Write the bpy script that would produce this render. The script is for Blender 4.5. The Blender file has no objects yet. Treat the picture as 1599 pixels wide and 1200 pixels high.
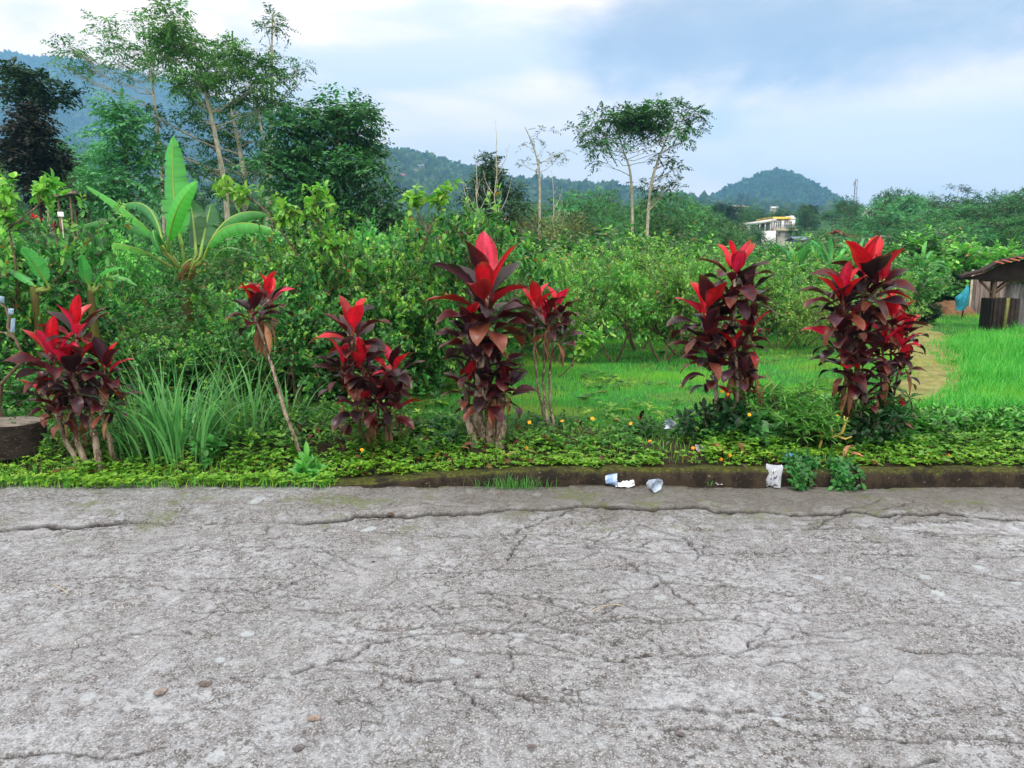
import bpy, math, numpy as np

SC = bpy.context.scene
# ---------------------------------------------------------------- camera
F_PX, PW, PH = 1150.0, 1599.0, 1200.0
CAM_H, PITCH = 1.6, math.atan(200.0 / 1150.0)
cam_data = bpy.data.cameras.new("camera")
cam = bpy.data.objects.new("camera", cam_data)
SC.collection.objects.link(cam)
cam.location = (0, 0, CAM_H)
cam.rotation_euler = (math.pi / 2 - PITCH, 0, 0)
cam_data.sensor_width = 36.0
cam_data.lens = 36.0 * F_PX / PW
cam_data.clip_start = 0.05
cam_data.clip_end = 9000
SC.camera = cam

# ---------------------------------------------------------------- light
SUN_EL, SUN_AZ = math.radians(62), math.radians(205)   # azimuth clockwise from +Y
sun_data = bpy.data.lights.new("sun", 'SUN')
sun_data.energy = 1.5
sun_data.angle = math.radians(14)
sun_data.color = (1.0, 0.96, 0.9)
sun = bpy.data.objects.new("sun", sun_data)
SC.collection.objects.link(sun)
sun.rotation_euler = (math.pi / 2 - SUN_EL, 0, math.pi - SUN_AZ)

SC.view_settings.view_transform = 'Standard'
SC.view_settings.look = 'None'
SC.view_settings.gamma = 1.0
SC.view_settings.exposure = 0.78
SC.render.engine = 'CYCLES'
cy = SC.cycles
cy.max_bounces = 6
cy.diffuse_bounces = 2
cy.glossy_bounces = 2
cy.transmission_bounces = 4
cy.transparent_max_bounces = 6
cy.volume_bounces = 2
cy.use_denoising = True
cy.use_adaptive_sampling = True
cy.adaptive_threshold = 0.015
cy.sample_clamp_indirect = 4.0


class NT:
    """tiny helper to wire shader nodes"""
    def __init__(s, tree):
        s.t = tree
    def n(s, typ, _in=None, **kw):
        nd = s.t.nodes.new(typ)
        for k, v in kw.items():
            setattr(nd, k, v)
        for k, v in (_in or {}).items():
            s.set(nd.inputs[k], v)
        return nd
    def set(s, sock, v):
        if isinstance(v, bpy.types.NodeSocket):
            s.t.links.new(v, sock)
        elif isinstance(v, (tuple, list)) and len(v) == 3 and sock.type == 'RGBA':
            sock.default_value = (*v, 1)
        else:
            sock.default_value = v
    def math(s, op, a, b=0.0, c=0.0, clamp=False):
        nd = s.n('ShaderNodeMath', operation=op, use_clamp=clamp)
        s.set(nd.inputs[0], a); s.set(nd.inputs[1], b); s.set(nd.inputs[2], c)
        return nd.outputs[0]
    def mix(s, fac, a, b, blend='MIX'):
        nd = s.n('ShaderNodeMix', data_type='RGBA', blend_type=blend)
        s.set(nd.inputs[0], fac); s.set(nd.inputs[6], a); s.set(nd.inputs[7], b)
        return nd.outputs[2]
    def ramp(s, fac, lo, hi, a=0.0, b=1.0):
        nd = s.n('ShaderNodeMapRange', interpolation_type='SMOOTHSTEP')
        s.set(nd.inputs[0], fac)
        nd.inputs[1].default_value, nd.inputs[2].default_value = lo, hi
        nd.inputs[3].default_value, nd.inputs[4].default_value = a, b
        return nd.outputs[0]
    def noise(s, vec, scale, detail=4, rough=.55, dist=0.0):
        nd = s.n('ShaderNodeTexNoise')
        if vec is not None:
            s.set(nd.inputs['Vector'], vec)
        nd.inputs['Scale'].default_value = scale
        nd.inputs['Detail'].default_value = detail
        nd.inputs['Roughness'].default_value = rough
        nd.inputs['Distortion'].default_value = dist
        return nd.outputs[0]


def S(r, g, b):
    """sRGB 0-255 -> linear"""
    f = lambda c: (c / 255 / 12.92) if c / 255 <= .04045 else ((c / 255 + .055) / 1.055) ** 2.4
    return (f(r), f(g), f(b))


# ---------------------------------------------------------------- world
world = bpy.data.worlds.new("World")
SC.world = world
world.use_nodes = True
W = NT(world.node_tree)
world.node_tree.nodes.clear()
sky = W.n('ShaderNodeTexSky', sky_type='NISHITA', sun_disc=False)
sky.sun_elevation = SUN_EL
sky.sun_rotation = SUN_AZ
sky.air_density = 1.0
sky.dust_density = 2.0
tc = W.n('ShaderNodeTexCoord')
sep = W.n('ShaderNodeSeparateXYZ', {0: tc.outputs['Generated']})
dx_, dy_, dz_ = sep.outputs
mp = W.n('ShaderNodeMapping', {0: tc.outputs['Generated']})
mp.inputs['Scale'].default_value = (1, 1, 3.0)
n1 = W.noise(mp.outputs[0], 2.3, 7, .55, .5)
mp2 = W.n('ShaderNodeMapping', {0: tc.outputs['Generated']})
mp2.inputs['Scale'].default_value = (1, 1, 2.2)
mp2.inputs['Location'].default_value = (3.1, 1.7, 0.4)
n2 = W.noise(mp2.outputs[0], 4.0, 8, .6, .3)
base = W.mix(W.ramp(n1, .42, .62), S(248, 250, 253), S(196, 216, 240))


def patch(cx, cz, rx, rz, wob, lo, hi):
    e1 = W.math('POWER', W.math('DIVIDE', W.math('SUBTRACT', dx_, cx), rx), 2)
    e2 = W.math('POWER', W.math('DIVIDE', W.math('SUBTRACT', dz_, cz), rz), 2)
    # keep the patch on the camera's side of the sky only
    back = W.ramp(dy_, -.2, .2, 6.0, 0.0)
    e = W.math('ADD', W.math('ADD', e1, e2), back)
    e = W.math('ADD', e, W.math('MULTIPLY', W.math('SUBTRACT', n2, .5), wob))
    return W.ramp(e, lo, hi, 1.0, 0.0)


# grey-blue rain cloud upper right, paler blue veils, white cumulus lower right
pa = patch(.34, .275, .29, .085, 3.2, .0, 1.7)
c = W.mix(W.math('MULTIPLY', pa, .95), base, S(130, 148, 172))
pa2 = patch(.22, .25, .15, .05, 4.0, -.3, 1.7)
c = W.mix(W.math('MULTIPLY', pa2, .8), c, S(134, 152, 178))
pb = patch(.10, .11, .34, .04, 4.5, -.4, 1.9)
c = W.mix(W.math('MULTIPLY', pb, .55), c, S(188, 211, 238))
pc = patch(.47, .13, .21, .045, 4.0, -.5, 1.6)
c = W.mix(W.math('MULTIPLY', pc, .85), c, S(232, 243, 253))
hz = W.ramp(dz_, .0, .15, 1.0, 0.0)
c = W.mix(W.math('MULTIPLY', hz, .6), c, S(196, 215, 240))
bg1 = W.n('ShaderNodeBackground', {0: sky.outputs[0], 1: .10})
c = W.mix(1.0, c, (1.0, .74, .56), 'MULTIPLY')      # cloud light is a little warm; the air adds the blue
bg2 = W.n('ShaderNodeBackground', {0: c, 1: 1.72})
mx = W.n('ShaderNodeMixShader', {0: .93, 1: bg1.outputs[0], 2: bg2.outputs[0]})
wo = W.n('ShaderNodeOutputWorld', {0: mx.outputs[0]})

# ---------------------------------------------------------------- maths helpers
CP, SP = math.cos(PITCH), math.sin(PITCH)


def sstep(a, b, x):
    t = np.clip((np.asarray(x, float) - a) / (b - a), 0, 1)
    return t * t * (3 - 2 * t)


def gz(x, y):
    """height of the ground sheet"""
    x = np.asarray(x, float); y = np.asarray(y, float)
    verge = .10 + .05 * sstep(5.2, 5.6, y) - .05 * sstep(5.9, 6.6, y)
    slope = -(0.045 - .025 * sstep(.38, .52, x / np.maximum(y, 1)) * sstep(7, 12, y)) * np.clip(y - 6.4, 0, 38)
    left = 1.2 * sstep(-2, -14, x) * sstep(9, 30, y)
    far = 2.5 * sstep(70, 150, y) + 14 * sstep(140, 420, y)
    far = far + 5.0 * sstep(15, 70, x) * sstep(55, 130, y) + 6.0 * sstep(-20, -80, x) * sstep(50, 140, y)
    bump = .03 * np.sin(x * 1.3 + y * .7) + .02 * np.sin(x * 2.9 - y * 1.9)
    lowroad = -.25 * sstep(5.16, 5.08, y)
    vl = -.10 * sstep(.4, -1.5, x) * sstep(5.7, 5.1, y)
    return verge + slope + left + far + bump * sstep(5.6, 7, y) + lowroad + vl


def ray(px, py):
    dx = (px - 799.5) / F_PX; dy = (600 - py) / F_PX
    return np.array([dx, CP + dy * SP, -SP + dy * CP])


def P(px, py, Y):
    """world point seen at photo pixel (px,py) at depth Y"""
    d = ray(px, py)
    return np.array([0, 0, CAM_H]) + d * (Y / d[1])


def G(px, py):
    """ground point seen at photo pixel"""
    d = ray(px, py)
    lo = None
    for Y in np.arange(2.0, 400, .05):
        p = np.array([0, 0, CAM_H]) + d * (Y / d[1])
        if p[2] <= (gz(p[0], p[1]) if Y > 5.1 else 0):
            return p
    return p


def GB(px, Y):
    """ground point on pixel column px at depth Y"""
    x = (px - 799.5) / F_PX * Y * (CP + .1 * SP)
    x = (px - 799.5) / F_PX * Y / (CP + ((600 - 420) / F_PX) * SP)
    return np.array([x, Y, float(gz(x, Y))])


def norm(v):
    v = np.asarray(v, float)
    return v / np.maximum(np.linalg.norm(v, axis=-1, keepdims=True), 1e-9)


def noise2(x, y, seed=0, octaves=4, base=1.0):
    """value noise on numpy arrays"""
    rs = np.random.RandomState(seed)
    out = np.zeros_like(x, float); amp = 1.0; tot = 0
    for o in range(octaves):
        tab = rs.rand(256, 256)
        fx, fy = x * base + 31.7 * o, y * base + 17.3 * o
        ix, iy = np.floor(fx).astype(int), np.floor(fy).astype(int)
        tx, ty = fx - ix, fy - iy
        tx, ty = tx * tx * (3 - 2 * tx), ty * ty * (3 - 2 * ty)
        a = tab[ix % 256, iy % 256]; b = tab[(ix + 1) % 256, iy % 256]
        c_ = tab[ix % 256, (iy + 1) % 256]; d_ = tab[(ix + 1) % 256, (iy + 1) % 256]
        out += amp * ((a * (1 - tx) + b * tx) * (1 - ty) + (c_ * (1 - tx) + d_ * tx) * ty)
        tot += amp; amp *= .5; base *= 2.03
    return out / tot


# ---------------------------------------------------------------- mesh helpers
def make_mesh(name, V, F, C=None, smooth=False, mats=None, attr=None):
    V = np.asarray(V, np.float32); F = np.asarray(F, np.int32)
    me = bpy.data.meshes.new(name)
    k = F.shape[1]
    me.vertices.add(len(V)); me.vertices.foreach_set('co', V.ravel())
    me.loops.add(F.size); me.loops.foreach_set('vertex_index', F.ravel())
    me.polygons.add(len(F))
    me.polygons.foreach_set('loop_start', np.arange(0, F.size, k, dtype=np.int32))
    me.update(calc_edges=True)
    me.validate()
    if C is not None and len(me.vertices) == len(V):
        a = me.color_attributes.new('Col', 'FLOAT_COLOR', 'POINT')
        C = np.asarray(C, np.float32)
        C4 = np.ones((len(V), 4), np.float32); C4[:, :3] = C
        a.data.foreach_set('color', C4.ravel())
    if attr:
        for kk, vv in attr.items():
            a = me.attributes.new(kk, 'FLOAT', 'POINT')
            a.data.foreach_set('value', np.asarray(vv, np.float32))
    if smooth:
        me.polygons.foreach_set('use_smooth', np.ones(len(me.polygons), bool))
    for m in (mats or []):
        me.materials.append(m)
    return me


class MB:
    """collects triangles; build() links them as ONE mesh object"""
    def __init__(s):
        s.V, s.F, s.C, s.n = [], [], [], 0
    def add(s, V, F, C=(1, 1, 1)):
        V = np.asarray(V, float).reshape(-1, 3); F = np.asarray(F, int)
        if F.size == 0:
            return s
        if F.shape[1] == 4:
            F = np.concatenate([F[:, [0, 1, 2]], F[:, [0, 2, 3]]])
        C = np.asarray(C, float)
        if C.ndim == 1:
            C = np.tile(C, (len(V), 1))
        s.V.append(V); s.F.append(F + s.n); s.C.append(C); s.n += len(V)
        return s
    def tube(s, pts, rad, sides=6, C=(1, 1, 1), cap=True):
        pts = np.asarray(pts, float); n = len(pts)
        rad = np.broadcast_to(np.asarray(rad, float), (n,))
        T = norm(np.gradient(pts, axis=0))
        ref = np.array([0., 0, 1.]) if abs(T[0][2]) < .8 else np.array([1., 0, 0])
        A = norm(np.cross(T, ref)); B = np.cross(T, A)
        an = np.linspace(0, 2 * np.pi, sides, endpoint=False)
        ring = (A[:, None] * np.cos(an)[None, :, None] + B[:, None] * np.sin(an)[None, :, None]) * rad[:, None, None]
        V = (pts[:, None] + ring).reshape(-1, 3)
        i = np.arange(n - 1)[:, None] * sides; j = np.arange(sides)[None]; j2 = (j + 1) % sides
        F = np.stack([i + j, i + j2, i + sides + j2, i + sides + j], -1).reshape(-1, 4)
        F = np.concatenate([F[:, [0, 1, 2]], F[:, [0, 2, 3]]])
        if cap:
            V = np.concatenate([V, pts[:1], pts[-1:]])
            a = np.arange(sides); b = (a + 1) % sides
            F = np.concatenate([F, np.stack([b, a, np.full(sides, n * sides)], -1),
                                np.stack([a + (n - 1) * sides, b + (n - 1) * sides, np.full(sides, n * sides + 1)], -1)])
        Cc = np.asarray(C, float)
        if Cc.ndim == 2:
            Cc = np.concatenate([np.repeat(Cc, sides, 0), Cc[:1], Cc[-1:]]) if cap else np.repeat(Cc, sides, 0)
        return s.add(V, F, Cc)
    def box(s, c0, size, rot=0, C=(1, 1, 1), bev=0.0, tilt=None):
        h = np.asarray(size, float) / 2
        if bev > 0:
            V, F = _bevbox(h, bev)
        else:
            V = np.array([[x, y, z] for x in (-1, 1) for y in (-1, 1) for z in (-1, 1)], float) * h
            F = np.array([[0, 1, 3, 2], [4, 6, 7, 5], [0, 4, 5, 1], [2, 3, 7, 6], [0, 2, 6, 4], [1, 5, 7, 3]])
        if tilt is not None:
            cx, sx = math.cos(tilt), math.sin(tilt)      # about y axis
            V = np.stack([V[:, 0] * cx + V[:, 2] * sx, V[:, 1], -V[:, 0] * sx + V[:, 2] * cx], -1)
        cr, sr = math.cos(rot), math.sin(rot)
        V = np.stack([V[:, 0] * cr - V[:, 1] * sr, V[:, 0] * sr + V[:, 1] * cr, V[:, 2]], -1)
        return s.add(V + np.asarray(c0, float), F, C)
    def mesh(s, name, mat, smooth=False):
        return make_mesh(name, np.concatenate(s.V), np.concatenate(s.F), np.concatenate(s.C), smooth, [mat])
    def build(s, name, mat, parent=None, loc=(0, 0, 0), smooth=False):
        return link(name, s.mesh(name, mat, smooth), parent, loc)


def _bevbox(h, b):
    b = min(b, min(h) * .9)
    V = []; idx = {}
    F = []
    for ax in range(3):
        for sg in (-1, 1):
            u, w = [(1, 2), (2, 0), (0, 1)][ax]
            q = []
            for su, sw in ((-1, -1), (1, -1), (1, 1), (-1, 1)):
                v = np.zeros(3); v[ax] = sg * h[ax]; v[u] = su * (h[u] - b); v[w] = sw * (h[w] - b)
                idx[(ax, sg, su if u < w else sw, sw if u < w else su)] = len(V)
                q.append(len(V)); V.append(v)
            F.append(q if sg > 0 else q[::-1])
    def key(ax, s3):
        o = [i for i in range(3) if i != ax]
        return idx[(ax, s3[ax], s3[o[0]], s3[o[1]])]
    for a in range(3):
        o = [i for i in range(3) if i != a]
        for s1 in (-1, 1):
            for s2 in (-1, 1):
                c1 = [0, 0, 0]; c2 = [0, 0, 0]
                c1[o[0]] = c2[o[0]] = s1; c1[o[1]] = c2[o[1]] = s2; c1[a] = -1; c2[a] = 1
                F.append([key(o[0], c1), key(o[0], c2), key(o[1], c2), key(o[1], c1)])
    T = []
    for q in F:
        T += [[q[0], q[1], q[2]], [q[0], q[2], q[3]]]
    for sx in (-1, 1):
        for sy in (-1, 1):
            for sz in (-1, 1):
                T.append([key(0, (sx, sy, sz)), key(1, (sx, sy, sz)), key(2, (sx, sy, sz))])
    return np.array(V), np.array(T)


def link(name, data, parent=None, loc=(0, 0, 0)):
    o = bpy.data.objects.new(name, data)
    SC.collection.objects.link(o)
    o.location = tuple(float(v) for v in loc)
    if parent is not None:
        o.parent = parent
    return o


def tag(o, label=None, cat=None, group=None, kind=None):
    if label: o['label'] = label
    if cat: o['category'] = cat
    if group: o['group'] = group
    if kind: o['kind'] = kind
    return o


def thing(name, loc, label, cat, group=None, rz=0.0, sc=1.0):
    o = link(name, None, None, loc)
    o.rotation_euler = (0, 0, rz)
    o.scale = (sc, sc, sc) if np.isscalar(sc) else sc
    o.empty_display_size = .1
    return tag(o, label, cat, group)


# ---------------------------------------------------------------- materials
MATS = {}


def leaf_mat(name, rough=.45, trans=.3, hue=.02, val=.25, spec=.4, coat=0.0, mottle=0.0):
    if name in MATS: return MATS[name]
    m = bpy.data.materials.new(name); m.use_nodes = True
    t = NT(m.node_tree); m.node_tree.nodes.clear()
    at = t.n('ShaderNodeAttribute', attribute_name='Col')
    oi = t.n('ShaderNodeObjectInfo')
    cin = at.outputs['Color']
    if mottle:
        ob = t.n('ShaderNodeTexCoord').outputs['Object']
        a_ = t.noise(ob, 22, 5, .65, .6); b_ = t.noise(ob, 160, 3, .6)
        cin = t.mix(t.math('MULTIPLY', t.ramp(a_, .45, .68), mottle), cin, t.mix(.55, cin, (.02, .008, .012)))
        cin = t.mix(t.math('MULTIPLY', t.ramp(b_, .58, .7), mottle * .5), cin, t.mix(.5, cin, (.16, .10, .09)))
    hs = t.n('ShaderNodeHueSaturation', {'Color': cin})
    t.set(hs.inputs['Hue'], t.math('ADD', .5 - hue, t.math('MULTIPLY', oi.outputs['Random'], 2 * hue)))
    t.set(hs.inputs['Value'], t.math('ADD', 1 - val / 2, t.math('MULTIPLY', oi.outputs['Random'], val)))
    pr = t.n('ShaderNodeBsdfPrincipled', {'Base Color': hs.outputs[0], 'Roughness': rough, 'Specular IOR Level': spec, 'Coat Weight': coat, 'Coat Roughness': .25})
    if trans > 0:
        tr = t.n('ShaderNodeBsdfTranslucent')
        br = t.mix(1.0, hs.outputs[0], (1.1, 1.35, .85), 'MULTIPLY')
        t.set(tr.inputs[0], br)
        ms = t.n('ShaderNodeMixShader', {0: trans, 1: pr.outputs[0], 2: tr.outputs[0]})
        out = ms.outputs[0]
    else:
        out = pr.outputs[0]
    t.n('ShaderNodeOutputMaterial', {0: out})
    MATS[name] = m
    return m


def surf_mat(name, c1, c2, scale=8.0, rough=.85, bump=.3, bump_scale=None, c3=None, stretch=(1, 1, 1), spec=.3, metal=0.0, lo=.35, hi=.65):
    """two or three colours mixed by noise in object space, times the Col attribute"""
    if name in MATS: return MATS[name]
    m = bpy.data.materials.new(name); m.use_nodes = True
    t = NT(m.node_tree); m.node_tree.nodes.clear()
    tcn = t.n('ShaderNodeTexCoord')
    mpn = t.n('ShaderNodeMapping', {0: tcn.outputs['Object']})
    mpn.inputs['Scale'].default_value = stretch
    a = t.noise(mpn.outputs[0], scale, 6, .65, .3)
    b = t.noise(mpn.outputs[0], (bump_scale or scale * 3), 6, .7)
    col = t.mix(t.ramp(a, lo, hi), c1, c2)
    if c3:
        col = t.mix(t.ramp(b, .55, .68), col, c3)
    at = t.n('ShaderNodeAttribute', attribute_name='Col')
    col = t.mix(1.0, col, at.outputs['Color'], 'MULTIPLY')
    pr = t.n('ShaderNodeBsdfPrincipled', {'Base Color': col, 'Roughness': rough, 'Specular IOR Level': spec, 'Metallic': metal})
    if bump:
        bp = t.n('ShaderNodeBump', {'Height': t.math('ADD', a, b), 'Strength': bump, 'Distance': .02})
        t.set(pr.inputs['Normal'], bp.outputs[0])
    t.n('ShaderNodeOutputMaterial', {0: pr.outputs[0]})
    MATS[name] = m
    return m


BARK = surf_mat('bark_grey_brown', S(120, 108, 92), S(78, 66, 54), 14, .9, .6, c3=S(150, 146, 130), stretch=(1, 1, .35))
BARK_PALE = surf_mat('bark_pale', S(182, 188, 172), S(132, 136, 120), 10, .85, .4, c3=S(206, 210, 198), stretch=(1, 1, .5))
BARK_DARK = surf_mat('bark_dark', S(58, 50, 42), S(34, 30, 26), 14, .95, .5, stretch=(1, 1, .35))
LEAF = leaf_mat('leaf_guava', .42, .32, .012, .2, .45)
LEAF_FAR = leaf_mat('leaf_tree', .55, .28, .02, .55, .3)
GRASSM = leaf_mat('leaf_grass', .5, .35, .01, .1, .35)
CORDY = leaf_mat('leaf_cordyline', .42, .25, .0, .05, .45, coat=.08, mottle=.7)
BANANA = leaf_mat('leaf_banana', .38, .38, .01, .15, .5)

# ---------------------------------------------------------------- leaf templates: (across, along, up)
T_FAR = (np.array([[0, 0, 0], [-.5, .5, .10], [.5, .5, .10], [0, 1, -.05]], float),
         np.array([[0, 2, 1], [1, 2, 3]]))
T_MID = (np.array([[0, 0, 0], [-.5, .42, .10], [0, .45, 0], [.5, .42, .10], [0, 1, -.12], [-.36, .72, .03], [.36, .72, .03]], float),
         np.array([[0, 2, 1], [0, 3, 2], [1, 2, 5], [2, 4, 5], [2, 3, 6], [2, 6, 4]]))
T_NEAR = (np.array([[0, 0, 0], [-.40, .22, .06], [0, .2, .0], [.40, .22, .06],
                    [-.5, .5, .07], [0, .5, -.01], [.5, .5, .07], [-.33, .8, .0], [0, .8, -.07], [.33, .8, .0], [0, 1, -.16]], float),
          np.array([[0, 2, 1], [0, 3, 2], [1, 2, 5], [1, 5, 4], [2, 3, 6], [2, 6, 5],
                    [4, 5, 8], [4, 8, 7], [5, 6, 9], [5, 9, 8], [7, 8, 10], [8, 9, 10]]))


def leaves(mb, P0, D, N, L, Wd, col, tmpl=T_MID):
    """a leaf of the template at each P0, pointing along D with face normal near N"""
    P0 = np.asarray(P0, float); n = len(P0)
    if n == 0: return
    D = norm(D); N = np.asarray(N, float)
    Sd = norm(np.cross(D, N) + 1e-6); N = np.cross(Sd, D)
    L = np.broadcast_to(L, (n,)); Wd = np.broadcast_to(Wd, (n,))
    tv, tf = tmpl
    V = (P0[:, None] + Sd[:, None] * (tv[None, :, 0:1] * Wd[:, None, None])
         + D[:, None] * (tv[None, :, 1:2] * L[:, None, None]) + N[:, None] * (tv[None, :, 2:3] * L[:, None, None]))
    F = (np.arange(n)[:, None, None] * len(tv) + tf[None]).reshape(-1, 3)
    col = np.asarray(col, float)
    if col.ndim == 1: col = np.tile(col, (n, 1))
    mb.add(V.reshape(-1, 3), F, np.repeat(col, len(tv), 0))


def pick(rs, pal, n, jit=.18):
    pal = np.asarray(pal, float)
    a = rs.randint(0, len(pal), n); b = rs.randint(0, len(pal), n); t = rs.rand(n, 1)
    return (pal[a] * t + pal[b] * (1 - t)) * (1 + (rs.rand(n, 1) - .5) * 2 * jit)


def rdir(rs, n):
    return norm(rs.normal(size=(n, 3)))


def curve(p0, p1, bow, n=6, rs=None, wob=0.0):
    p0 = np.asarray(p0, float); p1 = np.asarray(p1, float)
    t = np.linspace(0, 1, n)[:, None]
    q = (p0 + p1) / 2 + np.asarray(bow, float)
    c_ = (1 - t) ** 2 * p0 + 2 * t * (1 - t) * q + t * t * p1
    if rs is not None and wob > 0:
        w = rs.normal(size=(n, 3)) * wob * np.linalg.norm(p1 - p0)
        w[0] = 0; w[-1] = 0
        c_ = c_ + w
    return c_
# ================================================================ SETTING
def ground_sheet():
    xs = np.unique(np.concatenate([np.linspace(-2750, -200, 30), np.linspace(-200, -30, 40), np.linspace(-30, 30, 181), np.linspace(30, 200, 40), np.linspace(200, 2750, 30)]))
    ys = np.unique(np.concatenate([np.linspace(-60, 5, 14), np.linspace(5.0, 5.7, 15), np.linspace(5.7, 12, 50), np.linspace(12, 60, 110), np.linspace(60, 420, 90), np.linspace(420, 3850, 30)]))
    X, Y = np.meshgrid(xs, ys)
    Z = gz(X, Y)
    Z = Z + (noise2(X, Y, 3, 3, .05) - .5) * 6 * sstep(60, 200, Y)
    Z = Z + (noise2(X, Y, 5, 3, 2.2) - .5) * .05 * sstep(5.5, 6.5, Y)
    nx, ny = len(xs), len(ys)
    i = np.arange(ny - 1)[:, None] * nx + np.arange(nx - 1)[None]
    F = np.stack([i, i + 1, i + nx + 1, i + nx], -1).reshape(-1, 4)
    m = bpy.data.materials.new('turf_soil'); m.use_nodes = True
    t = NT(m.node_tree); m.node_tree.nodes.clear()
    tcn = t.n('ShaderNodeTexCoord')
    o = tcn.outputs['Object']
    a = t.noise(o, .9, 6, .6); b = t.noise(o, 18, 5, .7)
    col = t.mix(t.ramp(a, .35, .65), S(52, 112, 48), S(40, 84, 42))
    col = t.mix(t.ramp(b, .50, .66), col, S(64, 92, 44))
    # bare soil close to the road edge
    sp = t.n('ShaderNodeSeparateXYZ', {0: o})
    near = t.ramp(sp.outputs[1], 5.9, 6.5, 1.0, 0.0)
    soil = t.mix(t.ramp(b, .4, .6), S(58, 50, 38), S(40, 44, 28))
    col = t.mix(near, col, soil)
    pr = t.n('ShaderNodeBsdfPrincipled', {'Base Color': col, 'Roughness': .95, 'Specular IOR Level': .2})
    bp = t.n('ShaderNodeBump', {'Height': b, 'Strength': .6, 'Distance': .05})
    t.set(pr.inputs['Normal'], bp.outputs[0])
    t.n('ShaderNodeOutputMaterial', {0: pr.outputs[0]})
    me = make_mesh('ground', np.stack([X, Y, Z], -1).reshape(-1, 3), F, None, True, [m])
    tag(link('ground', me), kind='structure')


ground_sheet()

# ---- road
SEAM_PX = [(-300, 838), (0, 826), (110, 818), (250, 815), (400, 808), (470, 812), (560, 806), (620, 800), (700, 797), (800, 793), (900, 787), (1000, 789), (1150, 792), (1300, 800), (1450, 797), (1600, 806), (1900, 812)]


def road_pt(px, py):
    d = ray(px, py); t = -CAM_H / d[2]
    return d[0] * t, d[1] * t


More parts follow.
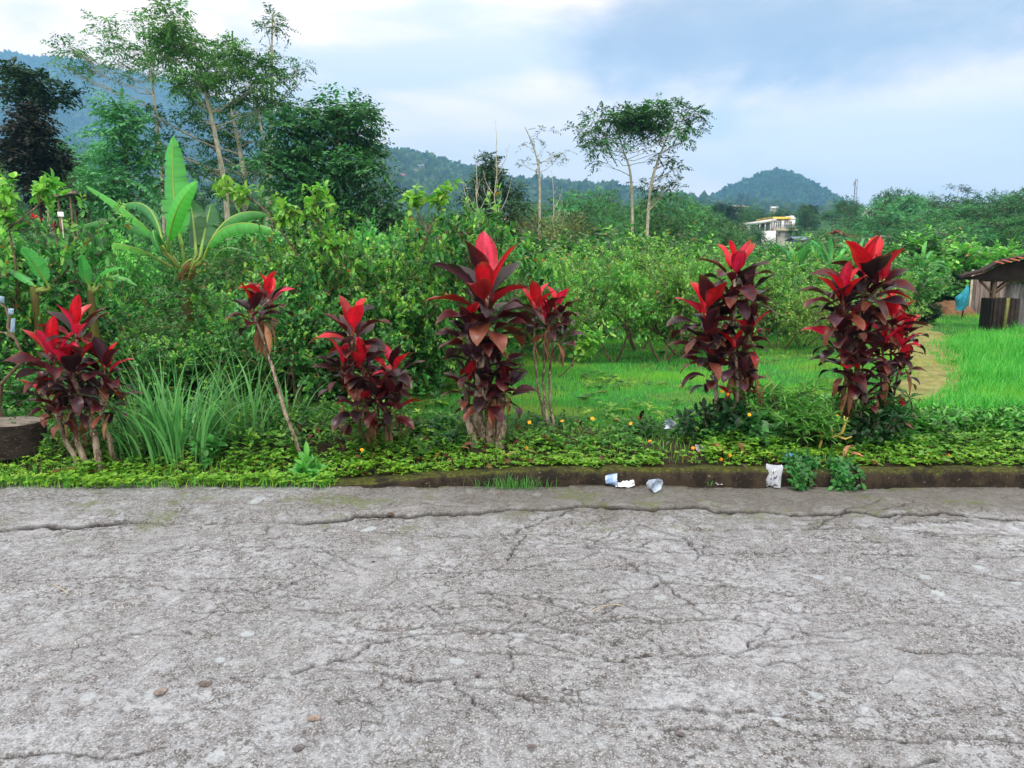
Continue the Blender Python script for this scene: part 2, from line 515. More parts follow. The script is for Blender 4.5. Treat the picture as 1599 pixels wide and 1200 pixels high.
def road_material():
    m = bpy.data.materials.new('worn_concrete'); m.use_nodes = True
    t = NT(m.node_tree); m.node_tree.nodes.clear()
    tcn = t.n('ShaderNodeTexCoord'); o = tcn.outputs['Object']
    sp = t.n('ShaderNodeSeparateXYZ', {0: o})
    big = t.noise(o, .8, 4, .55, .4)
    mid = t.noise(o, 5.5, 6, .68, .4)
    fine = t.noise(o, 34, 6, .75)
    grit = t.noise(o, 120, 4, .7)
    vor = t.n('ShaderNodeTexVoronoi', {0: o, 'Scale': 46.0})
    col = t.mix(t.ramp(big, .36, .62), S(153, 163, 172), S(134, 143, 150))
    huge = t.noise(o, .42, 4, .6, .6)
    col = t.mix(t.math('MULTIPLY', t.ramp(huge, .42, .62), .55), col, S(118, 124, 124))
    mid2 = t.noise(o, 15, 6, .7, .3)
    col = t.mix(t.math('MULTIPLY', t.ramp(mid, .44, .60), .42), col, S(100, 101, 102))
    col = t.mix(t.math('MULTIPLY', t.ramp(mid2, .46, .58), .55), col, S(96, 97, 98))
    fm = t.math('MULTIPLY', t.ramp(fine, .47, .58), t.ramp(t.noise(o, 1.9, 4, .6), .35, .6, .45, .95))
    col = t.mix(fm, col, S(70, 70, 68))
    # pale stone chips showing through the surface
    chips = t.math('MULTIPLY', t.ramp(vor.outputs['Distance'], .12, .3, 1, 0), t.ramp(mid, .4, .55))
    col = t.mix(t.math('MULTIPLY', chips, .45), col, t.mix(t.ramp(vor.outputs['Color'], .3, .7), S(196, 190, 186), S(118, 124, 132)))
    col = t.mix(t.math('MULTIPLY', t.ramp(grit, .50, .62), .6), col, S(186, 195, 205))
    # distinct pale patches where the top skin is polished
    v2 = t.n('ShaderNodeTexVoronoi', {0: o, 'Scale': 7.0})
    pm = t.math('MULTIPLY', t.ramp(v2.outputs['Distance'], .18, .26, 1, 0), t.ramp(t.noise(o, 1.3, 3), .52, .62))
    col = t.mix(t.math('MULTIPLY', pm, .6), col, S(172, 188, 198))
    pol = t.math('MULTIPLY', t.ramp(t.noise(o, 1.1, 5, .6, .8), .54, .66), t.ramp(mid, .35, .5, 1, .4))
    col = t.mix(t.math('MULTIPLY', pol, .55), col, S(164, 172, 182))
    # damp dirt and algae towards the kerb
    w = t.math('ADD', sp.outputs[1], t.math('MULTIPLY', t.math('SUBTRACT', mid, .5), .9))
    damp = t.ramp(w, 4.1, 4.75)
    right = t.ramp(t.math('ADD', sp.outputs[0], t.math('MULTIPLY', big, 1.5)), -1.0, 1.6)
    col = t.mix(t.math('MULTIPLY', t.math('MULTIPLY', damp, t.math('ADD', .25, t.math('MULTIPLY', right, .75))), .72), col, S(82, 82, 74))
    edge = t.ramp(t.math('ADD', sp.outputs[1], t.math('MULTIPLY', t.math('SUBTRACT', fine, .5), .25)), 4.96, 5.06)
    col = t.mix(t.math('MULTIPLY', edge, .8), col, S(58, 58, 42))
    alg = t.math('MULTIPLY', t.ramp(w, 3.9, 4.5), t.ramp(t.noise(o, 2.4, 5, .7), .53, .63))
    col = t.mix(t.math('MULTIPLY', alg, .6), col, S(88, 104, 56))
    ck = t.n('ShaderNodeAttribute', attribute_name='crack')
    col = t.mix(t.math('MULTIPLY', ck.outputs['Fac'], 1.0, clamp=True), col, S(26, 25, 23))
    # hairline cracks
    wv = t.n('ShaderNodeVectorMath', operation='ADD')
    nn = t.n('ShaderNodeTexNoise', {0: o, 'Scale': 3.0, 'Detail': 6.0})
    sc_ = t.n('ShaderNodeVectorMath', operation='SCALE'); t.set(sc_.inputs[0], nn.outputs['Color']); sc_.inputs['Scale'].default_value = .55
    t.set(wv.inputs[0], o); t.set(wv.inputs[1], sc_.outputs[0])
    vc = t.n('ShaderNodeTexVoronoi', {0: wv.outputs[0], 'Scale': 2.1}, feature='DISTANCE_TO_EDGE')
    hair = t.math('MULTIPLY', t.ramp(vc.outputs['Distance'], .002, .010, 1, 0), t.ramp(t.noise(o, 2.3, 5, .7), .50, .60))
    col = t.mix(t.math('MULTIPLY', hair, .7), col, S(56, 52, 50))
    rough = t.ramp(mid, .3, .7, .72, .9)
    pr = t.n('ShaderNodeBsdfPrincipled', {'Base Color': col, 'Roughness': rough, 'Specular IOR Level': .35})
    h = t.math('ADD', t.math('MULTIPLY', fine, -.9), t.math('MULTIPLY', grit, .35))
    h = t.math('SUBTRACT', h, t.math('MULTIPLY', hair, .5))
    h = t.math('SUBTRACT', h, t.math('MULTIPLY', t.ramp(mid, .46, .62), .6))
    bp = t.n('ShaderNodeBump', {'Height': h, 'Strength': .75, 'Distance': .014})
    t.set(pr.inputs['Normal'], bp.outputs[0])
    t.n('ShaderNodeOutputMaterial', {0: pr.outputs[0]})
    return m


def build_road():
    m = road_material()
    rs = np.random.RandomState(11)
    seam = np.array([road_pt(a, b) for a, b in SEAM_PX])
    xs = np.arange(-5.6, 5.6, .0095); ys = np.arange(1.35, 5.13, .0095)
    X, Y = np.meshgrid(xs, ys)
    ny, nx = X.shape
    sy = np.interp(xs, seam[:, 0], seam[:, 1])
    jag = (noise2(xs * 6, xs * 0 + 2, 8, 4, 1.0) - .5) * .16
    sy = sy + jag
    D = Y - sy[None]
    # far slab a little proud of the near one, ragged lip
    lip = sstep(-.004, .02, D)
    Z = -.020 + (.016 - .009 * sstep(-.5, 1.5, X)) * lip * (.5 + .8 * noise2(X, Y, 21, 3, 1.2))
    mid = noise2(X, Y, 4, 5, 6.0); fine = noise2(X, Y, 9, 3, 40.0); big = noise2(X, Y, 2, 3, .7)
    Z += (big - .5) * .02
    Z -= .010 * sstep(.50, .62, mid)
    Z += (fine - .5) * .006 * (.6 + sstep(3.6, 2.0, Y))
    crack = np.zeros_like(X)
    openm = sstep(.35, .6, noise2(xs * 1.1, xs * 0, 14, 3, 1.0))
    wseam = .006 + .014 * openm[None]
    crack = np.maximum(crack, np.clip(1.3 - np.abs(D) / wseam, 0, 1) * (.5 + .5 * openm[None]))
    # wandering cracks
    def walk(x, y, ang, n, wdt, turn=.35, br=True):
        for k in range(n):
            ang2 = ang + rs.normal() * turn
            nx_, ny_ = x + math.cos(ang2) * .05, y + math.sin(ang2) * .035
            a0, a1 = min(x, nx_) - .04, max(x, nx_) + .04
            b0, b1 = min(y, ny_) - .04, max(y, ny_) + .04
            i0, i1 = np.searchsorted(xs, [a0, a1]); j0, j1 = np.searchsorted(ys, [b0, b1])
            if i1 > i0 and j1 > j0:
                XX, YY = X[j0:j1, i0:i1], Y[j0:j1, i0:i1]
                vx, vy = nx_ - x, ny_ - y; L2 = vx * vx + vy * vy + 1e-9
                t_ = np.clip(((XX - x) * vx + (YY - y) * vy) / L2, 0, 1)
                d_ = np.hypot(XX - x - t_ * vx, YY - y - t_ * vy)
                ww = wdt * rs.uniform(.5, 1.3)
                crack[j0:j1, i0:i1] = np.maximum(crack[j0:j1, i0:i1], np.clip(1.4 - d_ / ww, 0, 1) * rs.uniform(.55, 1))
            x, y = nx_, ny_
            if br and rs.rand() < .05:
                walk(x, y, ang + rs.choice([-1, 1]) * rs.uniform(.5, 1.2), int(n * .4), wdt * .7, turn, False)
    for px, py, an, n, wd in [(210, 815, 3.5, 16, .007), (0, 905, .1, 30, .006), (300, 945, -.1, 30, .006), (560, 970, .1, 36, .007),
                              (640, 890, .15, 30, .006), (830, 920, .1, 22, .007), (960, 880, -.5, 20, .005), (900, 845, -.05, 40, .008),
                              (1080, 820, -.1, 50, .008), (1240, 815, 0, 24, .006), (460, 1040, .9, 14, .009), (490, 1030, -.3, 20, .005),
                              (800, 1080, -.2, 26, .006), (1040, 1130, -.1, 30, .006), (960, 860, -1.2, 22, .006), (660, 880, .3, 26, .005),
                              (1180, 1000, .4, 20, .005), (120, 860, .1, 30, .007), (1380, 880, -.3, 20, .006), (230, 905, -.15, 20, .006),
                              (1390, 930, 0, 22, .005), (60, 1010, .6, 14, .006), (700, 1000, -.1, 18, .005), (760, 830, 0, 24, .006)]:
        x, y = road_pt(px, py)
        walk(x, y, an, n, wd)
    for k in range(46):
        walk(rs.uniform(-4, 4), rs.uniform(2, 4.7), rs.normal() * .5, rs.randint(8, 24), rs.uniform(.004, .008))
    Z -= crack * .018
    # combed drag marks left in the wet concrete, lower left
    cx, cy_ = road_pt(590, 1110)
    ww = np.exp(-(((X - cx) / .30) ** 2 + ((Y - cy_) / .22) ** 2))
    Z += ww * .006 * np.sin((X * .93 + Y * .36) * 95 + 2 * mid)
    V = np.stack([X, Y, Z], -1).reshape(-1, 3)
    i = np.arange(ny - 1)[:, None] * nx + np.arange(nx - 1)[None]
    F = np.stack([i, i + 1, i + nx + 1, i + nx], -1).reshape(-1, 4)
    me = make_mesh('road', V, F, None, True, [m], {'crack': crack.ravel()})
    tag(link('road', me), kind='structure')
    # the rest of the carriageway, out of view
    Vb, Fb = [], []
    for x0, x1, y0, y1 in ((-70, 70, -1.2, 1.35), (-70, -5.6, 1.35, 5.13), (5.59, 70, 1.35, 5.13)):
        b = len(Vb); Vb += [(x0, y0, -.03), (x1, y0, -.03), (x1, y1, -.03), (x0, y1, -.03)]; Fb.append((b, b + 1, b + 2, b + 3))
    me = make_mesh('road_continuation', Vb, Fb, None, False, [m])
    tag(link('road_continuation', me), kind='structure')


build_road()

# ---- kerb: low mossy concrete lip, sinks into the road at its left end
def build_kerb():
    m = bpy.data.materials.new('mossy_kerb'); m.use_nodes = True
    t = NT(m.node_tree); m.node_tree.nodes.clear()
    tcn = t.n('ShaderNodeTexCoord'); o = tcn.outputs['Object']
    geo = t.n('ShaderNodeNewGeometry')
    spn = t.n('ShaderNodeSeparateXYZ', {0: geo.outputs['Normal']})
    a = t.noise(o, 7, 6, .7, .4); b = t.noise(o, 40, 5, .7)
    col = t.mix(t.ramp(a, .4, .62), S(30, 28, 25), S(56, 50, 40))
    col = t.mix(t.ramp(b, .60, .70), col, S(112, 108, 98))
    moss = t.mix(t.ramp(b, .35, .6), S(84, 92, 34), S(46, 54, 26))
    f = t.math('MULTIPLY', t.ramp(spn.outputs[2], .35, .9), t.ramp(a, .34, .55))
    col = t.mix(f, col, moss)
    pr = t.n('ShaderNodeBsdfPrincipled', {'Base Color': col, 'Roughness': .92, 'Specular IOR Level': .25})
    bp = t.n('ShaderNodeBump', {'Height': t.math('ADD', a, b), 'Strength': .8, 'Distance': .012})
    t.set(pr.inputs['Normal'], bp.outputs[0])
    t.n('ShaderNodeOutputMaterial', {0: pr.outputs[0]})
    xs = np.concatenate([np.arange(-1.32, 4.6, .02), np.arange(4.6, 40, .5)])
    # front edge follows the photo: slightly bowed
    yf = 5.02 + .02 * np.sin(xs * 1.7) + (noise2(xs, xs * 0, 31, 3, 3.0) - .5) * .03
    hh = .102 * np.clip((xs + 1.36) / 1.5, .14, 1) ** .8
    hh = hh + (noise2(xs, xs * 0 + 5, 33, 4, 4.0) - .5) * .025
    # chipped joint near the right
    for jx in (3.02, .62):
        hh = hh - .03 * np.exp(-((xs - jx) / .03) ** 2)
    prof = [(0, -.06), (0.004, .25), (.012, .6), (.02, .85), (.04, .98), (.08, 1.0), (.13, .98), (.17, .9), (.18, -.1)]
    V = []
    for k, (dy, fz) in enumerate(prof):
        z = hh * fz if fz > 0 else np.full_like(xs, fz)
        V.append(np.stack([xs, yf + dy + (noise2(xs, xs * 0 + k * .3, 40, 3, 9.0) - .5) * .014, z + (noise2(xs, xs * 0 + k * .37, 41, 3, 8.0) - .5) * .012], -1))
    V = np.stack(V, 0); npf, nx = len(prof), len(xs)
    i = np.arange(npf - 1)[:, None] * nx + np.arange(nx - 1)[None]
    F = np.stack([i, i + 1, i + nx + 1, i + nx], -1).reshape(-1, 4)
    me = make_mesh('kerb', V.reshape(-1, 3), F, None, True, [m])
    tag(link('kerb', me), kind='structure')


build_kerb()

# ---- hills
def hill_mat(name, c1, c2, c3):
    m = bpy.data.materials.new(name); m.use_nodes = True
    t = NT(m.node_tree); m.node_tree.nodes.clear()
    o = t.n('ShaderNodeTexCoord').outputs['Object']
    a = t.noise(o, .012, 6, .65); b = t.noise(o, .07, 6, .75)
    col = t.mix(t.ramp(a, .35, .65), c1, c2)
    col = t.mix(t.ramp(b, .5, .64), col, c3)
    pr = t.n('ShaderNodeBsdfPrincipled', {'Base Color': col, 'Roughness': .95, 'Specular IOR Level': .1})
    bp = t.n('ShaderNodeBump', {'Height': b, 'Strength': 1.0, 'Distance': 8.0})
    t.set(pr.inputs['Normal'], bp.outputs[0])
    t.n('ShaderNodeOutputMaterial', {0: pr.outputs[0]})
    return m


HILLS = {}


def build_hill(name, prof, Y, front, back, seed, mat, rough=20, pw=1.0):
    pr_ = np.array([P(a, b, Y) for a, b in prof])
    x0, x1 = pr_[0, 0], pr_[-1, 0]
    xs = np.linspace(x0, x1, 240)
    hz_ = np.interp(xs, pr_[:, 0], pr_[:, 2])
    hz_ = hz_ + (noise2(xs / 100, xs * 0, seed, 4, 1.0) - .5) * rough
    ss = np.concatenate([np.linspace(0, 1, 70), np.linspace(1, 1.9, 16)[1:]])
    X, Sg = np.meshgrid(xs, ss)
    Yy = np.where(Sg < 1, Y - front * (1 - Sg), Y + back * (Sg - 1))
    prof_s = np.where(Sg < 1, sstep(0, 1, Sg) * .35 + .65 * Sg ** pw, np.cos((Sg - 1) * math.pi / 1.9))
    base_ = 8.0
    Z = base_ + (hz_[None] - base_) * prof_s
    env = np.clip(np.sin(np.clip(Sg, 0, 1.0) * math.pi), 0, 1)
    Z = Z + (noise2(X / 140, Yy / 140, seed + 1, 5, 1.0) - .5) * rough * 4 * env
    HILLS[name] = (xs, ss, X, Yy, Z)
    ny, nx = X.shape
    i = np.arange(ny - 1)[:, None] * nx + np.arange(nx - 1)[None]
    F = np.stack([i, i + 1, i + nx + 1, i + nx], -1).reshape(-1, 4)
    me = make_mesh(name, np.stack([X, Yy, Z], -1).reshape(-1, 3), F, None, True, [mat])
    tag(link(name, me), kind='structure')


HM = hill_mat('forest_floor', S(62, 92, 54), S(44, 72, 46), S(84, 108, 64))
HM2 = hill_mat('hill_fields', S(78, 112, 64), S(50, 84, 50), S(112, 128, 84))
build_hill('mountain', [(-420, 60), (-150, 72), (0, 88), (90, 97), (150, 106), (240, 126), (300, 152), (420, 182), (480, 193), (560, 225), (640, 262), (740, 310), (900, 372)], 2300, 1500, 900, 5, HM, 22)
build_hill('hillside', [(250, 330), (380, 275), (480, 244), (585, 235), (640, 240), (700, 257), (735, 268), (800, 288), (860, 290), (900, 297), (1000, 310), (1090, 322), (1200, 345), (1400, 380)], 1150, 700, 400, 15, HM2, 10)
build_hill('cone_hill', [(1040, 372), (1095, 322), (1130, 303), (1160, 289), (1190, 278), (1215, 272), (1240, 279), (1265, 293), (1290, 308), (1310, 325), (1380, 372)], 1350, 420, 420, 25, HM, 5, 1.1)


def forest_on(name, key, n, size, seed, pal, smin=.02, front_only=True):
    """a far wood: small ragged tree crowns standing on the hill"""
    rs = np.random.RandomState(seed)
    xs, ss, X, Yy, Z = HILLS[key]
    ny, nx = X.shape
    u = rs.uniform(0, nx - 1.01, n)
    jm = 75
    v = np.concatenate([rs.uniform(smin * 70, jm - 1, n * 3 // 4), rs.uniform(62, 71, n - n * 3 // 4)])
    i, j = u.astype(int), v.astype(int); fu, fv = u - i, v - j
    lerp = lambda A: (A[j, i] * (1 - fu) * (1 - fv) + A[j, i + 1] * fu * (1 - fv) + A[j + 1, i] * (1 - fu) * fv + A[j + 1, i + 1] * fu * fv)
    C0 = np.stack([lerp(X), lerp(Yy), lerp(Z)], -1)
    sz = size * rs.uniform(.5, 1.5, n) * np.where(rs.rand(n) < .06, 1.6, 1)
    k = 13
    cen = np.repeat(C0, k, 0); szr = np.repeat(sz, k)
    off = rdir(rs, n * k); off[:, 2] = np.abs(off[:, 2]) * 1.3
    P0 = cen + off * szr[:, None] * .35
    D = norm(off + rdir(rs, n * k) * .6)
    mb = MB()
    leaves(mb, P0, D, rdir(rs, n * k), szr * .75, szr * .6, np.repeat(pick(rs, pal, n, .25), k, 0), T_FAR)
    tag(mb.build(name, LEAF_FAR), kind='stuff')


forest_on('mountain_forest', 'mountain', 9000, 13, 51, [S(58, 92, 52), S(44, 76, 44), S(70, 104, 58)])
forest_on('hillside_forest', 'hillside', 8500, 6.5, 52, [S(70, 112, 58), S(46, 84, 46), S(90, 128, 66)])
forest_on('cone_hill_forest', 'cone_hill', 8000, 5.5, 53, [S(52, 92, 48), S(40, 74, 42), S(66, 108, 54)])
# ================================================================ PLANT BUILDERS
PAL_GUAVA = [S(78, 156, 76), S(54, 128, 66), S(40, 100, 56), S(28, 78, 46), S(98, 178, 88)]
PAL_GUAVA_Y = [S(128, 196, 78), S(106, 182, 70), S(150, 202, 92)]
PAL_DARK = [S(40, 84, 48), S(30, 66, 40), S(52, 98, 54)]
PAL_MID = [S(62, 128, 66), S(48, 106, 56), S(82, 148, 76)]
PAL_LIGHT = [S(84, 164, 76), S(66, 140, 64), S(108, 182, 86)]
PAL_OLIVE = [S(92, 112, 62), S(112, 124, 70), S(74, 94, 54)]
PAL_BLACK = [S(34, 40, 34), S(26, 30, 28), S(44, 56, 42)]
PAL_BLUE = [S(58, 96, 76), S(48, 82, 66), S(70, 112, 84)]


def bush_meshes(name, seed, H, spread, nlev3=5, leaf=.095, tmpl=T_NEAR, pal=PAL_GUAVA, paly=PAL_GUAVA_Y, stems=3, bare=.22, lpt=16, tipf=.25, bark=None):
    """guava-like bush: crooked stems branching low, leaf pairs along every twig"""
    rs = np.random.RandomState(seed)
    wood, lf = MB(), MB()
    LP, LD, LN, LL, LC = [], [], [], [], []

    def seg(p, d, L, r, lev):
        n = 5
        pts = [p]; dd = d.copy()
        for k in range(n):
            dd = norm(dd + rs.normal(size=3) * (.16 if lev else .13) + np.array([0, 0, .05 if lev < 3 else .02]))
            pts.append(pts[-1] + dd * L / n)
        pts = np.array(pts)
        wood.tube(pts, np.linspace(r, r * .55, n + 1), 6 if lev < 2 else (4 if lev == 2 else 3), cap=False)
        if lev >= 2:
            m = lpt if lev == 3 else int(lpt * .55)
            t = np.linspace(.12, 1, m) * n; k = np.minimum(t.astype(int), n - 1); f = (t - k)[:, None]
            pp = pts[k] * (1 - f) + pts[k + 1] * f
            ax = norm(pts[k + 1] - pts[k])
            side = norm(np.cross(ax, rs.normal(size=3) + np.array([0, 0, 1.2])))
            sg = np.where(np.arange(m) % 2 == 0, 1, -1)[:, None]
            ld = norm(ax * .55 + side * sg * 1.0 + rs.normal(size=(m, 3)) * .28 + np.array([0, 0, .06]))
            nn = norm(np.array([0, 0, 1.0]) + rs.normal(size=(m, 3)) * .45 + ax * -.3)
            LP.append(pp); LD.append(ld); LN.append(nn)
            ll = leaf * rs.uniform(.65, 1.2, m)
            ll[-2:] *= .8
            LL.append(ll)
            cc = pick(rs, pal, m, .2)
            if lev == 3 and rs.rand() < tipf * 2:
                cy_ = pick(rs, paly, m, .15); w_ = np.clip((t / n - .55) * 2.2, 0, 1)[:, None]
                cc = cc * (1 - w_) + cy_ * w_
            old = rs.rand(m) < .02
            cc[old] = S(150, 120, 50)
            LC.append(cc)
        if lev < 3:
            m = [5, 5, nlev3][lev]
            for q in range(m):
                t = rs.uniform(bare if lev == 0 else .2, 1.0) if q else 1.0
                k = min(int(t * n), n - 1); f = t * n - k
                pp = pts[k] * (1 - f) + pts[k + 1] * f
                ax = norm(pts[k + 1] - pts[k])
                out = rdir(rs, 1)[0]; out = norm(out - ax * out.dot(ax))
                out = out * np.array([1.15, 1.15, .75])
                nd = norm(ax * .65 + out * .85 + np.array([0, 0, .12]))
                seg(pp, nd, L * rs.uniform(.52, .82), r * .55, lev + 1)
    for s_ in range(stems):
        a = s_ * 2 * math.pi / stems + rs.rand()
        d0 = norm(np.array([math.cos(a) * spread, math.sin(a) * spread, 1.0]))
        seg(np.array([math.cos(a) * .05, math.sin(a) * .05, -.05]), d0, H * .52 * rs.uniform(.85, 1.1), .032 * H / 2.2, 0)
    leaves(lf, np.concatenate(LP), np.concatenate(LD), np.concatenate(LN), np.concatenate(LL), np.concatenate(LL) * .52, np.concatenate(LC), tmpl)
    return [('stem', wood.mesh(name + '_stem', bark or BARK, True)), ('foliage', lf.mesh(name + '_foliage', LEAF))]


def place(name, meshes, loc, label, cat, group=None, rz=0.0, sc=1.0):
    r = thing(name, loc, label, cat, group, rz, sc)
    for pn, me in meshes:
        link(pn, me, r)
    return r


def sprays(lf, rs, C, D, L, k, ll, lw, col, tmpl=T_FAR, droop=.25, spread=1.0):
    """feathery leafy sprays starting at C going along D; k leaflets on each, alternating, in one plane"""
    n = len(C)
    if n == 0: return
    D = norm(D); side = norm(np.cross(D, np.array([0, 0, 1.]) + rs.normal(size=(n, 3)) * .25))
    t = (np.arange(k) + .6) / k
    sg = np.where(np.arange(k) % 2 == 0, 1.0, -1.0)
    L = np.broadcast_to(L, (n,))
    pos = C[:, None] + D[:, None] * (t[None, :, None] * L[:, None, None])
    pos[:, :, 2] -= droop * L[:, None] * t[None] ** 2
    ld = D[:, None] * .6 + side[:, None] * sg[None, :, None] * spread
    ld = ld + rs.normal(size=ld.shape) * .18
    ld[:, :, 2] -= .15 + .25 * t[None]
    nn = np.tile(np.array([0, 0, 1.]), (n * k, 1)) + rs.normal(size=(n * k, 3)) * .35
    fl = ll * (1.1 - .5 * np.abs(t - .45)) * 1.0
    lv = (np.broadcast_to(fl[None], (n, k)) * rs.uniform(.8, 1.2, (n, k))).ravel()
    leaves(lf, pos.reshape(-1, 3), ld.reshape(-1, 3), nn, lv, lv * (lw / ll), np.repeat(col, k, 0), tmpl)


def clump_tree(name, seed, trunk, clumps, k=10, spl=.5, ll=.22, lw=.08, dens=1.0, pal=PAL_MID, r0=.12, bark=None, droop=.25, forks=None, tmpl=T_FAR, twigs=True, mat=None, shell=.0, flat=.5):
    """tree with a placed trunk path and leaf pads; clumps = [(centre, radii, n_sprays)] in local space.
    every clump is fed by a limb leaving the trunk"""
    rs = np.random.RandomState(seed)
    wood, lf = MB(), MB()
    trunk = np.asarray(trunk, float)
    tt = np.linspace(0, 1, len(trunk))
    T = np.linspace(0, 1, 14)
    tp = np.stack([np.interp(T, tt, trunk[:, i]) for i in range(3)], -1)
    for it in range(2):
        tp[1:-1] = (tp[:-2] + 2 * tp[1:-1] + tp[2:]) / 4
    H = tp[-1, 2]
    wood.tube(tp, r0 * (1 - .72 * T), 8, cap=False)
    for c, r, n in clumps:
        c = np.asarray(c, float); r = np.broadcast_to(np.asarray(r, float), (3,))
        # limb start: point on the trunk below the clump
        hd = np.hypot(c[0] - tp[:, 0], c[1] - tp[:, 1])
        cand = (tp[:, 2] < c[2] - .35 * hd) & (tp[:, 2] > (forks if forks is not None else .25) * H)
        i = np.where(cand)[0][-1] if cand.any() else max(1, int((forks or .3) * 13))
        p0 = tp[i]; rr = r0 * (1 - .72 * T[i]) * .42
        bowv = np.array([0, 0, np.linalg.norm(c - p0) * -.06]) + rs.normal(size=3) * .06 * np.linalg.norm(c - p0)
        lim = curve(p0, c, bowv, 7, rs, .02)
        wood.tube(lim, np.linspace(rr, rr * .3, 7), 5, cap=False)
        n = max(2, int(n * dens))
        q = rdir(rs, n) * (rs.uniform(shell, 1, (n, 1)) ** (1 / 2.2))
        C = c + q * r
        D = norm(norm(q) * np.array([1, 1, flat]) + rs.normal(size=(n, 3)) * np.array([.5, .5, flat]) + np.array([0, 0, .1]))
        tn = min(n, 14) if twigs else 0
        for j in range(tn):
            s0 = lim[rs.randint(3, 7)]
            wood.tube(curve(s0, C[j], rs.normal(size=3) * .05 * np.linalg.norm(C[j] - s0), 4), np.linspace(rr * .35, rr * .12, 4), 3, cap=False)
        tone = 1 + .16 * rs.normal()
        sprays(lf, rs, C, D, spl * rs.uniform(.6, 1.2, n), k, ll, lw, pick(rs, pal, n, .22) * tone, tmpl, droop)
    return [('trunk', wood.mesh(name + '_trunk', bark or BARK, True)), ('crown', lf.mesh(name + '_crown', mat or LEAF_FAR))]


def auto_tree(name, seed, H, Wd, style, pal, bark=None, ll=.26, dens=1.0):
    rs = np.random.RandomState(seed)
    cl = []
    if style == 'round':
        for i in range(22):
            q = rdir(rs, 1)[0] * rs.uniform(.35, 1) ** .5
            cl.append((np.array([q[0] * Wd * .36, q[1] * Wd * .36, H * .62 + q[2] * H * .30]), (Wd * .17, Wd * .17, H * .085), 34))
        return clump_tree(name, seed, [(0, 0, -.3), (rs.normal() * .1, 0, H * .4), (rs.normal() * .3, 0, H * .8)], cl, 8, .6, ll, ll * .45, dens, pal, .14, bark)
    if style == 'layered':
        for i in range(15):
            h = .30 + .68 * ((i + rs.rand()) / 15); a = rs.uniform(0, 2 * math.pi); R_ = Wd * .44 * (1.05 - .55 * max(0, h - .55) / .45) * rs.uniform(.25, 1)
            cl.append(((math.cos(a) * R_, math.sin(a) * R_, H * h), (Wd * .20, Wd * .20, H * .04), 62))
        return clump_tree(name, seed, [(0, 0, -.3), (rs.normal() * .2, 0, H * .5), (rs.normal() * .4, 0, H * .92)], cl, 9, .7, ll, ll * .42, dens, pal, .14, bark, droop=.18, flat=.28)
    if style == 'cone':
        for i in range(26):
            h = rs.uniform(.15, 1); a = rs.uniform(0, 2 * math.pi); R_ = Wd * .42 * (1.02 - h) * rs.uniform(.5, 1)
            cl.append(((math.cos(a) * R_, math.sin(a) * R_, H * h), (Wd * .14, Wd * .14, H * .06), 26))
        return clump_tree(name, seed, [(0, 0, -.3), (0, 0, H * .5), (0, 0, H)], cl, 8, .5, ll, ll * .35, dens, pal, .12, bark, droop=.3)
    if style == 'airy':
        for i in range(14):
            h = rs.uniform(.5, 1); a = rs.uniform(0, 2 * math.pi); R_ = Wd * .45 * rs.uniform(.2, 1)
            cl.append(((math.cos(a) * R_, math.sin(a) * R_, H * h), (Wd * .12, Wd * .12, H * .03), 14))
        return clump_tree(name, seed, [(0, 0, -.3), (rs.normal() * .2, 0, H * .5), (rs.normal() * .4, 0, H * .92)], cl, 8, .6, ll, ll * .35, dens, pal, .09, bark or BARK_PALE, droop=.15)
    if style == 'column':
        for i in range(14):
            h = rs.uniform(.2, 1); a = rs.uniform(0, 2 * math.pi); R_ = Wd * .28 * rs.uniform(.1, 1)
            cl.append(((math.cos(a) * R_, math.sin(a) * R_, H * h), (Wd * .2, Wd * .2, H * .07), 24))
        return clump_tree(name, seed, [(0, 0, -.3), (0, 0, H * .5), (0, 0, H * .95)], cl, 8, .5, ll, ll * .4, dens, pal, .1, bark)
    if style == 'scrub':
        for i in range(16):
            q = rdir(rs, 1)[0]; q[2] = abs(q[2])
            cl.append(((q[0] * Wd * .38, q[1] * Wd * .38, H * .18 + q[2] * H * .62), (Wd * .17, Wd * .17, H * .16), 30))
        return clump_tree(name, seed, [(0, 0, -.2), (0, 0, H * .3), (0, 0, H * .6)], cl, 7, .4, ll, ll * .45, dens, pal, .06, bark, forks=.1)


def px_tree(name, base_px, Y, crown, seed, label, cat='tree', group=None, trunk_px=None, depth=.9, base_z=None, **kw):
    """tree whose pads are given as photo pixels (x, y, half width, half height, sprays) at real depth Y"""
    rs = np.random.RandomState(seed + 900)
    b = GB(base_px, Y)
    if base_z is not None: b[2] = base_z
    s = Y / F_PX
    ys = [c[1] for c in crown]; spanx = (max(c[0] for c in crown) - min(c[0] for c in crown)) * s / 2
    trunk = [(0, 0, -.3)] + [tuple(P(tx, ty, Y) - b + np.array([0, rs.normal() * .15, 0])) for tx, ty in (trunk_px or [(base_px, min(ys))])]
    cl = []
    for (cx, cyy, rx, ry, n) in crown:
        c = P(cx, cyy, Y) - b
        c[1] += rs.uniform(-1, 1) * spanx * depth
        cl.append((c, (rx * s, rx * s * .9, ry * s), n))
    me = clump_tree(name, seed, trunk, cl, **kw)
    return place(name, me, b, label, cat, group)


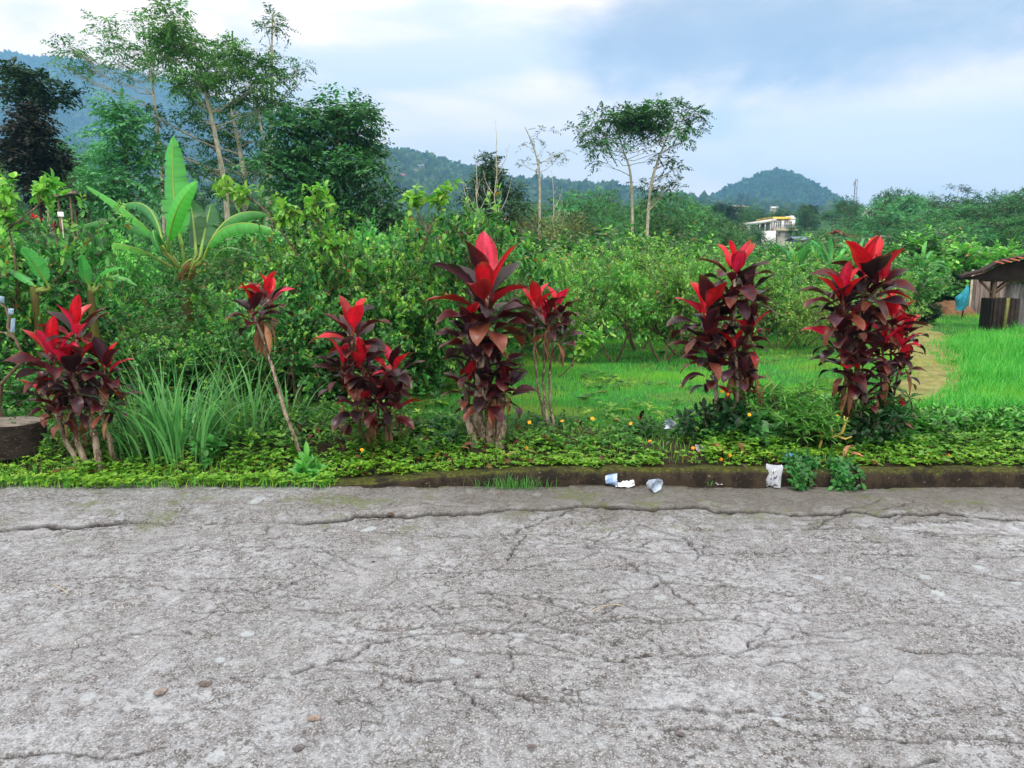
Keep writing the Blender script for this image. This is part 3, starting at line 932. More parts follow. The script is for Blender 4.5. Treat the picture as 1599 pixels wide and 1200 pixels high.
def banana_leaf(mb, pts, width, rs, col, tear=.3, droop=.5, face=None, fold=.25, n=26, mid=True):
    """long blade torn along its side veins, midrib through pts"""
    pts = np.asarray(pts, float)
    t0 = np.linspace(0, 1, len(pts)); t = np.linspace(0, 1, n)
    # smooth quadratic through 3 points
    if len(pts) == 3:
        q = pts[1] * 2 - (pts[0] + pts[2]) / 2
        M = (1 - t)[:, None] ** 2 * pts[0] + 2 * (t * (1 - t))[:, None] * q + t[:, None] ** 2 * pts[2]
    else:
        M = np.stack([np.interp(t, t0, pts[:, i]) for i in range(3)], -1)
    T = norm(np.gradient(M, axis=0))
    up = np.array([0, 0, 1.]) if face is None else norm(face)
    S_ = norm(np.cross(T, up)); N = np.cross(S_, T)
    L = np.linalg.norm(pts[-1] - pts[0])
    prof = np.where(t < .12, 0.04, np.sin(np.clip((t - .12) / .88, 0, 1) ** .75 * math.pi) ** .55) * width * .5
    prof[-1] = .01
    for sg in (-1, 1):
        i = 0
        ang = fold
        while i < n - 1:
            step = 1 if rs.rand() < tear else rs.randint(2, 6)
            if tear < .05: step = n
            j = min(i + step, n - 1)
            a = min(1.15, fold + (rs.uniform(.1, 1) * droop if tear > .05 else droop * .3))
            idx = np.arange(i, j + 1)
            w = prof[idx].copy()
            c1, c2 = math.cos(a * .5), math.sin(a * .5); d1, d2 = math.cos(a * 1.3), math.sin(a * 1.3)
            m0 = M[idx]
            adv = T[idx] * (w * .18)[:, None]
            e1 = m0 + (S_[idx] * sg * c1 - N[idx] * c2) * (w * .5)[:, None] + adv * .5
            e2 = e1 + (S_[idx] * sg * d1 - N[idx] * d2) * (w * .5)[:, None] + adv * .5
            if step < n:   # narrow the torn end a bit
                cc = e2.mean(0); e2 = e2 + (cc - e2) * .12
            V = np.concatenate([m0, e1, e2]); k = len(idx)
            q = np.arange(k - 1)
            F = np.concatenate([np.stack([q, q + 1, q + k + 1, q + k], -1), np.stack([q + k, q + k + 1, q + 2 * k + 1, q + 2 * k], -1)])
            cl = np.asarray(col) * rs.uniform(.88, 1.12)
            stripe = (1 + .07 * np.where(np.arange(k) % 2, 1, -1))[:, None]
            Cc = np.concatenate([cl * 1.05 * stripe, cl * stripe, cl * .92 * stripe])
            mb.add(V, F, Cc)
            i = j
    if mid:
        mb.tube(M - N * .006, np.linspace(.022, .004, n) * width / .3, 5, C=np.asarray(S(150, 190, 90)))


def cordy_leaf(mb, rs, p0, az, tilt, L, W_, age, red, curl=1.0, hang=0.0):
    """one ti-plant leaf: channelled stalk, broad cupped blade, arching over. colour by age"""
    n = 10
    t = np.linspace(0, 1, n)
    bend = (1.05 * age + .25 + abs(rs.normal()) * .35) * curl
    ang = tilt + bend * t ** 1.6          # angle from the vertical
    st = L / (n - 1)
    h = np.array([math.cos(az), math.sin(az), 0.])
    dirs = np.sin(ang)[:, None] * h + np.cos(ang)[:, None] * np.array([0, 0, 1.])
    M = np.concatenate([[p0], p0 + np.cumsum(dirs[:-1] * st, axis=0)])
    S_ = np.array([-math.sin(az), math.cos(az), 0.])
    S_ = norm(S_ + rs.normal(size=3) * (.12 + .22 * age))
    N = norm(np.cross(dirs, np.tile(S_, (n, 1))))          # faces up/in
    N = np.where((N @ (np.array([0, 0, 1.]) - h * .3))[:, None] < 0, -N, N)
    tb = np.clip((t - .22) / .78, 0, 1)
    w = np.where(t < .22, .08, np.maximum(.08, np.sin(tb ** .80 * math.pi) ** .72))
    w[-1] = .01
    w = w * W_ / 2
    cup = (.55 - .55 * age) * (1 - .5 * t)
    wave = rs.uniform(.05, .14) * np.sin(t * rs.uniform(7, 13) + rs.rand() * 6)
    u = np.linspace(-1, 1, 9)
    V = (M[:, None] + S_[None, None] * (u[None, :, None] * (w * np.cos(cup * .8))[:, None, None])
         + N[:, None] * ((np.abs(u)[None, :] ** 1.3 * (w * np.sin(cup + .12))[:, None]
                          + (u[None, :] * w[:, None]) * wave[:, None] * 2.0))[:, :, None])
    q = np.arange(n - 1)[:, None] * 9 + np.arange(8)[None]
    F = np.stack([q, q + 1, q + 10, q + 9], -1).reshape(-1, 4)
    bright = np.array(S(226, 28, 52)); pink = np.array(S(238, 40, 96)); scar = np.array(S(206, 22, 34))
    crim = np.array(S(140, 26, 36)); brown = np.array(S(112, 52, 46)); purp = np.array(S(46, 24, 36)); blk = np.array(S(26, 18, 23)); mauve = np.array(S(98, 66, 88))
    if rs.rand() < red * (1.35 - 2.9 * age):
        c0 = [bright, pink, scar, bright][rs.randint(4)] * (1 - .35 * age)
        c1 = [crim, bright * .8][rs.randint(2)]
        e = c1
    else:
        k = rs.rand()
        if age > .8 and k < .45: c0, e = brown, np.array(S(128, 84, 62))
        elif k < .50: c0, e = purp, crim * .45
        elif k < .78: c0, e = blk, purp
        elif k < .93: c0, e = mauve * .75, purp
        else: c0, e = crim * .8, bright * .5
    c0 = c0 * rs.uniform(.85, 1.15)
    streak = rs.rand(9)[None] ** 1.5 + .25 * rs.normal(size=(n, 9))
    mixw = np.clip(.6 * np.abs(u)[None] ** 3 + .6 * streak, 0, 1)[:, :, None]
    C = c0 * (1 - mixw) + e * mixw
    C[:, 2] = C[:, 2] * 1.15
    tipb = (np.clip((t - .86) / .14, 0, 1)[:, None] * (rs.rand() < .35 + .5 * age) + (np.abs(u)[None] > .9) * .35 * (rs.rand() < age))[:, :, None].clip(0, 1)
    C = C * (1 - tipb) + np.array(S(120, 86, 62)) * tipb
    stalk = np.clip(1 - t / .22, 0, 1)[:, None, None]
    C = C * (1 - stalk) + np.array(S(150, 60, 70)) * stalk * (1 if red > .3 else .6)
    mb.add(V.reshape(-1, 3), F, C.reshape(-1, 3))


def cordy_head(rs, c, size, n, red, axis=(0, 0, 1), tiltmax=1.5, col=None):
    mb = MB()
    az0 = rs.rand() * 6.28
    ax = np.asarray(axis, float)
    size = size * .84; n = max(5, int(n * 1.12))
    for i in range(n):
        a = (i + .5) / n
        az = az0 + i * 2.399 + rs.normal() * .25
        if i < 3:   # young leaves stand up, opening all round
            tilt = .10 + .12 * i + abs(rs.normal()) * .06
        else:
            tilt = .25 + tiltmax * a ** .9 + rs.normal() * .12
        L = size * (.78 + .32 * math.sin(math.pi * min(1, .25 + a * .8))) * rs.uniform(.85, 1.15)
        p0 = np.asarray(c) - ax * size * .55 * a + rs.normal(size=3) * .006
        cordy_leaf(mb, rs, p0, az, tilt, L, L * rs.uniform(.30, .42), a, red)
    return mb


STEM_PALE = surf_mat('cordyline_stem_pale', S(158, 152, 138), S(92, 82, 70), 22, .85, .6, c3=S(206, 204, 196), stretch=(1, 1, .35), lo=.38, hi=.58)
STEM_DARK = surf_mat('cordyline_stem', S(120, 104, 84), S(70, 56, 46), 26, .85, .5, c3=S(150, 140, 120), stretch=(1, 1, 1.6))
DRYM = surf_mat('dry_leaf', S(150, 116, 84), S(104, 72, 54), 12, .85, .3)


def cordyline(base_px, Y, stems, label, seed, stemmat, rad=.022, dead=None):
    """stems: list of (start dx px, [(px,py) way points...], [heads]); head = (px, py, size px, n, red, dy) """
    rs = np.random.RandomState(seed)
    s = Y / F_PX * 1.03
    b = GB(base_px, Y)
    r = thing('ti_plant', b, label, 'ti plant', 'red leaved ti plants along the verge')
    for (sx, way, heads, rm) in stems:
        p0 = np.array([(sx - base_px) * s, rs.uniform(-.08, .08), -.04])
        dy = rs.uniform(-.1, .1)
        mb = MB()
        hd0 = heads[0]
        pts = [p0] + [P(a, c_, Y + dy) - b for a, c_ in way]
        top = P(hd0[0], hd0[1], Y + hd0[5]) - b
        pts = np.array(pts + [top])
        tt = np.linspace(0, 1, len(pts)); T = np.linspace(0, 1, 12)
        c_ = np.stack([np.interp(T, tt, pts[:, i]) for i in range(3)], -1)
        c_[1:-1] = (c_[:-2] + 2 * c_[1:-1] + c_[2:]) / 4
        c_[1:-1] += rs.normal(size=(10, 3)) * .006
        rr = rad * rm * np.linspace(1.15, .62, 12)
        # ringed leaf scars
        TT = np.linspace(0, 1, 60)
        cc = np.stack([np.interp(TT, T, c_[:, i]) for i in range(3)], -1)
        r2 = np.interp(TT, T, rr) * (1 + .07 * np.sin(np.arange(60) * 2.1) + .04 * rs.normal(size=60))
        mb.tube(cc, r2, 8)
        for h in heads[1:]:
            q = P(h[0], h[1], Y + h[5]) - b
            j = np.argmin(np.linalg.norm(c_ - q, axis=1) + np.where(c_[:, 2] > q[2] - .06, 5, 0))
            mb.tube(curve(c_[j], q, (0, 0, -.02), 8, rs, .015), np.linspace(rr[j] * .8, rr[j] * .5, 8), 6)
        st = mb.build('stem', stemmat, r, smooth=True)
        for h in heads:
            q = P(h[0], h[1], Y + h[5]) - b
            hb = cordy_head(rs, q, h[2] * s, h[3], h[4], tiltmax=h[6] if len(h) > 6 else 1.55)
            link('leaf_head', hb.mesh('leaf_head', CORDY, True), st)
    if dead:
        mb = MB()
        for k in range(dead[0]):
            q = P(dead[1] + rs.normal() * dead[3], dead[2] + rs.normal() * dead[4], Y + rs.normal() * .03) - b
            az = rs.rand() * 6.28
            L = rs.uniform(.14, .24)
            M = curve(q, q + np.array([math.cos(az) * .06, math.sin(az) * .06, -L]), (math.cos(az) * .05, math.sin(az) * .05, .02), 6)
            w = np.array([.3, .6, 1, .8, .5, .05]) * L * .11
            sd = np.array([-math.sin(az), math.cos(az), 0])
            V = np.stack([M - sd * w[:, None], M, M + sd * w[:, None]], 1).reshape(-1, 3)
            V[1::3] += np.array([math.cos(az), math.sin(az), 0]) * .008
            q_ = np.arange(5)[:, None] * 3 + np.arange(2)[None]
            mb.add(V, np.stack([q_, q_ + 1, q_ + 4, q_ + 3], -1).reshape(-1, 4), np.array([1, 1, 1]) * rs.uniform(.6, 1.3))
        mb.build('dead_leaves', DRYM, r, smooth=True)
    return r


def blades(mb, rs, P0, H, W_, lean, col, seg=4, dirs=None):
    """grass blades, arching"""
    n = len(P0)
    az = rs.uniform(0, 2 * math.pi, n) if dirs is None else dirs
    h = np.stack([np.cos(az), np.sin(az), np.zeros(n)], -1)
    t = np.linspace(0, 1, seg + 1)
    H = np.broadcast_to(H, (n,)); W_ = np.broadcast_to(W_, (n,)); lean = np.broadcast_to(lean, (n,))
    ang = lean[:, None] * (.25 + 1.5 * t[None] ** 1.5)
    d = np.sin(ang)[:, :, None] * h[:, None] + np.cos(ang)[:, :, None] * np.array([0, 0, 1.])
    M = P0[:, None] + np.concatenate([np.zeros((n, 1, 3)), np.cumsum(d[:, :-1] * (H / seg)[:, None, None], 1)], 1)
    tw = rs.uniform(-.9, .9, n)
    sd = np.stack([-np.sin(az + tw), np.cos(az + tw), np.zeros(n)], -1)
    w = W_[:, None] * np.minimum(1, (1 - t) * 1.7)[None] * .5
    A = M[:, :-1] - sd[:, None] * w[:, :-1, None]; B = M[:, :-1] + sd[:, None] * w[:, :-1, None]
    V = np.concatenate([np.stack([A, B], 2).reshape(n, -1, 3), M[:, -1:]], 1)      # 2*seg+1 verts
    F = []
    for i in range(seg - 1):
        F += [[2 * i, 2 * i + 1, 2 * i + 3], [2 * i, 2 * i + 3, 2 * i + 2]]
    F.append([2 * seg - 2, 2 * seg - 1, 2 * seg])
    F = np.array(F)
    nv = 2 * seg + 1
    FF = (np.arange(n)[:, None, None] * nv + F[None]).reshape(-1, 3)
    col = np.asarray(col)
    if col.ndim == 1: col = np.tile(col, (n, 1))
    mb.add(V.reshape(-1, 3), FF, np.repeat(col, nv, 0))
# ================================================================ VERGE, LAWN, LITTER
PAL_GRASS = [S(88, 184, 84), S(70, 164, 74), S(110, 200, 94)]
PAL_HERB = [S(74, 146, 50), S(56, 120, 46), S(118, 176, 62)]
PAL_HERB_Y = [S(150, 196, 62), S(126, 182, 58), S(104, 164, 56)]
PAL_HERB_D = [S(44, 104, 46), S(34, 84, 40), S(60, 124, 52)]


def ground_cover():
    rs = np.random.RandomState(101)
    n = 15000
    x = rs.uniform(-4.9, 5.0, n); y = 5.12 + rs.rand(n) ** 1.25 * 1.5
    ok = noise2(x, y, 61, 4, 2.6) + .16 * sstep(5.9, 5.2, y) > .42
    # on the left the herbs creep over the road edge
    yf = np.where(x > -1.25, 5.09 + .10 * noise2(x * 2.5, x * 0, 78, 3), 4.93 + (noise2(x * 3, x * 0, 77, 3) - .5) * .18 + .06 * (x < -3))
    y = np.where(x < -1.25, y - .2, y)
    ok &= y > yf
    x, y = x[ok], y[ok]; n = len(x)
    k = 4
    z = gz(x, y) + rs.uniform(.01, .11, n) * (.1 + 1.7 * noise2(x, y, 63, 3, 3.5) ** 1.3)
    z = np.where(y < 5.1, np.maximum(0, z) * .5 + rs.uniform(.01, .07, n), z)
    cen = np.stack([x, y, z], -1)
    az = rs.uniform(0, 6.28, n)
    A = az[:, None] + np.arange(k)[None] * 1.57 + rs.normal(size=(n, k)) * .3
    el = rs.uniform(-.1, .7, (n, k))
    D = np.stack([np.cos(A) * np.cos(el), np.sin(A) * np.cos(el), np.sin(el)], -1).reshape(-1, 3)
    P0 = np.repeat(cen, k, 0)
    sz = rs.uniform(.020, .042, n) * (.55 + 1.0 * noise2(x, y, 67, 3, 2.3))
    yel = sstep(5.55, 5.15, y) * .6 + .9 * (noise2(x, y, 65, 3, 1.1) - .45)
    yel = np.where(x < -1.0, yel * .9 + .1, yel)
    cA, cB, cD = pick(rs, PAL_HERB, n, .2), pick(rs, PAL_HERB_Y, n, .2), pick(rs, PAL_HERB_D, n, .2)
    w = np.clip(yel, 0, 1)[:, None]
    col = cA * (1 - w) + cB * w
    dk = np.clip(sstep(5.45, 5.9, y) * .8 + rs.normal(size=n) * .15, 0, 1)[:, None]
    col = col * (1 - dk) + cD * dk
    mb = MB()
    leaves(mb, P0, D, np.tile([0, 0, 1.], (n * k, 1)) + rs.normal(size=(n * k, 3)) * .3, np.repeat(sz, k) * rs.uniform(.8, 1.2, n * k), np.repeat(sz, k) * .58, np.repeat(col, k, 0), T_MID)
    tag(mb.build('ground_cover', LEAF), kind='stuff')
    # taller weeds behind and at the foot of the plants
    mb = MB()
    n = 1500
    x = rs.uniform(-5.0, 5.2, n); y = rs.uniform(5.35, 6.7, n)
    ok = (x < -.3) | (rs.rand(n) < .22) | ((x > 1.4) & (x < 3.4) & (rs.rand(n) < .7))
    ok &= (y < 6.2) | (x < -1)
    x, y = x[ok], y[ok]; n = len(x)
    for q in range(n):
        h = rs.uniform(.08, .26) * (1.2 if x[q] < -1 else .8)
        m = rs.randint(7, 13)
        t = np.linspace(.15, 1, m)
        top = np.array([rs.normal() * .05, rs.normal() * .05, h])
        b = np.array([x[q], y[q], gz(x[q], y[q])])
        A = rs.rand() * 6 + np.arange(m) * 2.4
        D = np.stack([np.cos(A), np.sin(A), .5 + .3 * t], -1)
        leaves(mb, b + top * t[:, None], D, np.tile([0, 0, 1.], (m, 1)) + rs.normal(size=(m, 3)) * .2, rs.uniform(.04, .085) * (1.2 - .5 * t), rs.uniform(.02, .036), pick(rs, PAL_HERB_D if rs.rand() < .65 else PAL_HERB, m, .2), T_MID)
    tag(mb.build('verge_weeds', LEAF), kind='stuff')
    # fine grass and runners fringing the verge
    mb = MB()
    n = 9000
    x = rs.uniform(-5, 5.2, n); y = np.where(x < -1.25, rs.uniform(4.93, 5.4, n), rs.uniform(5.2, 6.6, n))
    z = np.where(y < 5.1, 0, gz(x, y))
    blades(mb, rs, np.stack([x, y, z], -1), rs.uniform(.03, .10, n), .004, rs.uniform(.3, 1.1, n), pick(rs, PAL_HERB_Y + PAL_GRASS, n, .2), 3)
    tag(mb.build('fringe_grass', GRASSM), kind='stuff')


ground_cover()


def path_mask(x, y):
    """1 on the trodden strip across the lawn at the right"""
    cx = np.interp(y, [6.5, 8, 9.5, 11, 13, 16, 20], [3.9, 4.6, 5.6, 6.3, 7.3, 8.9, 10.5])
    hw = np.interp(y, [6.5, 8, 10, 13, 16, 20], [.25, .5, .62, .72, .66, .5])
    return sstep(1.25, .6, np.abs(x - cx) / hw + (noise2(x, y, 71, 4, 2.0) - .5) * 1.6)


def build_path():
    xs = np.arange(2.8, 13, .06); ys = np.arange(6.4, 21, .06)
    X, Y = np.meshgrid(xs, ys)
    M = path_mask(X, Y)
    Z = gz(X, Y) + .03 + (noise2(X, Y, 5, 3, 2.2) - .5) * .05 + (noise2(X, Y, 72, 3, 9.0) - .5) * .03
    Z = Z - .10 * (1 - M)
    ny, nx = X.shape
    i = (np.arange(ny - 1)[:, None] * nx + np.arange(nx - 1)[None]).ravel()
    keep = M.ravel()[i] > .02
    i = i[keep]
    F = np.stack([i, i + 1, i + nx + 1, i + nx], -1)
    m = surf_mat('trodden_earth', S(134, 136, 84), S(104, 104, 62), 5, .95, .5, 40, c3=S(88, 132, 60))
    me = make_mesh('path', np.stack([X, Y, Z], -1).reshape(-1, 3), F, None, True, [m])
    ca = me.color_attributes.new('Col', 'FLOAT_COLOR', 'POINT')
    ca.data.foreach_set('color', np.ones(len(me.vertices) * 4, np.float32))
    tag(link('path', me), kind='structure')


build_path()


def lawn():
    rs = np.random.RandomState(121)
    mb = MB()
    n = 300000
    # density falls off with distance, blades coarsen
    y = 6.25 * np.exp(rs.rand(n) * math.log(34 / 6.25))
    x = rs.uniform(-.78, .86, n) * y
    pm = path_mask(x, y)
    ok = rs.rand(n) > pm * .55
    ok &= rs.rand(n) < .35 + .65 * sstep(-.45, -.22, x / y)
    x, y, pm = x[ok], y[ok], pm[ok]; n = len(x)
    z = gz(x, y) + (noise2(x, y, 5, 3, 2.2) - .5) * .05
    nz = noise2(x, y, 91, 4, .8)
    H = (.02 + .10 * nz ** 1.5) * (1 + (y - 6) * .04) * (1 - .5 * pm)
    tall = sstep(.50, .56, x / y + .06 * np.sin(y * 2)) * (y < 15)
    H = H * (1 + 1.2 * tall)
    col = pick(rs, PAL_GRASS, n, .18)
    w = np.clip((nz - .45) * 3.0, 0, .85)[:, None]
    col = col * (1 - w) + np.array(S(132, 196, 70)) * w
    sh = np.clip((noise2(x, y, 93, 4, .45) - .5) * 3, 0, .7)[:, None]
    col = col * (1 - sh) + np.array(S(44, 118, 50)) * sh
    ye = np.clip((noise2(x, y, 99, 4, 1.9) - .56) * 5, 0, .7)[:, None]
    col = col * (1 - ye) + np.array(S(150, 178, 84)) * ye
    dry = (pm * rs.rand(n) > .45)[:, None]
    col = np.where(dry, np.array(S(176, 160, 92)), col)
    blades(mb, rs, np.stack([x, y, z], -1), H * rs.uniform(.6, 1.3, n), .004 * (1 + (y - 6) * .10), rs.uniform(.1, .8, n), col, 2)
    tag(mb.build('lawn_grass', GRASSM), kind='stuff')
    # long lush grass on the right bank
    mb = MB()
    n = 15000
    y = 6.3 + rs.rand(n) ** 1.2 * 9.5; fr = rs.uniform(0, 1, n)
    edge = np.interp(y, [6.3, 7.5, 9, 11, 13, 16], [.50, .57, .60, .585, .56, .60])
    x = (edge + fr * .28) * y
    cl = noise2(x, y, 95, 3, 1.6)
    H = (.10 + .34 * cl) * np.clip(fr * 6, .35, 1)
    z = gz(x, y)
    blades(mb, rs, np.stack([x, y, z], -1), H * rs.uniform(.7, 1.2, n), rs.uniform(.006, .012, n), rs.uniform(.25, .95, n), pick(rs, [S(74, 178, 66), S(54, 150, 56), S(110, 196, 84)], n, .18), 5)
    tag(mb.build('tall_grass', GRASSM), kind='stuff')
    # low leafy weeds on the near right
    mb = MB()
    n = 4200
    x = rs.uniform(2.9, 5.6, n); y = rs.uniform(5.7, 7.0, n)
    cen = np.stack([x, y, gz(x, y) + rs.uniform(.03, .16, n)], -1)
    k = 3
    A = rs.uniform(0, 6.28, (n, k)); el = rs.uniform(0, .9, (n, k))
    D = np.stack([np.cos(A) * np.cos(el), np.sin(A) * np.cos(el), np.sin(el)], -1).reshape(-1, 3)
    leaves(mb, np.repeat(cen, k, 0), D, np.tile([0, 0, 1.], (n * k, 1)) + rs.normal(size=(n * k, 3)) * .3, rs.uniform(.05, .1, n * k), .026, pick(rs, PAL_HERB_D + PAL_GRASS, n * k, .2), T_MID)
    tag(mb.build('bank_weeds', LEAF), kind='stuff')
    # undergrowth under and behind the orchard
    mb = MB()
    n = 26000
    y = 7.5 * np.exp(rs.rand(n) * math.log(90 / 7.5)); x = rs.uniform(-.82, .9, n) * y
    ok = (x / y < -.18 + .1 * np.sin(y * 1.7)) | (y > 17)
    ok &= ~((x / y > .38) & (y < 27))
    x, y = x[ok], y[ok]; n = len(x)
    sc_ = .5 + y * .055
    cen = np.stack([x, y, gz(x, y) + rs.uniform(0, .28, n) * sc_ * (.4 + noise2(x, y, 97, 3, .5))], -1)
    k = 5
    D = rdir(rs, n * k); D[:, 2] = np.abs(D[:, 2]) * .8
    L = np.repeat(.10 * sc_, k) * rs.uniform(.6, 1.3, n * k)
    leaves(mb, np.repeat(cen, k, 0), D, np.tile([0, 0, 1.], (n * k, 1)) + rs.normal(size=(n * k, 3)) * .5, L, L * .42, np.repeat(pick(rs, PAL_MID + PAL_LIGHT + PAL_DARK, n, .2), k, 0), T_FAR)
    tag(mb.build('undergrowth', LEAF_FAR), kind='stuff')


lawn()


def litter_and_weeds():
    rs = np.random.RandomState(141)
    mb = MB(); n = 1100
    x = rs.uniform(-4.6, 5.0, n); y = 5.15 + rs.rand(n) * 1.3
    near_plant = np.min(np.abs(x[:, None] - np.array([-3.1, -1.6, -1.05, -.17, .3, 1.75, 2.75, 3.0])[None]), 1) < .38
    ok = near_plant | (rs.rand(n) < .25)
    x, y = x[ok], y[ok]; n = len(x)
    p = np.stack([x, y, gz(x, y) + rs.uniform(.005, .07, n)], -1)
    D = rdir(rs, n); D[:, 2] *= .35
    L = rs.uniform(.03, .10, n)
    leaves(mb, p, D, np.tile([0, 0, 1.], (n, 1)) + rs.normal(size=(n, 3)) * .5, L, L * .36, pick(rs, [S(120, 84, 58), S(92, 62, 46), S(150, 118, 84), S(110, 52, 44), S(70, 50, 40)], n, .25), T_NEAR)
    tag(mb.build('leaf_litter', LEAF), kind='stuff')
    mb = MB(); n = 2600
    y = 6.6 * np.exp(rs.rand(n) * math.log(24 / 6.6)); x = rs.uniform(-.3, .8, n) * y
    ok = (noise2(x, y, 143, 3, .9) > .50) & (path_mask(x, y) < .5)
    x, y = x[ok], y[ok]; n = len(x); k = 6
    cen = np.stack([x, y, gz(x, y) + rs.uniform(.01, .05, n)], -1)
    A = rs.uniform(0, 6.28, (n, 1)) + np.arange(k)[None] * 1.05; el = rs.uniform(.05, .7, (n, k))
    D = np.stack([np.cos(A) * np.cos(el), np.sin(A) * np.cos(el), np.sin(el)], -1).reshape(-1, 3)
    L = np.repeat(rs.uniform(.04, .11, n), k)
    leaves(mb, np.repeat(cen, k, 0), D, np.tile([0, 0, 1.], (n * k, 1)), L, L * .4, np.repeat(pick(rs, PAL_HERB + PAL_HERB_D + [S(140, 180, 80)], n, .2), k, 0), T_MID)
    tag(mb.build('lawn_weeds', LEAF), kind='stuff')


litter_and_weeds()

# ---------------------------------------------------------------- the ti plants
STG = 'red leaved ti plants along the verge'
# head = (px, py of leaf bases, leaf size px, count, redness, depth offset[, max tilt])
cordyline(128, 5.35, [
    (112, [(108, 640)], [(120, 522, 66, 17, .95, .0), (84, 560, 72, 18, .75, -.08)], 1.1),
    (136, [(138, 640)], [(112, 585, 70, 18, .75, -.1), (128, 625, 56, 14, .1, .0)], 1.2),
    (150, [(158, 650)], [(162, 580, 64, 18, .6, .02), (170, 622, 54, 14, .08, -.05)], 1.0),
    (100, [(92, 655)], [(72, 618, 56, 15, .3, .03), (98, 640, 48, 12, .05, -.08)], .9)],
    'bushy red and dark purple ti plant beside the stone block, leftmost of the row', 201, STEM_PALE, .020, (9, 120, 640, 26, 16))
cordyline(465, 5.40, [
    (466, [(448, 655), (425, 575), (412, 530)], [(396, 488, 56, 14, .95, -.02, 1.2), (420, 468, 58, 14, .95, .04, 1.15)], 1.0)],
    'single thin leaning bare stem topped with two small bright red leaf heads', 202, STEM_PALE, .014, (12, 408, 505, 6, 9))
cordyline(572, 5.50, [
    (560, [(556, 650), (550, 590)], [(550, 524, 70, 20, .62, .0), (536, 575, 62, 15, .5, -.08)], 1.0),
    (580, [(574, 650)], [(566, 570, 62, 18, .55, -.04), (560, 628, 60, 15, .12, -.1)], 1.0),
    (596, [(602, 640)], [(612, 580, 64, 18, .65, .05), (612, 632, 62, 16, .12, -.06)], .9),
    (604, [(610, 655)], [(586, 622, 58, 15, .3, -.12)], .8)],
    'dark maroon ti plant with scarlet top leaf, behind the left end of the kerb', 203, STEM_DARK, .017, (12, 590, 640, 22, 12))
cordyline(765, 5.60, [
    (752, [(745, 640), (752, 560), (756, 480)], [(760, 462, 112, 19, .26, .0, 1.45), (758, 505, 84, 15, .05, .02, 1.5)], 1.5),
    (766, [(764, 620), (740, 560)], [(732, 520, 64, 15, .6, -.08), (746, 560, 66, 16, .1, -.1), (756, 610, 66, 16, .08, -.05)], 1.7),
    (780, [(782, 620)], [(780, 570, 60, 16, .25, .03), (790, 606, 58, 15, .15, -.06)], 1.5),
    (742, [(728, 640)], [(730, 600, 56, 14, .2, .02)], 1.2)],
    'tallest ti plant, pink top leaves over near black ones and thick whitish trunks', 204, STEM_PALE, .026, (8, 790, 620, 16, 14))
cordyline(858, 5.95, [
    (862, [(840, 615), (834, 560)], [(836, 486, 60, 15, .85, .0, 1.3)], .9),
    (860, [(848, 600), (850, 540)], [(856, 500, 52, 13, .5, -.05, 1.2)], .9),
    (866, [(856, 590), (866, 530)], [(872, 484, 50, 14, .8, .05, 1.3), (880, 520, 40, 9, .2, .06)], .9)],
    'slender ti plant with curved bare pale stems, right behind the tallest one', 205, STEM_PALE, .012, (8, 862, 530, 12, 10))
cordyline(1150, 5.75, [
    (1142, [(1140, 600), (1146, 500)], [(1146, 434, 76, 18, .72, .0), (1140, 482, 66, 15, .06, .04)], 1.1),
    (1130, [(1120, 600)], [(1102, 490, 78, 19, .5, -.06), (1106, 535, 68, 17, .1, -.1), (1112, 575, 58, 15, .06, -.05)], 1.1),
    (1162, [(1166, 560)], [(1166, 462, 60, 16, .5, .05), (1168, 520, 58, 15, .5, -.04)], 1.0),
    (1156, [(1152, 610)], [(1150, 555, 56, 14, .15, -.1), (1160, 590, 50, 12, .08, -.12)], 1.0)],
    'tall ti plant with drooping mauve leaves, left of the narrow leaved shrub', 206, STEM_PALE, .018, (34, 1160, 580, 16, 20))
cordyline(1345, 5.70, [
    (1340, [(1336, 600), (1340, 500)], [(1352, 434, 88, 16, 0.98, .0), (1376, 446, 64, 13, 0.98, -.05), (1356, 460, 66, 15, 0.39, .05)], 1.2),
    (1326, [(1322, 580)], [(1316, 470, 74, 18, 0.72, -.06), (1312, 520, 62, 15, 0.52, -.05)], 1.1),
    (1334, [(1330, 600)], [(1322, 560, 66, 16, 0.33, -.1), (1345, 530, 66, 15, 0.13, .0)], 1.1),
    (1352, [(1350, 610)], [(1345, 580, 60, 15, 0.13, -.05), (1345, 620, 52, 12, 0.07, .0)], 1.1)],
    'tall red and purple ti plant between the narrow leaved shrub and the small leaved one', 207, STEM_DARK, .019, (10, 1340, 600, 14, 16))
cordyline(1388, 5.80, [
    (1384, [(1388, 600)], [(1394, 500, 54, 20, 1.42, .0), (1404, 540, 48, 17, 1.14, -.06)], .9),
    (1392, [(1398, 610)], [(1416, 520, 44, 17, 1.33, .03), (1408, 575, 44, 15, 0.85, -.04)], .8),
    (1378, [(1376, 610)], [(1378, 545, 50, 16, 1.04, -.05), (1382, 590, 44, 14, 0.38, -.05)], .9),
    (1396, [(1404, 650)], [(1408, 642, 34, 8, 1.14, -.1)], .6)],
    'shorter ti plant of small brick red leaves, rightmost of the row', 208, STEM_DARK, .013, (10, 1390, 600, 14, 16))

# fallen / seedling leaf heads in the herbs
def small_cordy(px, py, size, n, red, seed, label):
    b = G(px, py); rs = np.random.RandomState(seed)
    r = thing('ti_seedling', b, label, 'seedling')
    st = MB().tube([(0, 0, -.02), (0, 0, .05)], .008, 6).build('stem', STEM_DARK, r)
    link('leaf_head', cordy_head(rs, (0, 0, .05), size, n, red, tiltmax=1.4).mesh('leaf_head', CORDY, True), r)


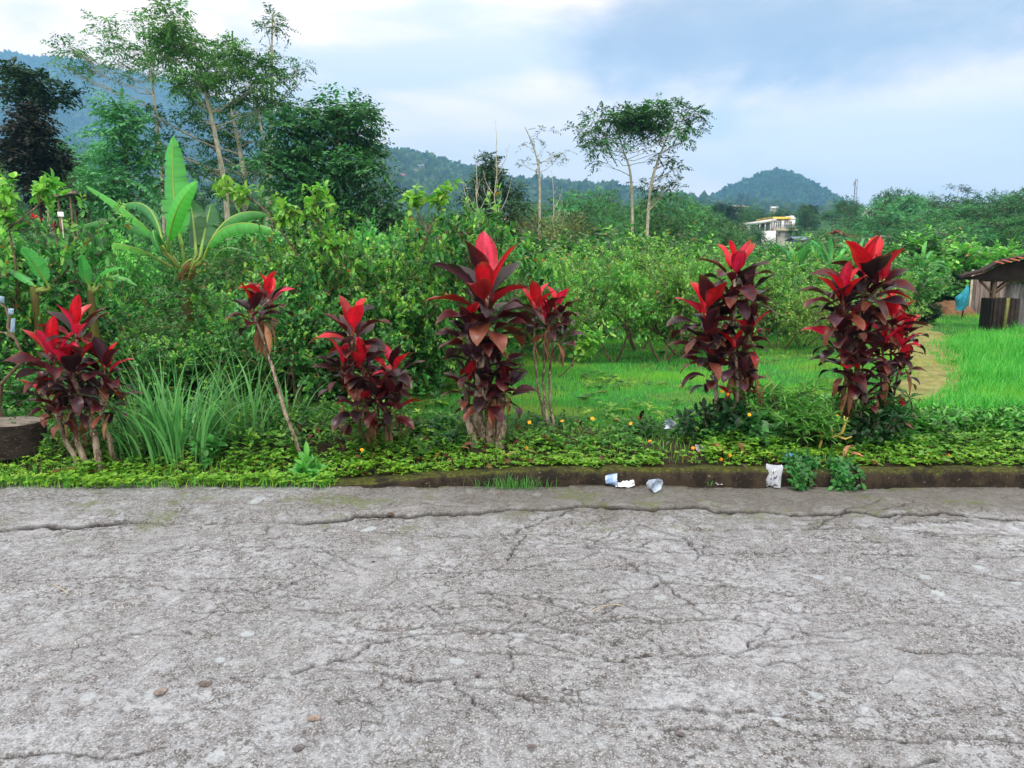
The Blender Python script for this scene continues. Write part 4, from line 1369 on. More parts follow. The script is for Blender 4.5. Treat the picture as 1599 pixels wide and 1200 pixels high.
small_cordy(470, 690, .14, 6, .9, 221, 'small pinkish red ti seedling beside the leaning bare stem')
small_cordy(500, 690, .10, 5, .5, 222, 'tiny brown red ti seedling between the leaning stem and the maroon plant')
small_cordy(1000, 668, .15, 5, .35, 223, 'dark red ti leaves standing alone at the edge of the open lawn')
small_cordy(906, 674, .08, 4, .5, 224, 'tiny reddish brown ti leaf tuft just right of the slender curved stems')
small_cordy(862, 668, .10, 5, .05, 225, 'small blackish wilted leaf tuft at the foot of the slender curved stems')

# ---------------------------------------------------------------- grass clumps
def grass_clump(px, py, n, H, spread, seed, label):
    rs = np.random.RandomState(seed)
    b = G(px, py)
    r = rs.rand(n) ** .7 * spread; a = rs.uniform(0, 6.28, n)
    p0 = np.stack([r * np.cos(a), r * np.sin(a) * .5, np.full(n, -.02)], -1)
    mb = MB()
    blades(mb, rs, p0, H * rs.uniform(.45, 1.15, n), rs.uniform(.010, .026, n), .2 + 1.15 * rs.rand(n) ** 1.3, pick(rs, [S(104, 176, 104), S(76, 146, 84), S(134, 192, 124), S(60, 124, 66)], n, .15), 8, dirs=a + rs.normal(size=n) * .6)
    o = mb.build('grass_clump', GRASSM, None, b)
    tag(o, label, 'grass clump', 'clumps of long bladed grass')


grass_clump(268, 716, 210, .86, .40, 231, 'large fountain of long bladed grass between the leftmost and the leaning ti plant')
grass_clump(395, 690, 34, .95, .2, 232, 'sparse wide arching grass tuft just left of the leaning bare stem')
grass_clump(452, 668, 26, .55, .12, 233, 'short pale grass tuft just right of the leaning bare stem')

# ---------------------------------------------------------------- shrubs at the foot of the right-hand plants
def leafy_shrub(name, px, py, H, Wd, seed, pal, label, leafL=.07, n=220, ratio=.5, whorl=0, dy=0.0):
    rs = np.random.RandomState(seed)
    b = G(px, py); b[1] += dy; b[2] = gz(b[0], b[1])
    wood, lf = MB(), MB()
    ns = max(4, n // 14)
    for s_ in range(ns):
        a = rs.rand() * 6.28; R_ = Wd * .5 * rs.rand() ** .6
        top = np.array([math.cos(a) * R_, math.sin(a) * R_ * .7, H * rs.uniform(.35, 1) * (1.1 - .5 * R_ / (Wd * .5))])
        pts = curve((top[0] * .25, top[1] * .25, -.03), top, (top[0] * .12, top[1] * .12, 0), 7, rs, .02)
        wood.tube(pts, np.linspace(.008, .003, 7), 4, cap=False)
        m = n // ns
        for q in range(m):
            if whorl:      # rosettes of narrow leaves at each tip
                k = whorl; tq = rs.uniform(.5, 1) if q else 1.0
                i = min(int(tq * 6), 5); c0 = pts[i] * (1 - tq * 6 + i) + pts[i + 1] * (tq * 6 - i)
                off = rs.normal(size=3) * .07 * (q > 0); c0 = c0 + off
                if q: wood.tube(curve(pts[max(0, i - 1)], c0, (0, 0, 0), 3), .003, 3, cap=False)
                A = np.arange(k) * 2.4 + rs.rand() * 6; el = rs.uniform(-.3, .9, k)
                D = np.stack([np.cos(A) * np.cos(el), np.sin(A) * np.cos(el), np.sin(el)], -1)
                leaves(lf, c0 + D * .01, D, np.tile([0, 0, 1.], (k, 1)) + rs.normal(size=(k, 3)) * .2, leafL * rs.uniform(.7, 1.2, k), leafL * ratio, pick(rs, pal, k, .18), T_NEAR)
            else:
                tq = rs.uniform(.25, 1); i = min(int(tq * 6), 5); c0 = pts[i] + rs.normal(size=3) * .03
                A = rs.rand() * 6.28; k = 3
                D = rdir(rs, k) + np.array([0, 0, .35]) + np.array([top[0], top[1] - .25, 0]) * .6
                leaves(lf, np.tile(c0, (k, 1)), D, np.tile([0, -.4, 1.], (k, 1)) + rs.normal(size=(k, 3)) * .35, leafL * rs.uniform(.6, 1.3, k), leafL * ratio, pick(rs, pal, k, .2), T_NEAR)
    r = thing(name, b, label, 'shrub')
    wood.build('stem', BARK, r); lf.build('foliage', LEAF, r)


leafy_shrub('narrow_leaved_shrub', 1245, 692, .62, .75, 241, [S(84, 160, 72), S(62, 130, 60), S(112, 178, 84)], 'bright green shrub of narrow whorled leaves between the two tall right ti plants', .085, 190, .14, 15)
leafy_shrub('narrow_leaved_shrub', 1388, 690, .34, .40, 242, [S(50, 116, 62), S(40, 96, 52)], 'low dark narrow leaved shrub at the foot of the small leaved ti plant', .09, 60, .15, 13)
leafy_shrub('broad_leaved_shrub', 1120, 690, .40, .62, 243, [S(34, 80, 44), S(46, 100, 50), S(26, 62, 38)], 'dark green broad leaved mound at the foot of the ti plant with mauve leaves', .075, 460, .55)
leafy_shrub('broad_leaved_shrub', 1180, 700, .28, .40, 244, [S(52, 116, 62), S(80, 146, 86), S(38, 88, 48)], 'lighter broad leaved plant under the left flank of the narrow leaved shrub', .10, 130, .6)
leafy_shrub('broad_leaved_shrub', 1345, 694, .42, .55, 245, [S(30, 72, 42), S(44, 96, 50), S(24, 58, 36)], 'deep green leafy mound behind the yellow twisted branch', .06, 420, .6)
leafy_shrub('trailing_shrub', 1248, 722, .14, .20, 246, [S(44, 112, 52), S(34, 90, 44), S(66, 136, 60)], 'dark creeping herb spilling over the kerb beside the plastic bag', .05, 200, .6, dy=-.16)
leafy_shrub('trailing_shrub', 1328, 728, .11, .16, 247, [S(44, 112, 52), S(34, 90, 44), S(66, 136, 60)], 'creeping herb hanging down the kerb below the dry pale leaves', .045, 150, .6, dy=-.14)
leafy_shrub('rosette_weed', 480, 746, .16, .22, 248, [S(78, 154, 66), S(98, 170, 74)], 'light green rosette weed at the left end of the kerb', .11, 26, .38, dy=.03)
leafy_shrub('rosette_weed', 330, 722, .24, .16, 249, [S(86, 164, 82), S(70, 144, 70)], 'upright light green weed at the foot of the long bladed grass', .12, 24, .36)
leafy_shrub('low_bush', 690, 690, .16, .5, 250, [S(30, 76, 40), S(40, 96, 46)], 'low dark green weeds left of the thick whitish trunks', .06, 160, .6)


def trail_at(px, py, H, Wd, seed, label):
    """herb hanging over the kerb face"""
    rs = np.random.RandomState(seed); b = P(px, py, 5.06)
    wood, lf = MB(), MB()
    for k in range(9):
        x0 = rs.uniform(-Wd / 2, Wd / 2)
        end = np.array([x0 * 1.3 + rs.normal() * .02, -.09 - rs.rand() * .05, -.10 - rs.rand() * .02])
        pts = curve((x0, .10, .01), end, (0, -.05, .06), 7, rs, .02)
        wood.tube(pts, .0025, 3, cap=False)
        for q in range(7):
            m = 5
            D = rdir(rs, m) + np.array([0, -.3, .25])
            leaves(lf, pts[q] + rs.normal(size=(m, 3)) * .012, D, np.tile([0, -.6, 1.], (m, 1)), rs.uniform(.03, .055, m), .028, pick(rs, [S(46, 116, 54), S(34, 90, 44), S(70, 142, 62)], m, .2), T_NEAR)
    r = thing('trailing_weed', b, label, 'weed'); wood.build('stem', BARK, r); lf.build('foliage', LEAF, r)


trail_at(1242, 728, .1, .15, 251, 'leafy weed hanging over the kerb right beside the plastic bag')
trail_at(1320, 730, .1, .14, 252, 'leafy weed hanging over the kerb below the dry pale leaves')


def kerb_tuft(px, py, n, H, seed, label, spread=.1):
    rs = np.random.RandomState(seed); d = ray(px, py); t_ = -CAM_H / d[2]; b = np.array([d[0] * t_, d[1] * t_, -.005])
    mb = MB(); a = rs.uniform(0, 6.28, n)
    p0 = np.stack([rs.normal(size=n) * spread, rs.normal(size=n) * .02, np.zeros(n)], -1)
    blades(mb, rs, p0, H * rs.uniform(.5, 1.2, n), .0045, rs.uniform(.5, 1.3, n), pick(rs, [S(72, 150, 72), S(96, 170, 84), S(56, 124, 60)], n, .2), 4)
    tag(mb.build('grass_tuft', GRASSM, None, b), label, 'grass tuft', 'tufts rooted at the foot of the kerb')


kerb_tuft(800, 762, 170, .11, 261, 'widest fine green tuft at the foot of the kerb, below the thick whitish trunks', .13)
kerb_tuft(905, 752, 30, .14, 262, 'sparse tuft at the kerb foot, left of the blue white cup', .04)
kerb_tuft(648, 748, 24, .08, 263, 'small yellowish tuft at the low end of the kerb', .02)
kerb_tuft(1105, 756, 12, .06, 264, 'tiny tuft at the kerb foot beside the flat plastic scrap', .02)
kerb_tuft(1518, 750, 30, .08, 265, 'tuft growing from the joint at the right part of the kerb', .04)

# ---------------------------------------------------------------- yellow flowers
FLM = surf_mat('flower_petal', S(250, 190, 30), S(244, 150, 24), 60, .6, 0)
FLB = MB()
for k in range(8):
    a = k * math.pi / 4
    leaves(FLB, [(0, 0, 0)], [(math.cos(a), math.sin(a), .25)], [(0, 0, 1)], .016, .011, (1, 1, 1), T_MID)
FLB.box((0, 0, .002), (.007, .007, .005), C=(.8, .45, .2), bev=.002)
FLME = FLB.mesh('flower_head', FLM)
STM = MB().tube([(0, 0, -.09), (.004, 0, -.04), (0, 0, 0)], .0016, 4, C=(.35, .8, .35)).mesh('flower_stem', GRASSM)
rsf = np.random.RandomState(7)
for i, (fx, fy) in enumerate([(565, 703), (1127, 612), (1136, 616), (1170, 648), (1307, 650), (1172, 692), (1169, 735), (1140, 712), (1126, 718), (1202, 712), (1148, 722), (1366, 692), (925, 654), (827, 660), (878, 658), (985, 662), (1082, 700), (1452, 706), (1482, 712), (1500, 716), (822, 700), (1015, 690)]):
    if i in (6,): continue
    Y = 5.45 if fy > 640 else 5.6
    if fy > 700: Y = 5.28
    b = P(fx, fy, Y)
    r = thing('yellow_flower', b, 'small yellow flower open among the low green herbs of the verge', 'flower', 'yellow flowers in the verge', rz=rsf.rand() * 6)
    r.rotation_euler = (.7 + rsf.normal() * .2, rsf.normal() * .3, 0)
    link('bloom', FLME, r); link('stem', STM, r)

# ---------------------------------------------------------------- litter
PLW = bpy.data.materials.new('clear_plastic'); PLW.use_nodes = True
t = NT(PLW.node_tree); PLW.node_tree.nodes.clear()
atn = t.n('ShaderNodeAttribute', attribute_name='Col')
pr = t.n('ShaderNodeBsdfPrincipled', {'Base Color': atn.outputs['Color'], 'Roughness': .22, 'Specular IOR Level': .6, 'Coat Weight': .3})
tr = t.n('ShaderNodeBsdfTransparent')
fr = t.n('ShaderNodeFresnel', {0: 1.4})
ms = t.n('ShaderNodeMixShader', {0: t.math('ADD', .42, fr.outputs[0], clamp=True), 1: tr.outputs[0], 2: pr.outputs[0]})
t.n('ShaderNodeOutputMaterial', {0: ms.outputs[0]})
OPQ = surf_mat('matt_plastic', S(235, 240, 246), S(214, 224, 236), 20, .45, .2, spec=.5)


def road_at(px, py):
    d = ray(px, py); t_ = -CAM_H / d[2]
    return np.array([d[0] * t_, d[1] * t_, -.008])


def cup(px, py, r1, r2, h, yaw, lie, mat, col, label, crush=.15, band=None, loc=None):
    rs = np.random.RandomState(int(px)); mb = MB()
    n, m = 22, 9
    V = []
    for j in range(m):
        f = j / (m - 1); r_ = r1 + (r2 - r1) * f + (.0015 if j == m - 1 else 0)
        a = np.arange(n) * 2 * math.pi / n
        dent = 1 + crush * np.sin(a * 2 + f * 3 + px) * (.4 + f) * .5 + crush * .3 * np.sin(a * 5 + f * 6)
        V.append(np.stack([r_ * np.cos(a) * dent, r_ * np.sin(a) * dent, np.full(n, h * f)], -1))
    V = np.concatenate(V + [np.array([[0, 0, .004]])])
    i = np.arange(m - 1)[:, None] * n; j_ = np.arange(n)[None]; j2 = (j_ + 1) % n
    F = np.stack([i + j_, i + j2, i + n + j2, i + n + j_], -1).reshape(-1, 4)
    F = np.concatenate([F[:, [0, 1, 2]], F[:, [0, 2, 3]], np.stack([np.arange(n), (np.arange(n) + 1) % n, np.full(n, n * m)], -1)])
    C = np.tile(np.asarray(col, float), (len(V), 1))
    if band is not None:
        sel = (np.arange(len(V)) // n >= 2) & (np.arange(len(V)) // n <= 5)
        C[sel] = band
    # lie on the side
    a = lie
    V = np.stack([V[:, 0], V[:, 1] * math.cos(a) - V[:, 2] * math.sin(a), V[:, 1] * math.sin(a) + V[:, 2] * math.cos(a)], -1)
    V[:, 2] -= V[:, 2].min()
    mb.add(V, F, C)
    o = mb.build('crushed_cup', mat, None, road_at(px, py) if loc is None else loc, smooth=True)
    o.rotation_euler = (0, 0, yaw)
    tag(o, label, 'plastic cup')
    return o


cup(946, 756, .028, .040, .085, 1.3, 1.45, OPQ, S(186, 214, 250), 'crushed pale blue plastic cup lying at the kerb foot, left of the white paper', .35, band=S(150, 186, 236))
cup(1015, 762, .030, .042, .09, .4, 1.35, PLW, S(196, 220, 244), 'squashed clear plastic cup at the kerb foot, right of the white paper', .28)
cup(1052, 672, .028, .042, .09, -.9, 1.3, PLW, S(204, 222, 244), 'clear plastic cup lying on the herbs at the lawn edge', .2, loc=G(1052, 680) + np.array([0, 0, .06]))


def sheet(name, loc, w, h, mat, col, label, cat, seed, crump=.25, rot=(0, 0, 0), res=14, pillow=0.0, ink=None):
    """crumpled film or paper"""
    rs = np.random.RandomState(seed)
    u, v = np.meshgrid(np.linspace(-.5, .5, res), np.linspace(-.5, .5, res))
    z = (noise2(u * 5 + seed, v * 5, seed, 4, 1.0) - .5) * crump * w
    x = u * w * (1 + .2 * (noise2(u * 3, v * 3 + 9, seed + 2, 2) - .5)); y = v * h * (1 + .3 * (noise2(u * 3 + 4, v * 3, seed + 3, 2) - .5))
    C = np.tile(np.asarray(col, float), (res * res, 1))
    if ink is not None:
        k = (noise2(u * 14, v * 14, seed + 5, 2) > .62) & (np.abs(u) < .33) & (v < .2)
        C[k.ravel()] = ink
    mb = MB()
    i = np.arange(res - 1)[:, None] * res + np.arange(res - 1)[None]
    F = np.stack([i, i + 1, i + res + 1, i + res], -1).reshape(-1, 4)
    if pillow:
        bul = pillow * w * (1 - (2 * np.abs(u)) ** 3) * (1 - (2 * np.abs(v)) ** 3)
        mb.add(np.stack([x, y, z * .6 + bul], -1).reshape(-1, 3), F, C)
        mb.add(np.stack([x, y, z * .6 - bul * .5], -1).reshape(-1, 3), F[:, ::-1], C)
    else:
        mb.add(np.stack([x, y, z], -1).reshape(-1, 3), F, C)
    o = mb.build(name, mat, None, loc, smooth=False)
    o.rotation_euler = rot
    tag(o, label, cat)
    return o


sheet('crumpled_paper', road_at(975, 757) + [0, 0, .02], .14, .07, OPQ, (1.0, 1.0, 1.0), 'crumpled white paper scrap at the kerb foot between two plastic cups', 'paper', 31, .5, (.5, 0, .1))
sheet('plastic_scrap', road_at(1125, 756) + [0, 0, .014], .085, .04, PLW, S(214, 222, 230), 'flat clear plastic scrap on the road edge, alone left of the big bag', 'plastic scrap', 32, .3, (.4, .1, .5))
sheet('plastic_bag', road_at(1208, 758) + [0, .02, .072], .115, .165, PLW, S(206, 222, 240), 'clear plastic food bag with dark printing leaning against the kerb', 'plastic bag', 33, .22, (1.05, 0, -.45), 22, .22, ink=S(38, 40, 48))
sheet('blue_wrapper', P(1234, 714, 5.2), .06, .055, OPQ, S(70, 150, 214), 'small bright blue wrapper in the herbs just above the plastic bag', 'wrapper', 34, .5, (.9, 0, .3), 10, .3)
sheet('pale_scrap', P(1095, 700, 5.35), .09, .05, OPQ, S(170, 164, 166), 'grey white scrap lying among the herbs beside dead brown leaves', 'paper', 35, .6, (.5, 0, .3))


def dead_leaf(px, py, Y, L, yaw, col, seed, label, lift=.02):
    rs = np.random.RandomState(seed); mb = MB()
    b = P(px, py, Y)
    az = yaw
    n = 8; t_ = np.linspace(0, 1, n)
    M = np.stack([t_ * L - L / 2, .0 * t_, .03 * np.sin(t_ * 4 + seed)], -1)
    w = np.sin(np.clip(t_, .03, .97) * math.pi) ** .8 * L * .17
    u = np.array([-1, -.5, 0, .5, 1])
    V = M[:, None] + np.stack([u[None] * 0 + t_[:, None] * 0, u[None] * w[:, None], np.abs(u)[None] * w[:, None] * .8], -1)
    q = np.arange(n - 1)[:, None] * 5 + np.arange(4)[None]
    mb.add(V.reshape(-1, 3), np.stack([q, q + 1, q + 6, q + 5], -1).reshape(-1, 4), col)
    o = mb.build('dead_leaf', DRYM, None, b, smooth=True)
    o.rotation_euler = (rs.normal() * .3, rs.normal() * .3, yaw)
    tag(o, label, 'dead leaf', 'dry fallen leaves on the verge')


for i, (a, b_, Y, L, yw, c_, lb) in enumerate([
    (1325, 706, 5.25, .16, .5, (1.4, 1.4, 1.5), 'pale dry curled leaf lying above the kerb under the yellow branch'),
    (1336, 716, 5.22, .12, -.8, (1.5, 1.3, 1.3), 'pinkish pale dry leaf hanging at the kerb top'),
    (1122, 704, 5.35, .16, -.2, (.9, .8, .7), 'brown dead leaf on the herbs right of the grey white scrap'),
    (858, 690, 5.45, .16, .1, (1.1, .9, .6), 'orange brown dead leaf at the right of the thick whitish trunks'),
    (866, 712, 5.3, .12, .4, (.9, .7, .6), 'reddish brown dead leaf near the kerb top below the slender plant'),
    (680, 712, 5.35, .07, .4, (1.2, .7, .5), 'small rusty fallen leaf at the kerb top left of the whitish trunks'),
    (400, 728, 5.25, .08, .4, (1.3, .7, .5), 'small rusty fallen leaf left of the foot of the leaning stem'),
    (1160, 700, 5.35, .09, 1.2, (1.4, 1.4, 1.4), 'little pale upright dry leaf beside a yellow flower')]):
    dead_leaf(a, b_, Y, L, yw, c_, 300 + i, lb)

# ---------------------------------------------------------------- twisted yellow branch
mb = MB(); bY = 5.42
b0 = P(1284, 700, bY)
pp = lambda x, y, dy=0.0: P(x, y, bY + dy) - b0
col_y = (1, 1, 1)
mb.tube(np.array([pp(1278, 704), pp(1282, 690), pp(1284, 680), pp(1300, 684, -.02), pp(1315, 676, -.04), pp(1320, 662, -.03), pp(1318, 650, 0)]), [.010, .011, .012, .012, .011, .009, .005], 7)
mb.tube(np.array([pp(1284, 680), pp(1276, 670), pp(1268, 662, .03)]), [.010, .007, .004], 6)
mb.tube(np.array([pp(1300, 684, -.02), pp(1299, 672, -.02), pp(1298, 664)]), [.007, .005, .003], 6)
mb.tube(np.array([pp(1308, 682, -.03), pp(1320, 686, -.05), pp(1330, 682, -.04)]), [.009, .008, .005], 6)
mb.tube(np.array([pp(1320, 662, -.03), pp(1324, 652, -.02)]), [.006, .003], 6)
YB = surf_mat('yellow_branch', S(190, 176, 96), S(150, 132, 70), 30, .7, .4)
tag(mb.build('twisted_branch', YB, None, b0, smooth=True), 'leafless yellowish forked branch in front of the dark leafy mound', 'branch')

# ---------------------------------------------------------------- stone block / stump at far left
def stump():
    rs = np.random.RandomState(41)
    b = G(18, 722); b[1] = 5.45; b = np.array([P(18, 700, 5.5)[0], 5.5, gz(-3.6, 5.5)])
    n, m = 36, 16
    V = []
    rx, ry, h = .265, .2, .25
    prof = [(1.02, -.05), (1.03, .15), (1.0, .45), (.96, .75), (.95, .86), (.90, .93), (.80, .965), (.55, .985), (.3, .99)]
    a = np.arange(n) * 2 * math.pi / n
    for k, (r_, z_) in enumerate(prof):
        nn = 1 + .26 * (noise2(a * 1.2, a * 0 + z_ * 4, 5, 3, 1.0) - .5) + .05 * (noise2(a * 4, a * 0 + z_ * 9, 6, 3, 1.0) - .5)
        V.append(np.stack([rx * r_ * nn * np.cos(a), ry * r_ * nn * np.sin(a), h * z_ + .012 * (noise2(a * 2, a * 0 + k, 7, 2) - .5)], -1))
    V = np.concatenate(V + [np.array([[0, 0, h * .99]])]); L_ = len(prof)
    i = np.arange(L_ - 1)[:, None] * n; j = np.arange(n)[None]; j2 = (j + 1) % n
    F = np.stack([i + j, i + j2, i + n + j2, i + n + j], -1).reshape(-1, 4)
    F = np.concatenate([F[:, [0, 1, 2]], F[:, [0, 2, 3]], np.stack([np.arange(n) + (L_ - 1) * n, (np.arange(n) + 1) % n + (L_ - 1) * n, np.full(n, L_ * n)], -1)])
    r = thing('stone_block', b, 'dark weathered stump like stone block with pale flat top, left of all plants', 'stone')
    zz = V[:, 2] / h
    rg = np.minimum(F.min(1) // n, L_); topf = (rg >= 5) | (F.max(1) >= n * L_)
    def part(F_):
        u_, inv = np.unique(F_, return_inverse=True)
        return MB().add(V[u_], inv.reshape(F_.shape))
    mb1 = part(F[~topf]); mb2 = part(F[topf])
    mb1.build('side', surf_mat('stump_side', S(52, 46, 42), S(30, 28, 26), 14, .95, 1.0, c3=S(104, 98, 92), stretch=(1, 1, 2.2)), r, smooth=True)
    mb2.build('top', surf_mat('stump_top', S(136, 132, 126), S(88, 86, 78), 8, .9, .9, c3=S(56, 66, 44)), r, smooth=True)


stump()

# ---------------------------------------------------------------- bare branch with plastic strips, far left edge
bY = 5.8
b0 = GB(-8, bY)
r = thing('pruned_sapling', b0, 'crooked pruned sapling at the left photo edge with bluish plastic strips tied on', 'sapling')
q = lambda x, y, dy=0.0: P(x, y, bY + dy) - b0
mb = MB()
mb.tube(np.array([(0, 0, -.05), q(-2, 640), q(2, 600), q(38, 560), q(24, 530), q(12, 512), q(14, 495), q(8, 480), q(-10, 468)]), [.02, .018, .016, .011, .012, .012, .011, .008, .005], 7)
mb.tube(np.array([q(24, 530), q(8, 520), q(-12, 518)]), [.011, .008, .006], 6)
mb.build('stem', BARK, r, smooth=True)
for (x, y, w_, h_, sd) in ((17, 487, .04, .05, 1), (20, 508, .03, .11, 2), (2, 468, .04, .05, 3)):
    o = sheet('plastic_strip', q(x, y, -.02), w_, h_, OPQ, S(132, 164, 186), None, None, sd + 60, .5, (1.4, .1, .15 * sd), 8, .2)
    o.parent = r
    if 'category' in o: del o['category']

# ---------------------------------------------------------------- pebbles and crumbs on the road
PEB = surf_mat('pebble', S(150, 142, 138), S(100, 98, 98), 30, .85, .4)
rsp = np.random.RandomState(19)
spots = [(610, 800, .030, (.35, .32, .28), 'dark earth clod sitting on the crack of the road seam'), (586, 803, .018, (.4, .36, .3), 'small dark clod left of the larger one on the road seam'),
         (490, 1116, .020, (1.12, 1.05, .95), 'beige flat stone set in the road surface, near the picture bottom'), (745, 1048, .012, (.75, .78, .85), 'bluish grey pebble on the road left of centre'),
         (583, 873, .009, (.3, .3, .3), 'single black pebble on the road below the seam clods'), (466, 1162, .018, (.55, .6, .68), 'blue grey flat stone in the road at the lower left'),
         (320, 1063, .022, (.55, .54, .52), 'dark lifted crust flake on the road at the lower left'), (1062, 1140, .016, (.6, .64, .7), 'grey stone set in the road at the lower right of centre'),
         (830, 1160, .014, (.6, .62, .66), 'grey pebble in the road at the bottom centre'), (250, 1075, .024, (.95, .93, .88), 'tan flat stone set in the road at the lower left')]
for (px, py, r_, c_, lb) in spots:
    b = road_at(px, py); n, m = 14, 7; V = []
    for k in range(m):
        f = k / (m - 1); a = np.arange(n) * 2 * math.pi / n
        rr = r_ * .85 * math.cos(f * math.pi / 2 * .96) * (1 + .18 * np.sin(a * 2 + r_ * 999) + .08 * rsp.normal(size=n))
        V.append(np.stack([rr * np.cos(a) * 1.3, rr * np.sin(a), np.full(n, -.006) + r_ * .3 * math.sin(f * math.pi / 2)], -1))
    V = np.concatenate(V + [np.array([[0, 0, r_ * .3 - .006]])])
    i = np.arange(m - 1)[:, None] * n; j = np.arange(n)[None]; j2 = (j + 1) % n
    F = np.stack([i + j, i + j2, i + n + j2, i + n + j], -1).reshape(-1, 4)
    F = np.concatenate([F[:, [0, 1, 2]], F[:, [0, 2, 3]], np.stack([np.arange(n) + (m - 1) * n, (np.arange(n) + 1) % n + (m - 1) * n, np.full(n, n * m)], -1)])
    tag(MB().add(V, F, c_).build('pebble', PEB, None, b, smooth=True), lb, 'stone')
for (pts, lb) in (([(920, 958), (940, 948), (962, 945), (975, 948)], 'pale dry grass stem lying on the road right of centre'), ([(80, 912), (95, 920), (107, 928)], 'pale dry grass stem lying on the road at the left')):
    w_ = np.array([road_at(*p) + [0, 0, .012] for p in pts])
    tag(MB().tube(w_ - w_[0], .0022, 5, C=(1, 1, 1)).build('dry_stem', surf_mat('dry_straw', S(176, 172, 150), S(150, 146, 124), 30, .8, 0), None, w_[0]), lb, 'grass stem')
# ================================================================ ORCHARD
GUAVA = [bush_meshes('guava', 300 + i, 2.3, sp, 6, .10, T_NEAR, PAL_GUAVA, PAL_GUAVA_Y, st, bare, 17, tf) for i, (sp, st, bare, tf) in enumerate([(.75, 4, .12, .3), (.9, 4, .1, .2), (.6, 3, .15, .4)])]
GUAVA_D = [bush_meshes('guava_dark', 320 + i, 2.3, .85, 6, .085, T_MID, [S(62, 124, 60), S(46, 100, 52), S(84, 150, 70)], PAL_GUAVA, 4, .1, 17, .25) for i in range(2)]
ORCH = [bush_meshes('orchard', 340 + i, 2.2, .85, 4, .10, T_MID, p_, PAL_GUAVA_Y, 3, .55, 13, .35) for i, p_ in enumerate([[S(92, 164, 76), S(70, 134, 64), S(118, 184, 88)], [S(72, 142, 68), S(54, 114, 58), S(96, 166, 80)], [S(128, 176, 82), S(98, 150, 70), S(84, 140, 66)]])]
ORCH_D = [bush_meshes('orchard_dense', 350 + i, 2.0, .9, 6, .15, T_FAR, p_, PAL_GUAVA_Y, 4, .1, 9, .2) for i, p_ in enumerate([[S(72, 138, 66), S(54, 112, 56)], [S(56, 116, 58), S(44, 94, 50)]])]


def ztop(meshes):
    n = len(meshes[1][1].vertices); a = np.empty(n * 3, np.float32)
    meshes[1][1].vertices.foreach_get('co', a)
    return np.percentile(a.reshape(-1, 3)[:, 2], 99.3)


ZT = {}


def put_bush(name, protos, i, px, Y, top, label, cat, group, rs, wide=1.0):
    me = protos[i % len(protos)]
    key = me[0][1].name
    if key not in ZT: ZT[key] = ztop(me)
    b = GB(px, Y)
    H = P(px, top, Y)[2] - b[2]
    s = H / ZT[key]
    return place(name, me, b, label, cat, group, rs.rand() * 6.28, (s * wide, s * wide, s))


rs = np.random.RandomState(77)
near = [(-40, 6.9, 440, 0), (-15, 7.6, 345, 1), (-90, 8.6, 340, 2), (85, 7.2, 520, 1), (150, 7.7, 525, 2), (225, 7.5, 530, 0), (300, 7.7, 530, 1), (372, 7.6, 525, 2),
        (450, 8.2, 400, 0), (490, 8.4, 318, 2), (455, 7.4, 460, 1), (545, 8.0, 420, 0), (560, 9.0, 375, 1), (620, 8.6, 395, 2), (672, 9.2, 338, 0), 
        (385, 9.0, 470, 2), (725, 12.6, 396, 1), (20, 8.8, 415, 0)]
LABN = {0: 'leafy guava bush in the dense left thicket', 1: 'leafy guava bush in the dense left thicket', 2: 'leafy guava bush in the dense left thicket'}
uniq = {1: 'tall guava bush with light shoots at the left, above the cut stone block', 9: 'tallest guava bush, its bare sloping shoots rising in front of the dense dark tree',
        14: 'guava bush with pale bare upright twig, between dense dark tree and the tallest ti plant'}
for i, (px, Y, top, k) in enumerate(near):
    lb = uniq.get(i, 'leafy guava bush in the dense thicket behind the left ti plants')
    put_bush('guava_bush', GUAVA, k, px, Y, top, lb, 'bush', 'guava bushes of the left thicket', rs, 1.15 if top > 500 else (.9 if top > 440 else .72))
for (px, Y, top, k) in [(30, 11, 425, 0), (110, 10.9, 485, 1), (190, 9.4, 500, 0), (270, 9.0, 505, 1), (350, 9.4, 500, 0), (430, 10.6, 405, 1), (520, 11, 395, 0), (600, 10.8, 388, 1), (-60, 11, 400, 1), (15, 9.8, 430, 1), (445, 9.6, 430, 0), (590, 9.4, 430, 1), (690, 12, 395, 1)]:
    put_bush('guava_bush', GUAVA_D, k, px, Y, top, 'darker small leaved bush behind the front row of the left thicket', 'bush', 'darker bushes of the left thicket', rs, 1.2)
# orchard rows on the lawn side
cen = [(760, 13.0, 400, 1), (800, 12.6, 420, 1), (868, 11.8, 410, 0), (962, 12.6, 392, 0), (1040, 12.4, 398, 0), (905, 14.2, 400, 1), (1000, 14.6, 372, 0), (1098, 14.2, 392, 0), (1065, 13.2, 420, 2),
       (1170, 15.5, 415, 1), (1225, 14.5, 440, 2), (1262, 15.2, 450, 2), (1300, 16, 455, 2), (1385, 18.0, 430, 2), (1350, 16.5, 440, 2), (1330, 17.5, 440, 1), (1130, 16, 400, 2), (830, 15.5, 395, 2)]
ul = {3: 'spreading guava tree whose thin trunks stand on the open lawn in the middle', 2: 'small guava bush right behind the slender curved stems', 10: 'yellowish green bush between the two tall right ti plants', 14: 'yellowish bush just left of the turquoise cloth'}
for i, (px, Y, top, k) in enumerate(cen):
    put_bush('guava_tree', ORCH, k, px, Y, top, ul.get(i, 'small guava tree in the front rows of the orchard beyond the lawn'), 'tree', 'front rows of the orchard', rs, rs.uniform(.75, 1.0))
